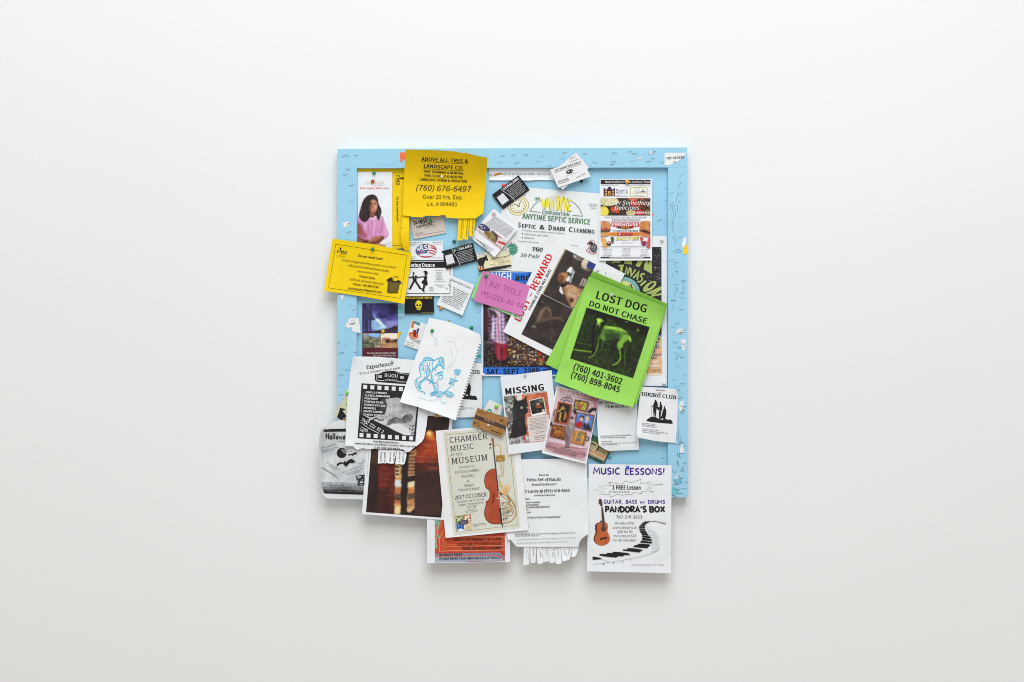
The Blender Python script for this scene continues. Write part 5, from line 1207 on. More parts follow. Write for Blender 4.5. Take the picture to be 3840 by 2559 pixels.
s = Sheet('card', 'small cream card with a teal ring, lime pin in it', 'card', 'F3', [(1765, -8), (2132, 165), (2000, 560), (1600, 285)], lv(.8), 0xe6e5dc, wave=.0004)
s.part('emblem').ell(0x1fae9c, 1765, 308, 70, 70).ell(0xe6e5dc, 1765, 312, 32, 32)

s = Sheet('business_card', 'brown wood grain card with a dark stripe and clear pin', 'business card', 'F3', [(1460, 205), (2270, 502), (2105, 970), (1295, 662)], .0415, 0xa87a48, wave=.0003, mat=mott(0x8a5f34, 0xb4854e, 55, .3, .7))
s.part('picture').poly((0x3c2a2a, 0x5a4442, 60), [(1402, 388), (2212, 684), (2178, 778), (1370, 482)]).greek(1620, 520, 1905, 622, 52, 0xc0a890).line(0x5a3a22, 1.6, [(1450, 275), (1700, 355)]).line(0x6a4628, 1.4, [(1440, 315), (1640, 385)]).line(0x6a4628, 1.4, [(1800, 330), (2240, 480)])
s.line(0x2a1c18, 2.6, [(1808, 790), (2085, 888)]).line(0x5a3a22, 1.6, [(1360, 560), (1440, 590), (1500, 690)]).ell(0x5a3a22, 1380, 610, 24, 36).line(0x6a4628, 1.4, [(1550, 760), (2060, 940)])
for a in range(5): s.line(0x4a3020, 1.8, [(2085, 540), (2085 + 80 * math.cos(a * 1.26), 540 + 70 * math.sin(a * 1.26))])
s.ell(0x4a3020, 2085, 540, 22, 22)

# ------------------------------------------------------------------ lower left: drawing, cinema, halloween
rag = []
e0, e1 = (1192, 150), (838, 1262)
nx, ny = -.953, -.303
for i in range(27):
    t = i / 27
    bx, by = e0[0] + (e1[0] - e0[0]) * t, e0[1] + (e1[1] - e0[1]) * t
    dx, dy = (e1[0] - e0[0]) / 27, (e1[1] - e0[1]) / 27
    j = random.uniform(-3, 5)
    rag += [(bx + j, by), (bx + dx * .30 + j, by + dy * .30), (bx + dx * .34 + nx * 24, by + dy * .34 + ny * 24), (bx + dx * .84 + nx * 24, by + dy * .84 + ny * 24), (bx + dx * .88, by + dy * .88)]
s = Sheet('drawing', 'notebook sheet with a blue pencil drawing of a crouching creature and flower', 'drawing', 'C2',
          [(430, -225), (700, -172), (1000, -62), (1182, 20)] + rag + [(832, 1265), (815, 1280), (600, 1205), (250, 1080), (60, 1032), (20, 1020), (0, 1004)],
          slope(1190, .031, 1560, .0412), 0xe8e9ea, [corner((1801, 1255), 70, .006), edge((1709, 1576), (1500, 1507), 70, .008), corner((1500, 1506), 60, .006)], wave=.0010)
s.sm()
BL = 0x46b2d6; BP = 0xa4d8e8
s.part('picture')
for a in ([(350, 370), (440, 365), (505, 405), (420, 400), (350, 405)], [(290, 450), (340, 420), (400, 420), (340, 450), (310, 520), (310, 600), (284, 530)], [(560, 400), (600, 370), (635, 390), (640, 500), (610, 470), (580, 460), (520, 540), (480, 560)], [(300, 700), (350, 672), (440, 680), (360, 700), (310, 760), (290, 800)], [(460, 580), (490, 640), (500, 720), (470, 730), (455, 650)], [(540, 600), (630, 575), (632, 640), (600, 620), (560, 640)], [(500, 760), (530, 740), (545, 860), (510, 870)], [(400, 500), (440, 540), (430, 620), (390, 650)], [(228, 700), (262, 660), (250, 740), (290, 830), (250, 800)], [(450, 890), (540, 866), (500, 905)], [(800, 548), (885, 545), (860, 612), (820, 612)], [(740, 670), (785, 700), (770, 740), (720, 740)], [(670, 880), (740, 870), (780, 912), (720, 930)], [(530, 880), (620, 870), (590, 930), (540, 925)]): s.poly(BP, a)
for w, a in ((3.2, [(340, 410), (352, 372), (385, 352), (440, 362), (510, 402)]), (3.6, [(345, 405), (430, 392), (505, 405)]), (3.0, [(340, 410), (295, 450), (278, 505), (296, 565), (312, 640)]), (2.4, [(312, 640), (262, 655), (225, 690), (218, 730), (235, 790), (270, 840), (315, 868)]),
             (3.0, [(505, 402), (560, 372), (615, 350), (642, 380), (645, 440), (648, 520)]), (2.2, [(575, 375), (580, 420), (600, 470)]), (2.2, [(610, 370), (625, 440)]), (3.6, [(465, 572), (490, 530), (540, 480), (575, 462), (615, 480), (640, 530)]), (2.2, [(520, 560), (530, 500)]),
             (4.2, [(545, 592), (590, 572), (632, 570)]), (2.4, [(510, 630), (530, 600), (560, 595)]), (2.6, [(565, 640), (600, 610), (630, 622), (628, 668), (585, 680), (560, 660)]), (2.4, [(345, 490), (352, 520), (345, 555), (332, 530), (338, 500)]), (2.2, [(310, 470), (360, 460), (385, 500), (375, 560), (350, 600)]),
             (2.6, [(395, 420), (400, 470), (430, 520), (455, 565)]), (2.4, [(440, 420), (430, 480), (400, 530), (385, 590), (400, 640)]), (2.2, [(480, 420), (470, 480), (480, 530)]), (2.6, [(430, 540), (440, 600), (400, 650), (350, 640)]), (3.4, [(300, 720), (345, 672), (410, 668), (450, 700), (480, 738), (530, 728)]),
             (2.8, [(480, 740), (505, 800), (520, 845), (480, 872)]), (2.6, [(540, 715), (560, 770), (562, 820), (535, 868)]), (3.4, [(292, 700), (284, 760), (310, 820)]), (2.2, [(240, 690), (265, 760), (300, 830)]), (2.4, [(310, 850), (350, 862), (372, 890), (350, 892)]),
             (2.8, [(440, 905), (470, 868), (530, 862), (545, 880), (500, 905), (455, 922)]), (2.0, [(460, 912), (500, 880)]), (2.4, [(410, 700), (440, 690), (450, 730), (425, 740)]), (2.6, [(465, 580), (460, 650), (480, 720)]), (2.2, [(560, 690), (540, 720)]),
             (2.0, [(650, 862), (700, 822), (740, 795), (752, 745), (790, 690), (822, 640)]), (2.2, [(640, 872), (590, 856), (545, 868), (512, 905), (555, 940), (610, 942), (640, 880)]), (2.2, [(645, 872), (700, 855), (752, 870), (795, 912), (745, 945), (690, 930), (650, 880)]), (1.6, [(645, 880), (760, 925)]), (1.6, [(640, 880), (560, 915)]),
             (2.0, [(740, 660), (755, 720), (700, 740), (770, 740), (785, 785), (790, 710), (865, 700), (790, 690), (745, 660)]), (2.0, [(795, 545), (815, 612), (870, 615), (890, 540)]), (1.8, [(820, 540), (840, 600)]), (1.8, [(850, 535), (850, 600)]), (1.8, [(872, 545), (860, 600)]), (1.8, [(795, 545), (820, 538), (850, 535), (890, 540)])):
    s.line(BL, w * 1.0, a)
for a in ([(275, 935), (350, 965), (450, 985), (560, 968)], [(620, 1000), (680, 1030)], [(450, 1), (540, 90), (530, 180), (490, 100)], [(590, 960), (600, 1010), (640, 1035), (690, 1000)]): s.line(0xc6e4ee, 1.6, a)
for a in ([(700, 120), (770, 110), (830, 180), (840, 300), (790, 430), (730, 510)], [(740, 200), (770, 300), (765, 420), (690, 520)], [(540, 40), (545, 150), (530, 190)]): s.line(0xd4dcdf, 1.3, a)

mW = paper(0xe4e6e8)
s = Sheet('flyer', 'white cinema flyer with a black film strip, torn bottom and left tabs', 'flyer', 'px',
          [(1324, 1337), (1420, 1339), (1636, 1358), (1604.6, 1546), (1600, 1595.5), (1590, 1644), (1582, 1657), (1568, 1669), (1547, 1684), (1536, 1694.6), (1525.5, 1696), (1510, 1686), (1420, 1686), (1404, 1683), (1389, 1685), (1376, 1684), (1358, 1681), (1341, 1688), (1330, 1681), (1325, 1674.5), (1294, 1673), (1295.7, 1650), (1302, 1505), (1309.7, 1434), (1317, 1372)],
          slope(1337, .0325, 1690, .0375), 0xe4e6e8, [corner((1324, 1337), 70, .009), corner((1590, 1690), 110, .012), corner((1294, 1673), 60, .006)], wave=.001)
s.z('C1').part('heading').tx('Experience', 685, 532, 1078, 470, 55, 'RB', 0x222022).tx("Yucca Valley's very own", 580, 610, 1180, 524, 32, 'R', 0x222022, .1)
s.part('logo').poly(K, [(806, 600), (880, 596), (930, 568), (1000, 556), (1100, 552), (1190, 582), (1320, 588), (1320, 752), (1150, 742), (840, 718), (806, 690)]).line(0xe0e2e4, 2, [(838, 600), (834, 680), (850, 692), (945, 700)]).line(0xe0e2e4, 2, [(1130, 712), (1300, 722)]).line(0xe0e2e4, 1.6, [(1110, 562), (1195, 598), (1320, 604)])
s.tx('BIJOU', 945, 642, 1146, 655, 50, 'S', 0xe8e8ea).tx('cinema', 950, 700, 1132, 708, 30, 'S', 0xe8e8ea, .25)
for y in (624, 638, 652): s.line(0xe0e2e4, 2, [(858, y), (908, y + 2)]); s.line(0xe0e2e4, 2, [(1178, y + 12), (1230, y + 14)])
s.part('picture').z('px').poly((0x201e1f, 0x2a2829, 30), [(1356, 1438), (1575, 1452), (1557.7, 1657), (1340.7, 1644)])
s.z('C1').poly((0x8c8c8e, 0xd4d4d6, 60, .25, .75), [(905, 975), (1140, 945), (1425, 1080), (1380, 1500), (1250, 1505), (1100, 1435), (740, 1245), (900, 1200)]).poly((0x2c2a2b, 0x5a585a, 40), [(905, 975), (960, 968), (985, 1050), (970, 1150), (930, 1230), (860, 1220)])
s.poly((0x3a3839, 0x8a888a, 50), [(985, 1350), (1010, 1280), (1100, 1230), (1200, 1260), (1250, 1200), (1330, 1180), (1370, 1230), (1340, 1300), (1250, 1330), (1150, 1320), (1050, 1350)]).poly(0xdcdcde, [(1060, 1330), (1180, 1335), (1310, 1410), (1330, 1500), (1230, 1490), (1050, 1400), (1010, 1370)])
s.poly((0xb0b0b2, 0xe0e0e2, 40), [(620, 1195), (760, 1245), (900, 1260), (980, 1290), (960, 1360), (700, 1240)]).line(K, 4.6, [(775, 1270), (830, 1250), (870, 1280), (940, 1275)]).line(0x77777a, 2, [(635, 870), (605, 1180)])
for i in range(9):
    x = 665 + i * 105
    y = 790 + i * 6.4
    if x < 1450: s.poly(0xe2e4e6, [(x - 29, y - 31), (x + 29, y - 27), (x + 27, y + 31), (x - 31, y + 27)])
s.z('D1')
for i in range(8):
    x = 655 + i * 99.4; y = 308 + i * 6.3
    s.poly(0xe2e4e6, [(x - 26, y - 29), (x + 28, y - 26), (x + 26, y + 29), (x - 28, y + 26)])
s.line(K, 2.2, [(1395, 370), (1440, 20)])
s.z('C1').part('lettering')
for t, x0, y0, x1, y1 in (("1960's 3-D MOVIES", 664, 880, 984, 896), ('CLASSIC ANIMATION', 655, 926, 1025, 946), ('FILM NOIR', 650, 970, 846, 981), ('FOREIGN FILMS', 645, 1016, 930, 1036), ('SCIENCE FICTION', 642, 1062, 958, 1086), ('MUSICALS', 640, 1110, 822, 1122), ('SILENT CINEMA', 636, 1158, 918, 1176), ('CLASSIC COMEDY', 632, 1206, 942, 1228)):
    s.tx(t, x0, y0, x1, y1, 27, 'B', 0xf0f0f2, .15)
s.part('handwriting').hand('7302 222 32 2', 600, 1290, 920, 1475, 44, 1.6, 0xe6e6e8, .12).hand('1230', 590, 1410, 690, 1455, 44, 1.6, 0xe6e6e8, .12).line(0xe6e6e8, 1.8, [(596, 1310), (720, 1400), (870, 1475)]).line(0xe6e6e8, 1.8, [(585, 1425), (640, 1455)]).hand('X', 720, 1310, 765, 1270, 40, 2, 0xe6e6e8)
s.z('D1').part('lettering').tx('For Reservations...', 820, 408, 1200, 428, 26, 'RB').tx('www.meetup.com/desert-classic-film-society', 560, 430, 1415, 478, 21, 'B').tx('Call 760-365-0475', 835, 494, 1192, 518, 28, 'RB')
for q, lf in (([(893, 515), (1018, 518), (1020, 560), (998, 704), (960, 700), (884, 706)], .003), ([(1022, 518), (1144, 518), (1144, 560), (1108, 704), (1060, 706), (1002, 696)], .007), ([(1152, 518), (1284, 538), (1284, 600), (1262, 700), (1240, 722), (1190, 712), (1128, 716)], .005)):
    dz = (lambda l: (lambda x, y: .0372 + l * max(0, (y - 1690) / 50) ** 2))(lf)
    s.flap('tear_off_tab', q, dz, mW)
    x0 = q[0][0]
    for j in range(2): s.greek(x0 + 36 + j * 52 - 6, 548, x0 + 36 + j * 52 - 14, 690, 28, 0x44444a)

s = Sheet('flyer', 'grey halloween flyer with bats, curling away at lower left of board', 'flyer', 'D1',
          [(440, 96), (360, 98), (290, 112), (240, 140), (200, 172), (150, 188), (110, 212), (82, 260), (66, 330), (58, 450), (70, 600), (88, 900), (98, 1050), (120, 1140), (150, 1180), (195, 1197), (450, 1203), (690, 1208), (860, 1210), (860, 96)],
          .0325, 0xd8dadc, [corner((1196, 1600), 110, .022), edge((1200, 1860), (1196, 1600), 34, .012), corner((1215, 1870), 60, .008)], wave=.001)
s.inkz = .0006; s.step = 7e-5
s.part('picture').poly((0xa8acb0, 0xd8dadc, 22, .3, .62), [(122, 224), (860, 200), (860, 1150), (690, 1140), (135, 1122), (112, 1050), (95, 800), (90, 500), (105, 300)])
s.poly(K, [(128, 226), (860, 205), (860, 250), (440, 260), (118, 262)]).poly(0xc8ccd0, [(95, 300), (118, 262), (150, 262), (128, 420), (100, 520), (88, 470)]).poly((0x8a8e92, 0xb8bcc0, 30), [(96, 960), (690, 985), (690, 1040), (102, 1030)]).poly((0x55585c, 0x8a8e92, 40), [(102, 1030), (690, 1040), (690, 1085), (112, 1070)]).poly((0x2a2a2e, 0x55585c, 50), [(112, 1068), (690, 1083), (690, 1115), (124, 1100)]).poly(0x1c1b1e, [(122, 1096), (690, 1112), (688, 1142), (136, 1124)])
s.ell(K, 378, 558, 69, 71).poly(0x9a9ca0, [(370, 508), (450, 520), (450, 530), (380, 526)]).poly(0xc0c2c6, [(385, 540), (450, 542), (450, 552), (400, 550)]).poly(0x9a9ca0, [(390, 552), (450, 558), (450, 570)])
s.poly(K, [(466, 602), (476, 576), (500, 568), (522, 578), (530, 566), (545, 556), (572, 546), (602, 576), (580, 572), (562, 582), (545, 580), (530, 600), (515, 588), (496, 584), (482, 592)]).poly(K, [(495, 540), (520, 532), (512, 542)])
s.poly(K, [(306, 752), (312, 712), (342, 690), (376, 686), (402, 694), (416, 668), (426, 682), (438, 672), (446, 690), (462, 662), (506, 642), (550, 652), (574, 702), (548, 690), (524, 706), (498, 694), (474, 716), (452, 742), (430, 748), (410, 722), (390, 706), (368, 714), (350, 716), (330, 730)]).ell(0xa8aab0, 640, 670, 48, 44).ell(0xcfd1d4, 625, 655, 46, 42)
s.poly((0x1d1c1f, 0x3a393d, 60), [(578, 880), (702, 858), (696, 1010), (604, 1022)]).speck([(590, 880), (690, 870), (690, 1000), (606, 1010)], 16, 1.8, 4, [0xc8cacd, 0xb0b2b6])
s.part('lettering').hand('Hallowe', 158, 362, 430, 366, 78, 3.6, K, .03)
s.greek(340, 405, 430, 400, 18, 0x44444a)
for g in ((75, 498, 310, 440), (95, 528, 340, 478), (110, 555, 290, 510), (165, 690, 340, 800), (200, 740, 300, 810), (95, 765, 320, 910), (130, 780, 300, 880), (390, 835, 700, 730), (440, 855, 700, 770), (470, 870, 640, 815)): s.greek(*g, 17, 0x5a5c60)
s.greek(205, 1022, 596, 1032, 22, K).greek(258, 1078, 530, 1084, 24, K)

# ------------------------------------------------------------------ lower row
s = Sheet('poster', 'dark photo poster of sunlit window shutters and red wood', 'poster', 'px', [(1386, 1524), (1700, 1548), (1668, 1951), (1357.6, 1929)], .0338, 0xe3e4e7, [corner((1358, 1929), 80, .004)], wave=.0007)
PQ = [(1404, 1545), (1685, 1566), (1656, 1937), (1372.5, 1921)]
s.part('photo').snap((1404, 1545), (1686, 1566), (1372.5, 1921), 2.3, .12, .05).poly((0x221817, 0x2f201d, 20), [(1380, 1520), (1720, 1540), (1690, 1970), (1340, 1950)])
s.z('D1').poly((0x5c1e14, 0x7a2c1e, 14), [(888, 480), (1145, 480), (1128, 720), (1112, 1410), (1000, 1400), (880, 1390)]).poly((0x3a1812, 0x54201a, 14), [(880, 1050), (1118, 1050), (1112, 1410), (872, 1390)]).poly((0x281917, 0x36201c, 14), [(790, 540), (890, 540), (880, 1390), (720, 1380)]).poly((0x4a3018, 0x3a2a1a, 14), [(800, 520), (890, 520), (888, 700), (800, 700)])
s.soft(1.3)
for y in (768, 848, 925, 1000, 1076, 1150): s.line(0xa04c38 if y < 1100 else 0x6a3428, 1.4, [(905 + (y % 3) * 10, y - 2), (1118, y + 2)])
s.poly(0xe0c490, [(1130, 700), (1220, 700), (1202, 1412), (1114, 1408)])
for y0, y1, c in ((905, 925, 0xc88a4c), (940, 1032, 0xdfe2ea), (1032, 1062, 0xc88450), (1062, 1136, 0xb86c44), (1136, 1146, 0x2c201c), (1146, 1200, 0x5c4636), (1200, 1214, 0x2c201c), (1214, 1262, 0xb4683c), (1262, 1305, 0xd09858)): s.poly(c, [(1124 - (y0 - 940) * .015, y0), (1216 - (y0 - 940) * .02, y0), (1216 - (y1 - 940) * .02, y1), (1124 - (y1 - 940) * .015, y1)])
for y in (740, 795, 845): s.rect(0x2a1c18, 1136, y, 1178, y + 28); s.rect(0xb08450, 1186, y - 10, 1212, y + 40)
s.poly(0xb87848, [(1320, 535), (1482, 470), (1464, 848), (1308, 888)])
for i in range(7):
    y = 560 + i * 46
    s.poly(0x5a4632, [(1322, y), (1404, y - 4), (1400, y + 22), (1320, y + 28)]); s.poly(0xd8a470, [(1320, y + 30), (1440, y + 18), (1440, y + 28), (1320, y + 42)])
s.poly(0x8a4430, [(1425, 480), (1482, 460), (1466, 846), (1416, 856)]).poly(0xd8b070, [(1310, 866), (1464, 840), (1464, 850), (1310, 888)])
s.poly(0xc89254, [(1304, 966), (1448, 938), (1438, 1290), (1330, 1398), (1288, 1372)])
for y0, y1, c in ((960, 1030, 0xe8dcb0), (1030, 1055, 0xd09050), (1055, 1120, 0xbc7844), (1120, 1200, 0x54432f), (1200, 1230, 0xb07848), (1230, 1290, 0xc88e58)): s.poly(c, [(1304, y0 + 10), (1447, y0 - (10 if y0 > 961 else 18)), (1444, y1 - 10), (1300, y1 + 10)])
s.poly(0xdab27a, [(1300, 1320), (1434, 1250), (1436, 1292), (1330, 1396), (1290, 1370)]).line(0x4a3020, 2.2, [(1296, 1300), (1430, 1222)]).line(0x4a3020, 2.2, [(1296, 1340), (1436, 1258)]).line(0xa86040, 2.4, [(1330, 1396), (1436, 1292)])
s.poly(0x261c1b, [(1222, 560), (1316, 540), (1306, 960), (1290, 1376), (1300, 1420), (1202, 1412)]).poly(0x261c1b, [(1300, 892), (1470, 858), (1475, 912), (1300, 960)])
s.z('D2').poly((0x8c2e16, 0xb4481e, 14), [(-60, 260), (20, 200), (40, 100), (120, 50), (180, 80), (215, 200), (225, 420), (-60, 420)]).poly((0x6a2416, 0x8a3420, 14), [(-90, 400), (228, 400), (238, 520), (-90, 520)]).poly((0x44201a, 0x5c2a20, 14), [(-95, 510), (238, 510), (248, 640), (-95, 640)]).poly((0x33201c, 0x402823, 14), [(-95, 620), (248, 620), (275, 1240), (-95, 1240)])
s.soft(1.4).tone(12, 0xd47a2c, [(50, 130), (70, 75), (110, 55), (160, 80), (185, 150), (120, 190)]).tone(6, 0xeaae54, [(66, 110), (85, 72), (120, 62), (150, 90), (140, 130), (95, 140)]).tone(4, 0xf6d890, [(80, 90), (100, 74), (125, 80), (132, 100), (110, 110), (88, 106)]).ell(0xe6e2dc, 22, -40 + 22, 26, 14, -12)
for y in (182, 264, 342, 424, 500): s.line(0xd0783c if y < 350 else 0xa85a3a, 1.3, [(-60, y - 6), (40, y - 2), (222, y + 2)])
s.line(0xa85a3a, 1.2, [(60, 575), (235, 582)]).soft(.7).develop()
s.z('D1').part('lettering').greek(742, 880, 765, 540, 22, 0xc8cacc)

s = Sheet('poster', 'rust orange gig poster with wavy contour lines and grey bands', 'poster', 'px', [(1601, 1722), (1911, 1718), (1913, 2108), (1601.5, 2112.5)], .0336, 0xe4e5e9, [edge((1913, 2108), (1602, 2112), 60, .002)], wave=.0006)
s.z('D5').part('picture').poly((0xb8402a, 0xc8502e, 12), [(362, -850), (1738, -850), (1743, 1072), (372, 1094)]); s.clipz([(362, -850), (1738, -850), (1743, 1072), (372, 1094)])
s.poly((0x76ac8a, 0x86b894, 20), [(362, 100), (560, 100), (545, 250), (520, 300), (495, 280), (490, 400), (452, 380), (440, 520), (470, 640), (420, 620), (400, 720), (440, 760), (400, 850), (372, 830)])
for a in ([(378, 350), (395, 430), (410, 560), (450, 690)], [(430, 340), (400, 400)], [(455, 260), (490, 330), (480, 410), (450, 450), (430, 560)], [(520, 250), (510, 340), (490, 400)], [(368, 560), (410, 640), (440, 720)], [(380, 720), (430, 770), (410, 850)], [(372, 790), (400, 850)]): s.line(0xd84a34, 3.4, a)
for k, a in enumerate(([(1738, 590), (1400, 582), (1000, 590), (628, 602), (625, 400)], [(1738, 610), (1300, 606), (640, 625), (600, 640), (600, 745), (800, 750), (1200, 742), (1738, 730)], [(1738, 692), (1200, 700), (650, 720)], [(1738, 765), (1300, 770), (800, 778), (545, 800), (560, 720), (530, 640), (580, 560), (560, 480), (620, 420)],
                       [(1738, 785), (1250, 800), (700, 812), (520, 812)], [(1738, 850), (1200, 862), (640, 868), (452, 880), (470, 760), (455, 640), (520, 540), (475, 560), (540, 470)], [(1738, 868), (1200, 880), (640, 888), (440, 893)], [(1738, 540), (1500, 545), (1100, 548), (1000, 560)])):
    s.line((0xdc9464, 0xe0764c, 0xa04430, 0xe09a66, 0xa84a30, 0xe6a878, 0xdc6440, 0xa04430)[k], 1.6, a)
s.poly(0xc43c28, [(372, 905), (1640, 880), (1743, 935), (1743, 960), (1640, 905), (372, 925)]).poly((0x747e98, 0x848da4, 20), [(372, 924), (1640, 902), (1743, 1000), (1743, 1045), (1640, 950), (372, 968)]).poly(0xd06048, [(372, 966), (1640, 948), (1738, 1040), (1738, 1052), (1630, 966), (372, 990)])
s.poly((0x98a2b4, 0xa8b0c0, 20), [(372, 990), (1610, 968), (1740, 1066), (1600, 1076), (372, 1092)]).line(0xb04a3a, 1.6, [(1000, 1080), (1640, 1066)]); s.clipz()
s.part('lettering')
for t, x0, y0, x1, y1, h in (('SUNDAY SEPTEMBER 17TH 6-8PM', 728, 680, 1676, 662, 52), ('YUCCA VALLEY COFFEE HOUSE', 804, 768, 1676, 752, 48), ('55231 29 PALMS HIGHWAY', 908, 852, 1676, 838, 48), ('NO WASTE EVENT', 458, 972, 908, 964, 44), ('PLEASE BRING YOUR OWN DISHES & UTENSILS', 458, 1048, 1648, 1026, 47)):
    s.tx(t, x0, y0, x1, y1, h, 'B', 0x1e1614)

TABX = [(433, 508, 425, 502, 1466), (515, 592, 520, 588, 1438), (598, 676, 612, 690, 1446), (682, 752, 690, 764, 1422), (758, 830, 768, 842, 1436), (836, 912, 850, 926, 1450), (918, 988, 934, 1004, 1412), (994, 1064, 966, 1030, 1404), (1070, 1150, 1055, 1112, 1356)]
s = Sheet('flyer', 'white helping hands flyer with torn lower corners and nine hanging tabs', 'flyer', 'D3',
          [(195, 86), (700, 76), (1254, 66), (1268, 500), (1281, 1058), (1232, 1085), (1185, 1125), (1160, 1165), (1148, 1222), (800, 1224), (430, 1226), (336, 1221), (292, 1172), (266, 1136), (222, 1130), (213, 1040)],
          slope(1720, .0330, 2050, .0352), 0xe5e7e9, [corner((2207, 2004), 90, .008), corner((1903, 2024), 70, .008)], wave=.0010)
s.part('heading').tx('Need an', 632, 298, 760, 294, 22, 'RB').tx('Extra Set of Hands', 475, 366, 920, 358, 36, 'RB').tx('Around the House??', 537, 424, 862, 418, 27, 'RB')
s.part('phone_number').tx('Call Lacey @ (951) 410-6653', 378, 517, 1034, 505, 36, 'RB')
s.part('lettering').tx('Located in Joshua Tree', 568, 563, 844, 556, 21, 'RB').tx('I Provide:', 400, 609, 514, 607, 20, 'RB', 0x44444a).tx('Housecleaning', 430, 654, 642, 648, 20, 'RB').tx('& Organizing', 466, 686, 626, 682, 20, 'RB').tx('Errands/ Appointments', 466, 717, 772, 708, 20, 'RB').greek(440, 749, 502, 747, 18, K).greek(440, 780, 534, 778, 18, K).tx('& Projects that Feel Overwhelming?', 470, 853, 914, 840, 20, 'RB').greek(470, 960, 508, 958, 16, K)
s.greek(322, 1068, 1112, 1046, 17, 0x2c2c30).greek(322, 1090, 645, 1082, 17, 0x2c2c30).greek(348, 1136, 1116, 1110, 14, 0x8a8a8e).greek(345, 1183, 1015, 1160, 14, 0x8a8a8e)
mT = paper(0xe5e7e9)
for i, (a, b, c, d, y) in enumerate(TABX):
    l = (.005, .003, .009, .004, .007, .011, .013, .010, .014)[i]; ph = i
    dz = (lambda l, ph: (lambda x, yy: .0354 + l * max(0, (yy - 2052) / 66) ** 1.6 + .0012 * math.sin(x * .35 + ph)))(l, ph)
    s.flap('tear_off_tab', [(a, 1218), (b, 1218), ((b + d) / 2 + 4, 1218 + (y - 1218) * .55), (d, y - 14), ((c + d) / 2, y), (c, y - 4), ((a + c) / 2, 1218 + (y - 1218) * .5)], dz, mT)
    s.greek(a + 34, 1240, c + 36, y - 80, 16, 0x77777c).greek(a + 62, 1300, c + 62, y - 70, 12, 0x99999c)

s = Sheet('flyer', 'beige chamber music flyer with cello, trumpet and french horn', 'flyer', 'D2', [(200, 60), (820, 6), (1359, -52), (1392, 395), (1500, 1450), (900, 1508), (340, 1560)],
          slope(1600, .0352, 2010, .0378), 0xe5e6e6, [corner((1671, 2018), 70, .004), edge((1982, 1988), (1671, 2018), 70, .003)], wave=.0008)
s.sm()
s.part('border').poly((0xcfd0c2, 0xd6d6ca, 16), [(303, 86), (1262, -4), (1388, 1420), (452, 1524)]).line(0xa58c5a, 1.8, [(342, 116), (1218, 38), (1349, 1380), (490, 1478)], True)
s.part('heading')
C5 = 0x443a42
for t, x0, y0, x1, y1, h in (('CHAMBER', 394, 233, 932, 174, 80), ('MUSIC', 407, 352, 744, 310, 76), ('AT THE', 410, 419, 582, 399, 36), ('MUSEUM', 424, 531, 940, 472, 84)): s.tx(t, x0, y0, x1, y1, h, 'R', C5)
s.part('lettering')
for t, x0, y0, x1, y1, h in (('FEATURING THE', 530, 586, 742, 565, 22), ('ENCELIA CHAMBER', 475, 662, 812, 626, 36), ('ENSEMBLE', 562, 719, 740, 700, 34), ('&', 640, 779, 674, 775, 32), ('FRIENDS', 595, 851, 740, 835, 36), ('"CREOSOTE BRASS"', 512, 909, 828, 880, 30), ('SATURDAY, THE 7TH @ 7P.M.', 502, 1072, 884, 1031, 25), ('SUNDAY, THE 8TH @ 2P.M.', 522, 1117, 872, 1076, 25), ('$15 + $20', 640, 1146, 774, 1130, 30)):
    s.tx(t, x0, y0, x1, y1, h, 'S', C5)
s.tx('2017 OCTOBER', 468, 1024, 920, 976, 54, 'R', C5).greek(650, 1168, 775, 1156, 10, 0x66646a).greek(605, 1190, 812, 1170, 10, 0x66646a).greek(625, 1206, 790, 1190, 10, 0x66646a).greek(690, 1216, 740, 1210, 10, 0x66646a)
s.greek(720, 1376, 910, 1358, 12, 0x3a3638).greek(722, 1394, 905, 1376, 10, 0x55555a).greek(725, 1410, 795, 1402, 10, 0x55555a)
s.part('logo').poly((0x5e7030, 0x8a9a4a, 90), [(478, 1256), (574, 1246), (584, 1350), (490, 1360)]).line(0xe0e2d6, 4, [(490, 1270), (560, 1335)]).line(0xe0e2d6, 3, [(500, 1330), (565, 1270)]).poly(0xba6c38, [(580, 1240), (690, 1230), (700, 1324), (588, 1336)])
for x, y, rx, ry in ((625, 1275, 20, 26), (660, 1260, 16, 20), (615, 1310, 16, 14), (670, 1305, 20, 14)): s.ell(0xe4e0d4, x, y, rx, ry)
s.poly(0x3460ae, [(490, 1364), (592, 1355), (600, 1450), (497, 1462)]).ell(0xe2e4e8, 550, 1452, 46, 22).ell(0xdce2ee, 520, 1390, 6, 6).ell(0xdce2ee, 560, 1385, 5, 5).poly((0xc8a468, 0xeae0d0, 160), [(598, 1345), (702, 1335), (708, 1436), (604, 1446)]).poly(0x393347, [(528, 1320), (648, 1304), (654, 1366), (538, 1382)]).greek(545, 1338, 640, 1326, 12, 0xc0bcc8).greek(548, 1356, 644, 1344, 12, 0xc0bcc8).greek(552, 1372, 640, 1360, 12, 0xc0bcc8)
s.part('picture')
GD = 0xb8924c
s.poly(0x5e2a1a, [(1032, 586), (958, 601), (900, 657), (878, 740), (885, 812), (912, 874), (946, 884), (960, 930), (955, 1000), (935, 1036), (894, 1052), (910, 1084), (885, 1160), (878, 1222), (895, 1292), (946, 1350), (1020, 1370), (1128, 1364), (1130, 1300), (1084, 900), (1038, 600)])
s.poly((0xa04026, 0xb85636, 20), [(1030, 590), (962, 606), (908, 660), (887, 742), (894, 810), (918, 868), (952, 880), (968, 930), (963, 1000), (942, 1042), (904, 1056), (919, 1084), (894, 1162), (887, 1222), (904, 1288), (952, 1342), (1022, 1362), (1124, 1357), (1126, 1300), (1080, 900), (1034, 600)])
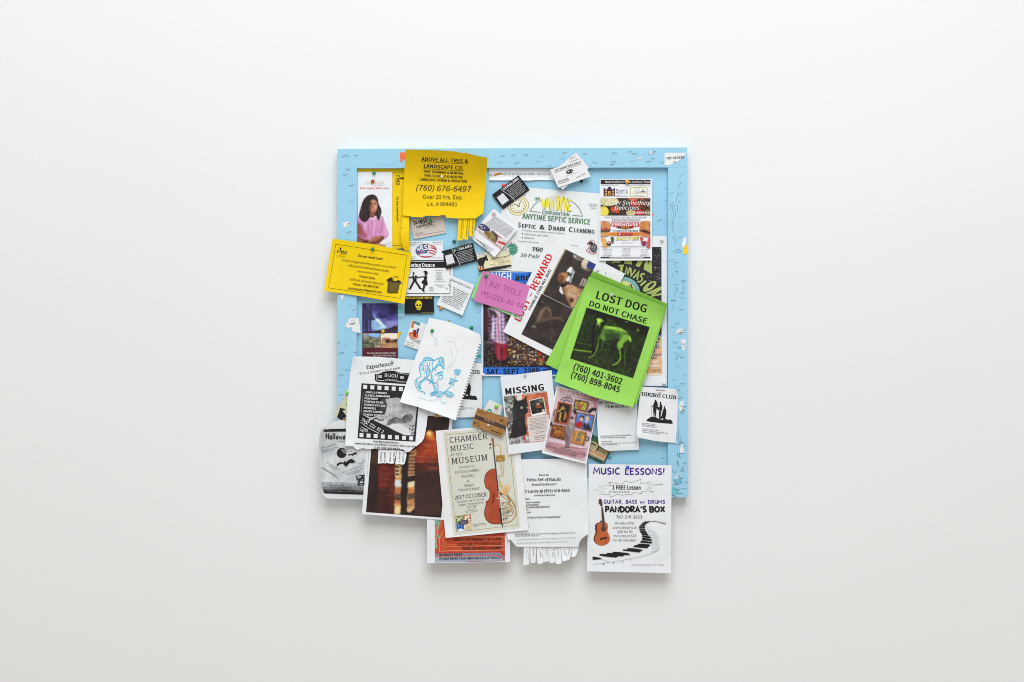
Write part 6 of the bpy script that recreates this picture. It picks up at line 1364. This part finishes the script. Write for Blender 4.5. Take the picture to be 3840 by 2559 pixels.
s.poly(0x46404a, [(1003, 310), (1019, 308), (1086, 905), (1066, 906)]).poly(0x98583a, [(985, 165), (1000, 155), (1012, 175), (1026, 312), (1000, 314), (992, 200)]).ell(0x1e1a1c, 966, 250, 15, 13).ell(0x1e1a1c, 966, 300, 18, 7).ell(0x3a2a24, 990, 188, 12, 8)
s.line(0x2a1a18, 2.4, [(1034, 944), (1012, 952), (1008, 985), (1014, 1030), (1000, 1070), (980, 1076)]).line(0xe0d4c4, 2.2, [(1050, 1011), (1102, 1004)]).line(0xc8b8a8, .8, [(1074, 906), (1094, 1140)]).poly(0x2a2426, [(1090, 1140), (1112, 1134), (1136, 1362), (1116, 1364)]).line(0x2a2426, 2.4, [(1118, 1370), (1150, 1366)]).line(0x2a2426, 2, [(1134, 1366), (1138, 1416)]).ell(0xc87a56, 935, 1152, 8, 8)
for w, a in ((2.4, [(1028, 272), (1042, 254), (1068, 248), (1096, 258), (1110, 292), (1112, 410)]), (2.2, [(1112, 480), (1128, 600), (1132, 690)]), (2.2, [(1148, 490), (1156, 600), (1146, 682), (1104, 696), (1076, 682)]), (2, [(1075, 680), (1100, 760), (1118, 820)]), (1.6, [(1100, 500), (1112, 610)])): s.line(0xccae70, w, a)
s.poly((0x6a4a20, 0xd0a450, 190, .35, .65), [(1042, 408), (1166, 398), (1170, 480), (1050, 494)]).poly((0xc8a45c, 0xe4d09a, 40), [(1080, 745), (1092, 770), (1140, 822), (1130, 838), (1088, 840)])
for w, a in ((3.2, [(1195, 965), (1262, 1040), (1312, 1120), (1332, 1200), (1302, 1290), (1222, 1344), (1140, 1350)]), (2.4, [(1202, 950), (1280, 1040), (1322, 1130)]), (2.4, [(1118, 1062), (1200, 1058), (1262, 1100), (1296, 1170), (1280, 1240), (1220, 1252), (1130, 1246)]), (2.2, [(1180, 1080), (1240, 1100), (1262, 1150), (1240, 1180), (1196, 1160), (1180, 1110)]),
             (2, [(1110, 960), (1200, 1020), (1262, 1110)]), (1.8, [(1120, 1100), (1240, 1130), (1290, 1220)]), (1.8, [(1140, 1130), (1150, 1245)]), (1.8, [(1170, 1120), (1180, 1245)]), (1.8, [(1200, 1130), (1206, 1245)]), (1.6, [(1130, 1180), (1280, 1190)])): s.line(GD, w, a)
for a in ([(1122, 1085), (1160, 1080)], [(1125, 1150), (1180, 1150)], [(1130, 1215), (1220, 1205)], [(1215, 1180), (1235, 1215)], [(1140, 1290), (1210, 1276)], [(1150, 1285), (1152, 1318)], [(1172, 1282), (1176, 1316)], [(1194, 1280), (1200, 1314)]): s.line(0x4a3a28, 2, a)
s.poly((0xd0a868, 0xe6d0a4, 30), [(1090, 905), (1130, 852), (1182, 822), (1262, 808), (1244, 862), (1212, 930), (1198, 974), (1140, 944), (1105, 958)]).poly(0x6a4428, [(1090, 905), (1118, 930), (1140, 948), (1112, 965), (1098, 940)]).line(0x8a5a34, 2.4, [(1198, 968), (1222, 1010), (1240, 1060)])

s = Sheet('flyer', 'white music lessons flyer with a guitar and winding piano keys', 'flyer', 'D4', [(100, 70), (1206, 92), (1198, 1532), (75, 1508)], slope(1740, .0328, 2150, .0345), 0xe5e7ea, [edge((2516, 2150), (2201, 2143), 60, .002)], wave=.0005)
PU = 0x481a88
s.part('heading').hand('MUSIC', 165, 210, 512, 212, 84, 5.0, PU).hand('LESSONS!', 588, 212, 1108, 216, 80, 5.0, PU)
s.hand('GUITAR,', 300, 604, 555, 604, 48, 2.8, PU).hand('BASS', 596, 602, 744, 600, 46, 2.8, PU).hand('or', 786, 600, 850, 602, 46, 2.4, PU).hand('DRUMS', 894, 604, 1116, 604, 46, 2.8, PU)
s.hand("PANDORA'S", 324, 718, 866, 716, 74, 6.4, K).hand('BOX', 915, 716, 1112, 714, 72, 6.4, K)
s.part('phone_number').hand('760-218-3623', 465, 800, 810, 802, 40, 1.5, 0x55555a)
s.part('burst').line(0x66666a, 1.1, [(365, 318), (545, 345), (585, 298), (660, 322), (798, 278), (793, 338), (935, 308), (875, 345), (1092, 342), (895, 380), (940, 398), (870, 412), (970, 448), (805, 440), (805, 468), (700, 455), (668, 485), (600, 480), (550, 492), (490, 478), (390, 518), (380, 480), (235, 478), (310, 450), (168, 415), (335, 403), (225, 370), (400, 360)], True)
s.part('lettering').tx('1', 408, 414, 446, 414, 58, 'RB').tx('FREE Lesson', 462, 414, 798, 416, 54, 'K').tx('For New Students', 362, 457, 650, 458, 24, 'S', 0x66666a)
for t, x0, x1, y in (('We also offer', 445, 712, 880), ('piano lessons at', 420, 740, 938), ('$35 for 50', 480, 685, 995), ('minutes or $25', 430, 736, 1050), ('for 30 minutes!', 428, 738, 1108)): s.tx(t, x0, y, x1, y, 33, 'S', 0x4a4a4f)
s.tx('5865 Adobe Rd. in 29 Palms', 668, 1436, 1106, 1434, 26, 'S', 0xb4a2ac)
s.part('guitar').sm().poly(0x6a2c1c, [(182, 880), (240, 848), (310, 850), (300, 1100), (260, 1165), (205, 1145), (168, 1105), (163, 1065), (176, 1025), (192, 985), (184, 940)]).poly((0xb4582f, 0xc86c42, 20), [(205, 885), (250, 852), (310, 848), (346, 864), (358, 905), (352, 950), (345, 972), (362, 1005), (384, 1055), (380, 1100), (352, 1140), (300, 1162), (250, 1166), (212, 1142), (185, 1105), (180, 1065), (196, 1020), (215, 985), (208, 930)])
s.ell(0x7a4a34, 296, 940, 34, 40).ell(0x33221c, 296, 940, 27, 32).poly(0x54463a, [(264, 640), (288, 636), (316, 860), (312, 965), (284, 965), (276, 860)]).poly(0x5c3626, [(230, 555), (250, 536), (272, 548), (288, 632), (262, 642), (244, 610)]).poly(0x2a1c18, [(246, 1068), (345, 1046), (346, 1068), (250, 1090)]).line(0x8a5a48, 1.2, [(226, 560), (236, 565)]).line(0x3a2a22, 2, [(226, 600), (246, 606)]).line(0x3a2a22, 2, [(230, 580), (240, 584)]).poly(0x3a2a22, [(250, 832), (268, 828), (272, 850), (252, 852)])
s.part('piano_keys').sm(False).poly((0xd2d6d9, 0xdde0e3, 30), [(862, 900), (930, 940), (1000, 1000), (1042, 1070), (1044, 1200), (1000, 1245), (930, 1245), (950, 1180), (948, 1080), (900, 980)])
for q in ([(150, 1310), (246, 1325), (280, 1346), (150, 1354)], [(244, 1276), (338, 1278), (344, 1262), (418, 1262), (424, 1248), (500, 1250), (612, 1262), (655, 1280), (636, 1292), (570, 1292), (560, 1308), (490, 1306), (470, 1324), (330, 1312), (244, 1296)], [(556, 1214), (612, 1216), (620, 1198), (690, 1200), (802, 1216), (824, 1230), (800, 1236), (776, 1256), (720, 1250), (553, 1230)],
          [(700, 1166), (752, 1152), (770, 1138), (900, 1146), (926, 1160), (904, 1176), (880, 1200), (780, 1192), (696, 1184)], [(800, 1098), (945, 1114), (940, 1136), (784, 1124)], [(816, 1060), (934, 1074), (944, 1102), (808, 1092)], [(814, 1028), (912, 1040), (934, 1066), (814, 1054)], [(798, 992), (885, 1004), (904, 1032), (812, 1022)], [(780, 965), (866, 972), (882, 998), (790, 990)],
          [(774, 935), (850, 940), (862, 964), (778, 959)], [(774, 905), (850, 910), (850, 932), (772, 926)], [(798, 880), (856, 885), (850, 904), (780, 899)], [(820, 858), (890, 860), (856, 880), (804, 876)], [(848, 842), (938, 838), (892, 858), (824, 860)]): s.poly(K, q)
s.line(0x4a4a4e, 2.2, [(930, 838), (1000, 840), (1060, 856), (1132, 878)]).line(0xa8aaae, 1.2, [(1000, 842), (1132, 862)])
for i in range(9): s.line(0xb4b8bb, .9, [(905 + i * 5, 960 + i * 30), (1000 + i * 5, 990 + i * 26)])
s.line(0x9a9ca0, 1.2, [(165, 1416), (300, 1398), (420, 1382), (550, 1360), (800, 1310), (960, 1262), (1040, 1210)]).line(0x88888c, 1, [(280, 1350), (380, 1384)]).line(0x2a2a2c, 2, [(300, 1398), (296, 1424)]).line(0x3a3a3c, 1.6, [(436, 1384), (430, 1410)]).line(0x66666a, 1.4, [(560, 1362), (548, 1392)]).line(0x8a8a8c, 1.4, [(660, 1345), (655, 1365)])

s = Sheet('business_card', 'horse ranch card turned on end behind the cinema flyer, lime pin', 'business card', 'F4', [(35, 918), (452, 262), (820, 492), (409, 1150)], .0318, 0xc6cba8, [corner((1246, 1552), 30, .004)], wave=.0003)
s.sm()
s.part('picture').poly(0xcdcfca, [(38, 916), (450, 265), (500, 296), (90, 948)]).poly(0xd09048, [(265, 1050), (330, 1010), (400, 1110), (320, 1075)]).poly(0x1d191a, [(208, 770), (236, 796), (270, 792), (332, 814), (336, 838), (256, 850), (300, 890), (340, 940), (366, 1004), (340, 985), (316, 1000), (356, 1052), (330, 1050), (290, 1012), (278, 1052), (300, 1068), (240, 1052), (148, 1002), (150, 960), (190, 880)])
s.part('lettering').tx('Trail rides & lessons!', 96, 905, 470, 320, 34, 'S', 0x55555a).greek(340, 740, 420, 620, 24, 0x4a4a40)

# ------------------------------------------------------------------ scraps left behind on the rails
mS = paper(0xe2e3e4)
def scrap(label, z, pts, d=FRAME + .0008, col=0xe2e3e4, name='paper_scrap', cat='paper scrap', bends=()):
    return Sheet(name, label, cat, z, pts, d, col, bends, wave=.0003)
scrap('orange sticky flag on the top rail, left of the yellow landscape flyer', 'A1', [(1172, 165), (1262, 165), (1262, 262), (1225, 270), (1185, 315), (1178, 270)], col=0xf0764a).line(0xd85a34, 1.6, [(1195, 238), (1250, 240)])
scrap('orange sticky bit peeping above the yellow landscape flyer', 'A2', [(940, 180), (985, 166), (996, 200), (1000, 230), (945, 220)], col=0xf07a48)
scrap('tiny orange triangle stuck beside the food menu', 'A4', [(955, 1068), (986, 1064), (975, 1095), (958, 1102)], d=PANEL + .001, col=0xf07a48)
s = scrap('torn white corner of a film flyer at the top right of frame', 'A4', [(1145, 172), (1300, 170), (1474, 172), (1440, 215), (1420, 235), (1375, 275), (1330, 310), (1260, 338), (1185, 362), (1145, 346)])
s.part('lettering').tx('THE DESERT', 1168, 268, 1440, 252, 32, 'RB').tx('FO', 1276, 322, 1318, 318, 24, 'RB')
s = scrap('torn white flyer remnant with bold letters across the left rail edge', 'E5', [(375, 470), (470, 458), (566, 458), (585, 600), (600, 728), (520, 722), (440, 700), (446, 668), (420, 622), (395, 642), (352, 634), (316, 622), (332, 560), (372, 532)])
s.part('lettering').tx('SSIC', 400, 586, 512, 568, 34, 'RB').greek(426, 514, 500, 494, 16, 0x66666a)
s = scrap('crumpled white scrap high on the left rail', 'A1', [(330, 1190), (365, 1196), (395, 1180), (430, 1195), (465, 1215), (420, 1235), (380, 1262), (342, 1274), (348, 1235)])
s.part('marks').line(0x5a5050, 2, [(385, 1222), (445, 1208)])
scrap('small white scrap under the tilted yellow food flyer', 'E5', [(225, 30), (295, 40), (282, 75), (268, 118), (244, 108), (230, 76)])
s = scrap('yellow torn scrap at the outer edge of the right rail', 'B4', [(1445, 148), (1474, 146), (1478, 280), (1416, 292), (1420, 240)], col=0xf2cc20)
s.part('marks').line(0xd8802c, 2, [(1440, 190), (1455, 215)])
scrap('chipped white patch above the yellow scrap on right rail', 'B4', [(1420, 60), (1455, 32), (1470, 70), (1460, 130), (1430, 200), (1412, 190), (1396, 130), (1412, 100)], col=0xdfe8ee)
s = scrap('white rounded paper scrap on the right rail beside the green flyers', 'F1', [(296, 408), (300, 370), (318, 340), (350, 322), (410, 330), (416, 352), (400, 398), (340, 404)])
s.part('marks').line(0x44403c, 1.6, [(330, 386), (404, 380)]).line(0x6a6460, 1.3, [(350, 340), (366, 412)]).line(0x6a6460, 1.3, [(300, 400), (370, 402)])
s = scrap('white pointed scrap under two staples on the right rail', 'F1', [(362, 484), (442, 484), (438, 560), (440, 600), (402, 660), (378, 610), (364, 560)])
s.part('marks').line(0x6a625c, 2, [(364, 552), (434, 550)]).line(0x8a7a70, 1.6, [(372, 592), (436, 590)])
s = scrap('white curved scrap on the right rail beside the hiking flyer', 'F2', [(458, 78), (464, 150), (450, 200), (444, 250), (424, 244), (400, 210), (386, 150), (410, 110)])
s.part('marks').line(0x6a605a, 1.6, [(400, 158), (500, 168)]).line(0x6a605a, 1.6, [(452, 170), (448, 226)]).line(0x5a504c, 1.6, [(420, 236), (478, 222)])
scrap('narrow white scrap low on the right rail below the hiking flyer', 'F2', [(424, 692), (446, 688), (458, 740), (468, 812), (440, 822), (406, 812), (414, 750)])
scrap('pair of white chips among tangled wires at foot of right rail', 'F2', [(344, 1160), (350, 1120), (392, 1100), (396, 1116), (366, 1130), (366, 1176), (348, 1180)])
scrap('small white torn bit near the right end of the top rail', 'A4', [(925, 145), (960, 140), (972, 165), (955, 205), (922, 195), (935, 172)])
scrap('tiny pink torn bit on the top rail above the food menu', 'A4', [(745, 248), (790, 238), (820, 244), (800, 262), (770, 268)], col=0xe4d4d0)
scrap('yellow arrow shaped scrap right of the cabin brochure', 'E5', [(1270, 712), (1330, 714), (1366, 738), (1340, 752), (1318, 748), (1306, 790), (1290, 862), (1276, 850), (1275, 740)], d=PANEL + .001, col=0xe4b61c)
scrap('pale teal film square left of the black skull card', 'E5', [(1286, 258), (1388, 258), (1384, 356), (1284, 352)], d=PANEL + .0012, col=0x7cc4cc)
scrap('teal torn bit behind the ragged edge of the drawing', 'C2', [(1145, 322), (1186, 318), (1190, 358), (1140, 356)], d=PANEL + .0012, col=0x28b49c)
scrap('curled gold thread bit above the notebook drawing', 'B2', [(682, 1276), (712, 1262), (740, 1252), (735, 1268), (712, 1284), (690, 1290)], d=PANEL + .0012, col=0xb8a028)
scrap('black ink smudge scrap under the surplus shop cards', 'A3', [(1462, 580), (1490, 566), (1520, 575), (1505, 595), (1490, 622), (1475, 600)], d=PANEL + .001, col=0x2c2a2c)

# ------------------------------------------------------------------ build all paper
for s_ in ALL: s_.build()

# ------------------------------------------------------------------ pencil marks on the frame
class Marks(Sheet):
    def __init__(s):
        s.zone = ZN['px']; s.parts = []; s.clip = None
        s.dep = lambda x, y: FRAME + .00005
        s.part('pencil_marks')
mk = Marks()
P1, P2 = 0x6d8ca0, 0x54707f
mk.z('A1').tx('CATHERINE', 850, 366, 1130, 360, 30, 'S', 0x86bcd6)
mk.z('A4')
for a in ([(1405, 480), (1380, 520), (1350, 545)], [(1398, 590), (1350, 650), (1338, 665)], [(1380, 605), (1365, 690)], [(1422, 745), (1370, 790), (1335, 800), (1322, 850), (1316, 895)], [(1360, 735), (1335, 800)], [(1285, 895), (1240, 945)], [(1230, 920), (1228, 1010)], [(1265, 940), (1258, 1030)], [(1290, 930), (1286, 1000), (1300, 1010)], [(1335, 935), (1338, 1050)], [(1400, 1095), (1350, 1140)], [(1245, 1060), (1240, 1110)],
          [(1275, 1030), (1262, 1240)], [(1310, 1020), (1300, 1120)], [(1240, 1170), (1244, 1240)], [(1275, 1180), (1262, 1330)], [(1385, 1230), (1390, 1290)], [(1285, 1380), (1270, 1450)], [(1310, 1430), (1300, 1520)], [(1385, 860), (1350, 910)]): mk.line(P1, 1.5, a)
mk.z('B4').line(P2, 1.8, [(1345 + 36 * math.cos(t), 250 + 30 * math.sin(t)) for t in (i * math.pi / 10 for i in range(9, 24))]).line(P1, 1.2, [(1255, 258), (1370, 262)]).ell(P2, 1344, 252, 8, 8)
for a in ([(1210, 395), (1240, 378), (1275, 382)], [(1285, 380), (1290, 450)], [(1285, 415), (1355, 412)], [(1312, 412), (1312, 470)], [(1280, 490), (1345, 490)], [(1285, 550), (1350, 545)], [(1310, 520), (1320, 580)], [(1340, 520), (1330, 570)], [(1258, 560), (1258, 630)], [(1312, 765), (1316, 840)], [(1338, 760), (1332, 830), (1316, 846)], [(1292, 840), (1305, 915)], [(1425, 680), (1425, 860)], [(1275, 1040), (1265, 1110)], [(1235, 968), (1310, 970)]): mk.line(P1, 1.4, a)
mk.z('F2')
for a in ([(398, 470), (392, 590)], [(375, 925), (368, 980), (400, 1005)], [(372, 930), (398, 985)], [(300, 1050), (325, 1100)], [(350, 1070), (352, 1160)], [(420, 1060), (455, 1020), (452, 1075), (410, 1070)], [(330, 1190), (345, 1240)], [(395, 1130), (400, 1170), (430, 1180), (442, 1150), (430, 1240), (390, 1258), (350, 1240)], [(380, 815), (372, 860), (385, 868)], [(402, 820), (405, 880), (425, 885)], [(390, 620), (405, 690)], [(420, 620), (425, 680), (455, 680)], [(360, 1390), (455, 1380)], [(380, 1330), (380, 1380)], [(300, 1410), (360, 1430)]): mk.line(0x5a6a66, 1.8, a)
mk.poly(0x6cbccc, [(300, 1280), (370, 1320), (375, 1390), (330, 1420), (298, 1400)]).poly(0x74b6c6, [(345, 1190), (430, 1180), (428, 1236), (390, 1255), (350, 1235)])
p = mk.parts[0]
V, F, FM, mats = [], [], [], []
for x, y, l in p['V']: V.append(W(x, y, FRAME + .00008 + l * 4e-6) - LB)
for f, m in zip(p['F'], p['M']):
    a, b, c = (p['V'][i] for i in f)
    if (b[0] - a[0]) * (c[1] - a[1]) - (b[1] - a[1]) * (c[0] - a[0]) > 0: f = (f[0], f[2], f[1])
    if m not in mats: mats.append(m)
    F.append(f); FM.append(mats.index(m))
obj('pencil_marks', V, F, mats, FM, board)

# ------------------------------------------------------------------ staples
def tube(pts, r, n=6):
    V, F = [], []
    for i, p in enumerate(pts):
        a = pts[max(0, i - 1)]; b = pts[min(len(pts) - 1, i + 1)]
        t = (b - a).normalized(); u = t.cross(Vector((0, 0, 1)))
        u = u.normalized() if u.length > .01 else Vector((1, 0, 0)); w = t.cross(u)
        for k in range(n):
            q = 2 * math.pi * k / n
            V.append(p + u * (r * math.cos(q)) + w * (r * math.sin(q)))
    for i in range(len(pts) - 1):
        for k in range(n):
            F.append((i * n + k, i * n + (k + 1) % n, (i + 1) * n + (k + 1) % n, (i + 1) * n + k))
    F.append(tuple(range(n))[::-1]); F.append(tuple((len(pts) - 1) * n + k for k in range(n)))
    return V, F
steel = simple('staple_steel', 0x85827e, .4, .5)
ST = []
blued = simple('staple_blue_paint', 0xa6d2e6, .45, 0)
for hgt, nm in ((.0013, steel), (.0022, steel), (.0016, blued), (.0024, blued)):
    V, F = tube([Vector((-.0056, .0008, 0)), Vector((-.0055, -hgt * .8, 0)), Vector((-.003, -hgt, .0003)), Vector((.003, -hgt, 0)), Vector((.0055, -hgt * .8, .0002)), Vector((.0056, .0008, 0))], .00045)
    me = bpy.data.meshes.new('staple'); me.from_pydata(V, [], F); me.materials.append(nm); me.update()
    me.polygons.foreach_set('use_smooth', [True] * len(F)); ST.append(me)
RAIL = {'top': ('bare steel staple left in the blue top rail', 'staples in the top rail'),
        'left': ('bare steel staple left in the blue left rail', 'staples in the left rail'),
        'right': ('bare steel staple left in the blue right rail', 'staples in the right rail'),
        'panel': ('bare steel staple left in the recessed blue panel', 'staples in the recessed panel')}
def staple(rail, z, x, y, ang=None, d=FRAME):
    q = ZN[z].p((x, y))
    painted = random.random() < .36
    o = bpy.data.objects.new('staple', random.choice(ST[2:] if painted else ST[:2])); COL.objects.link(o)
    o.location = W(q[0], q[1], d)
    a = random.uniform(-22, 12) if ang is None else ang
    o.rotation_euler = (0, math.radians(a), 0)
    k = random.uniform(.85, 1.1); o.scale = (k, 1, 1)
    lab, grp = RAIL[rail]
    if painted: lab, grp = lab.replace('bare steel staple', 'staple painted over in pale blue, still'), 'painted ' + grp
    tag(o, lab, 'staple', grp)
for x, y in ((405, 188), (350, 222), (425, 222), (538, 208)): staple('top', 'A1', x, y)
for x, y in ((1275, 230), (1505, 218), (1482, 302)): staple('top', 'A2', x, y)
for x, y in ((492, 206), (676, 202), (905, 220), (862, 295), (540, 318), (1028, 358), (1240, 172), (1205, 246), (1540, 186)): staple('top', 'A3', x, y)
for x, y in ((408, 174), (638, 152), (700, 184), (985, 155), (968, 254), (672, 288), (912, 298), (378, 342), (122, 310), (400, 300), (1105, 310), (945, 188)): staple('top', 'A4', x, y, random.uniform(-14, 10))
for x, y, a in ((415, 415, -12), (368, 490, 8), (460, 650, -6), (462, 880, -8), (425, 1336, -14)): staple('left', 'A1', x, y, a)
for x, y, a in ((432, 222, -14), (482, 292, -32), (180, 912, 10), (328, 945, -45), (250, 1098, -16), (355, 1412, 2), (250, 1502, 0), (525, 1082, -14)): staple('left', 'E5', x, y, a)
for x, y, a in ((335, 770, 0), (310, 900, -6), (415, 725, 0)): staple('left', 'C1', x, y, a)
for x, y, a in ((1240, 755, -10), (1370, 1408, 6)): staple('right', 'A4', x, y, a)
for x, y, a in ((1420, 678, -5), (1310, 728, 0), (1400, 860, 0), (1400, 920, 0), (1272, 968, 0), (1392, 1100, -4)): staple('right', 'B4', x, y, a)
for x, y, a in ((375, 40, -4), (310, 250, -20), (252, 300, -5), (282, 524, 4), (340, 600, 14), (285, 675, 0), (320, 702, 0), (368, 700, 78), (384, 750, 0), (305, 758, -48), (314, 870, 8), (428, 992, 0), (266, 1068, -22), (388, 1130, 6), (308, 1166, 0), (318, 1228, -20), (354, 1342, -14), (400, 346, 0), (378, 384, -6), (402, 552, 0), (408, 592, 0)): staple('right', 'F1', x, y, a)
for x, y, a in ((412, 46, -16), (460, 162, 6), (450, 226, -6), (440, 256, 4), (388, 588, 6), (430, 650, 40), (440, 678, 0), (388, 700, 2), (470, 720, -8), (435, 822, 4), (482, 960, -14), (345, 1258, -2), (496, 1226, 0), (440, 1304, 8), (488, 1308, 4), (374, 1330, 0), (412, 1380, -6), (332, 1420, 20), (352, 1112, 82), (336, 1216, 78), (452, 1040, 84)): staple('right', 'F2', x, y, a)
for z, x, y in (('A4', 1070, 1160), ('A4', 1168, 688), ('A4', 1160, 866), ('B2', 310, 1185), ('B2', 1165, 1128), ('C1', 1208, 356), ('F2', 262, 768), ('F2', 174, 886), ('E5', 1332, 452), ('B2', 850, 505)): staple('panel', z, x, y, None, PANEL)

# ------------------------------------------------------------------ push pins
def pin_mesh():
    prof = [(0, -.0062), (.0022, -.0061), (.0036, -.0054), (.0044, -.0042), (.0046, -.0030), (.0043, -.0018), (.0034, -.0008), (.0022, -.0004), (.0022, .0)]
    n = 20; V, F = [], []
    for r, y in prof[1:]:
        for k in range(n):
            a = 2 * math.pi * k / n; V.append((r * math.cos(a), y, r * math.sin(a)))
    V.append((0, prof[0][1], 0)); top = len(V) - 1
    m = len(prof) - 1
    for i in range(m - 1):
        for k in range(n):
            F.append((i * n + k, (i + 1) * n + k, (i + 1) * n + (k + 1) % n, i * n + (k + 1) % n))
    for k in range(n): F.append((top, k, (k + 1) % n))
    return V, F
def needle_mesh():
    V, F = [], []
    for y in (-.0005, .0028):
        for k in range(8):
            a = 2 * math.pi * k / 8; r = .0006
            V.append((r * math.cos(a), y, r * math.sin(a)))
    for k in range(8): F.append((k, k + 8, (k + 1) % 8 + 8, (k + 1) % 8))
    F.append(tuple(range(8, 16))[::-1])
    return V, F
PC = {'green': 0x0f8a4c, 'dark green': 0x0e5a3e, 'red': 0xe02c2c, 'white': 0xe6e4e0, 'pearl': 0xd8d4cc, 'orange': 0xe08a1e, 'gold': 0xe0a83e, 'lime': 0x84d848, 'teal': 0x2aa8ae, 'blue': 0x1c5cc0, 'clear': 0xe2e6e8}
PMAT = {}
for n_, h_ in PC.items(): PMAT[n_] = simple('pin_' + n_.replace(' ', '_'), h_, .28 if n_ != 'clear' else .12, 0, .5)
b_ = PMAT['clear'].node_tree.nodes['Principled BSDF']
b_.inputs['Transmission Weight'].default_value = .3
PV, PF = pin_mesh(); NV, NF = needle_mesh()
PME = {}
def surface_at(x, y):
    """depth of the topmost paper under the pin"""
    best = PANEL
    if x < 1338 or x > 2505 or y < 630 or y > 1794: best = FRAME
    for s_ in ALL:
        for p_ in s_.parts:
            if p_['out'] and inside((x, y), p_['out']): best = max(best, p_['dep'](x, y))
    return best
def pin(colour, z, x, y, label, k=1.0):
    q = ZN[z].p((x, y))
    if colour not in PME:
        me = bpy.data.meshes.new('head'); me.from_pydata([Vector(v) for v in PV], [], PF); me.materials.append(PMAT[colour]); me.update()
        me.polygons.foreach_set('use_smooth', [True] * len(PF)); PME[colour] = me
    if 'needle' not in PME:
        me = bpy.data.meshes.new('needle'); me.from_pydata([Vector(v) for v in NV], [], NF); me.materials.append(steel); me.update(); PME['needle'] = me
    r = bpy.data.objects.new('push_pin', None); r.empty_display_size = .005
    r.location = W(q[0], q[1], surface_at(*q) + .0004); r.scale = (k, k, k)
    r.rotation_euler = (random.uniform(-.1, .1), 0, random.uniform(-.12, .12)); COL.objects.link(r)
    for nm in (colour, 'needle'):
        c = bpy.data.objects.new('head' if nm != 'needle' else 'needle', PME[nm]); COL.objects.link(c); c.parent = r
    tag(r, label, 'push pin')
pin('green', 'A1', 795, 468, 'green push pin at the top of the white brochure')
pin('green', 'B1', 775, 217, 'green push pin in the tilted yellow food flyer')
pin('green', 'A2', 447, 1172, 'green push pin in the tan card')
pin('dark green', 'B2', 798, 105, 'dark green push pin in the bare panel above the black card')
pin('dark green', 'B2', 834, 208, 'dark green push pin through the lettering of the black card')
pin('green', 'B2', 1263, 612, 'green push pin in the corner of the pink note')
pin('green', 'B2', 473, 1415, 'green push pin in the notebook drawing')
pin('green', 'B2', 1053, 1370, 'green push pin in the bare panel right of the drawing top')
pin('red', 'A3', 345, 655, 'red push pin at the edge of the tilted black card')
pin('white', 'A2', 617, 522, 'white push pin in the yellow landscape flyer', .8)
pin('pearl', 'A2', 1380, 1058, 'pearl push pin in the folded flag card', 1.05)
pin('clear', 'A3', 158, 482, 'clear push pin at the left end of the white strip', .9)
pin('white', 'B4', 1103, 80, 'white push pin in the top right corner of the dark festival poster', 1.05)
pin('white', 'C4', 1137, 737, 'white push pin in the bottom right corner of the dark festival poster', .95)
pin('white', 'C3', 48, 612, 'white push pin at the lower left corner of the blue concert poster', .95)
pin('clear', 'C3', 665, 615, 'clear push pin in the missing cat flyer', .9)
pin('clear', 'E1', 328, 98, 'clear push pin beside the top corner of the art show flyer', .9)
pin('clear', 'B4', 370, 888, 'clear push pin in the top green lost dog flyer', .9)
pin('clear', 'C2', 1300, 1352, 'clear push pin in the brown wood grain card', .8)
pin('clear', 'E2', 1426, 176, 'clear push pin under the top line of the hiking club flyer', .8)
pin('clear', 'C2', 1178, 1436, 'clear push pin in the top of the chamber music flyer', .85)
pin('clear', 'C1', 1065, 410, 'clear push pin in the cinema flyer', .85)
pin('gold', 'B1', 925, 1425, 'gold push pin in the cabin brochure')
pin('orange', 'B2', 604, 1083, 'orange push pin in the bare panel under the class note')
pin('orange', 'C2', 540, 1215, 'orange push pin at the top of the dark window poster', .95)
pin('gold', 'A4', 592, 600, 'gold push pin in the food menu', 1.2)
pin('lime', 'C2', 1418, 1077, 'lime push pin in the cream card with teal ring', 1.1)
pin('lime', 'F4', 380, 442, 'lime push pin in the upended horse card', .95)
pin('teal', 'E1', 1390, 1425, 'teal push pin below the camper postcard')
pin('blue', 'D4', 618, 118, 'blue push pin at the top of the music lessons flyer')
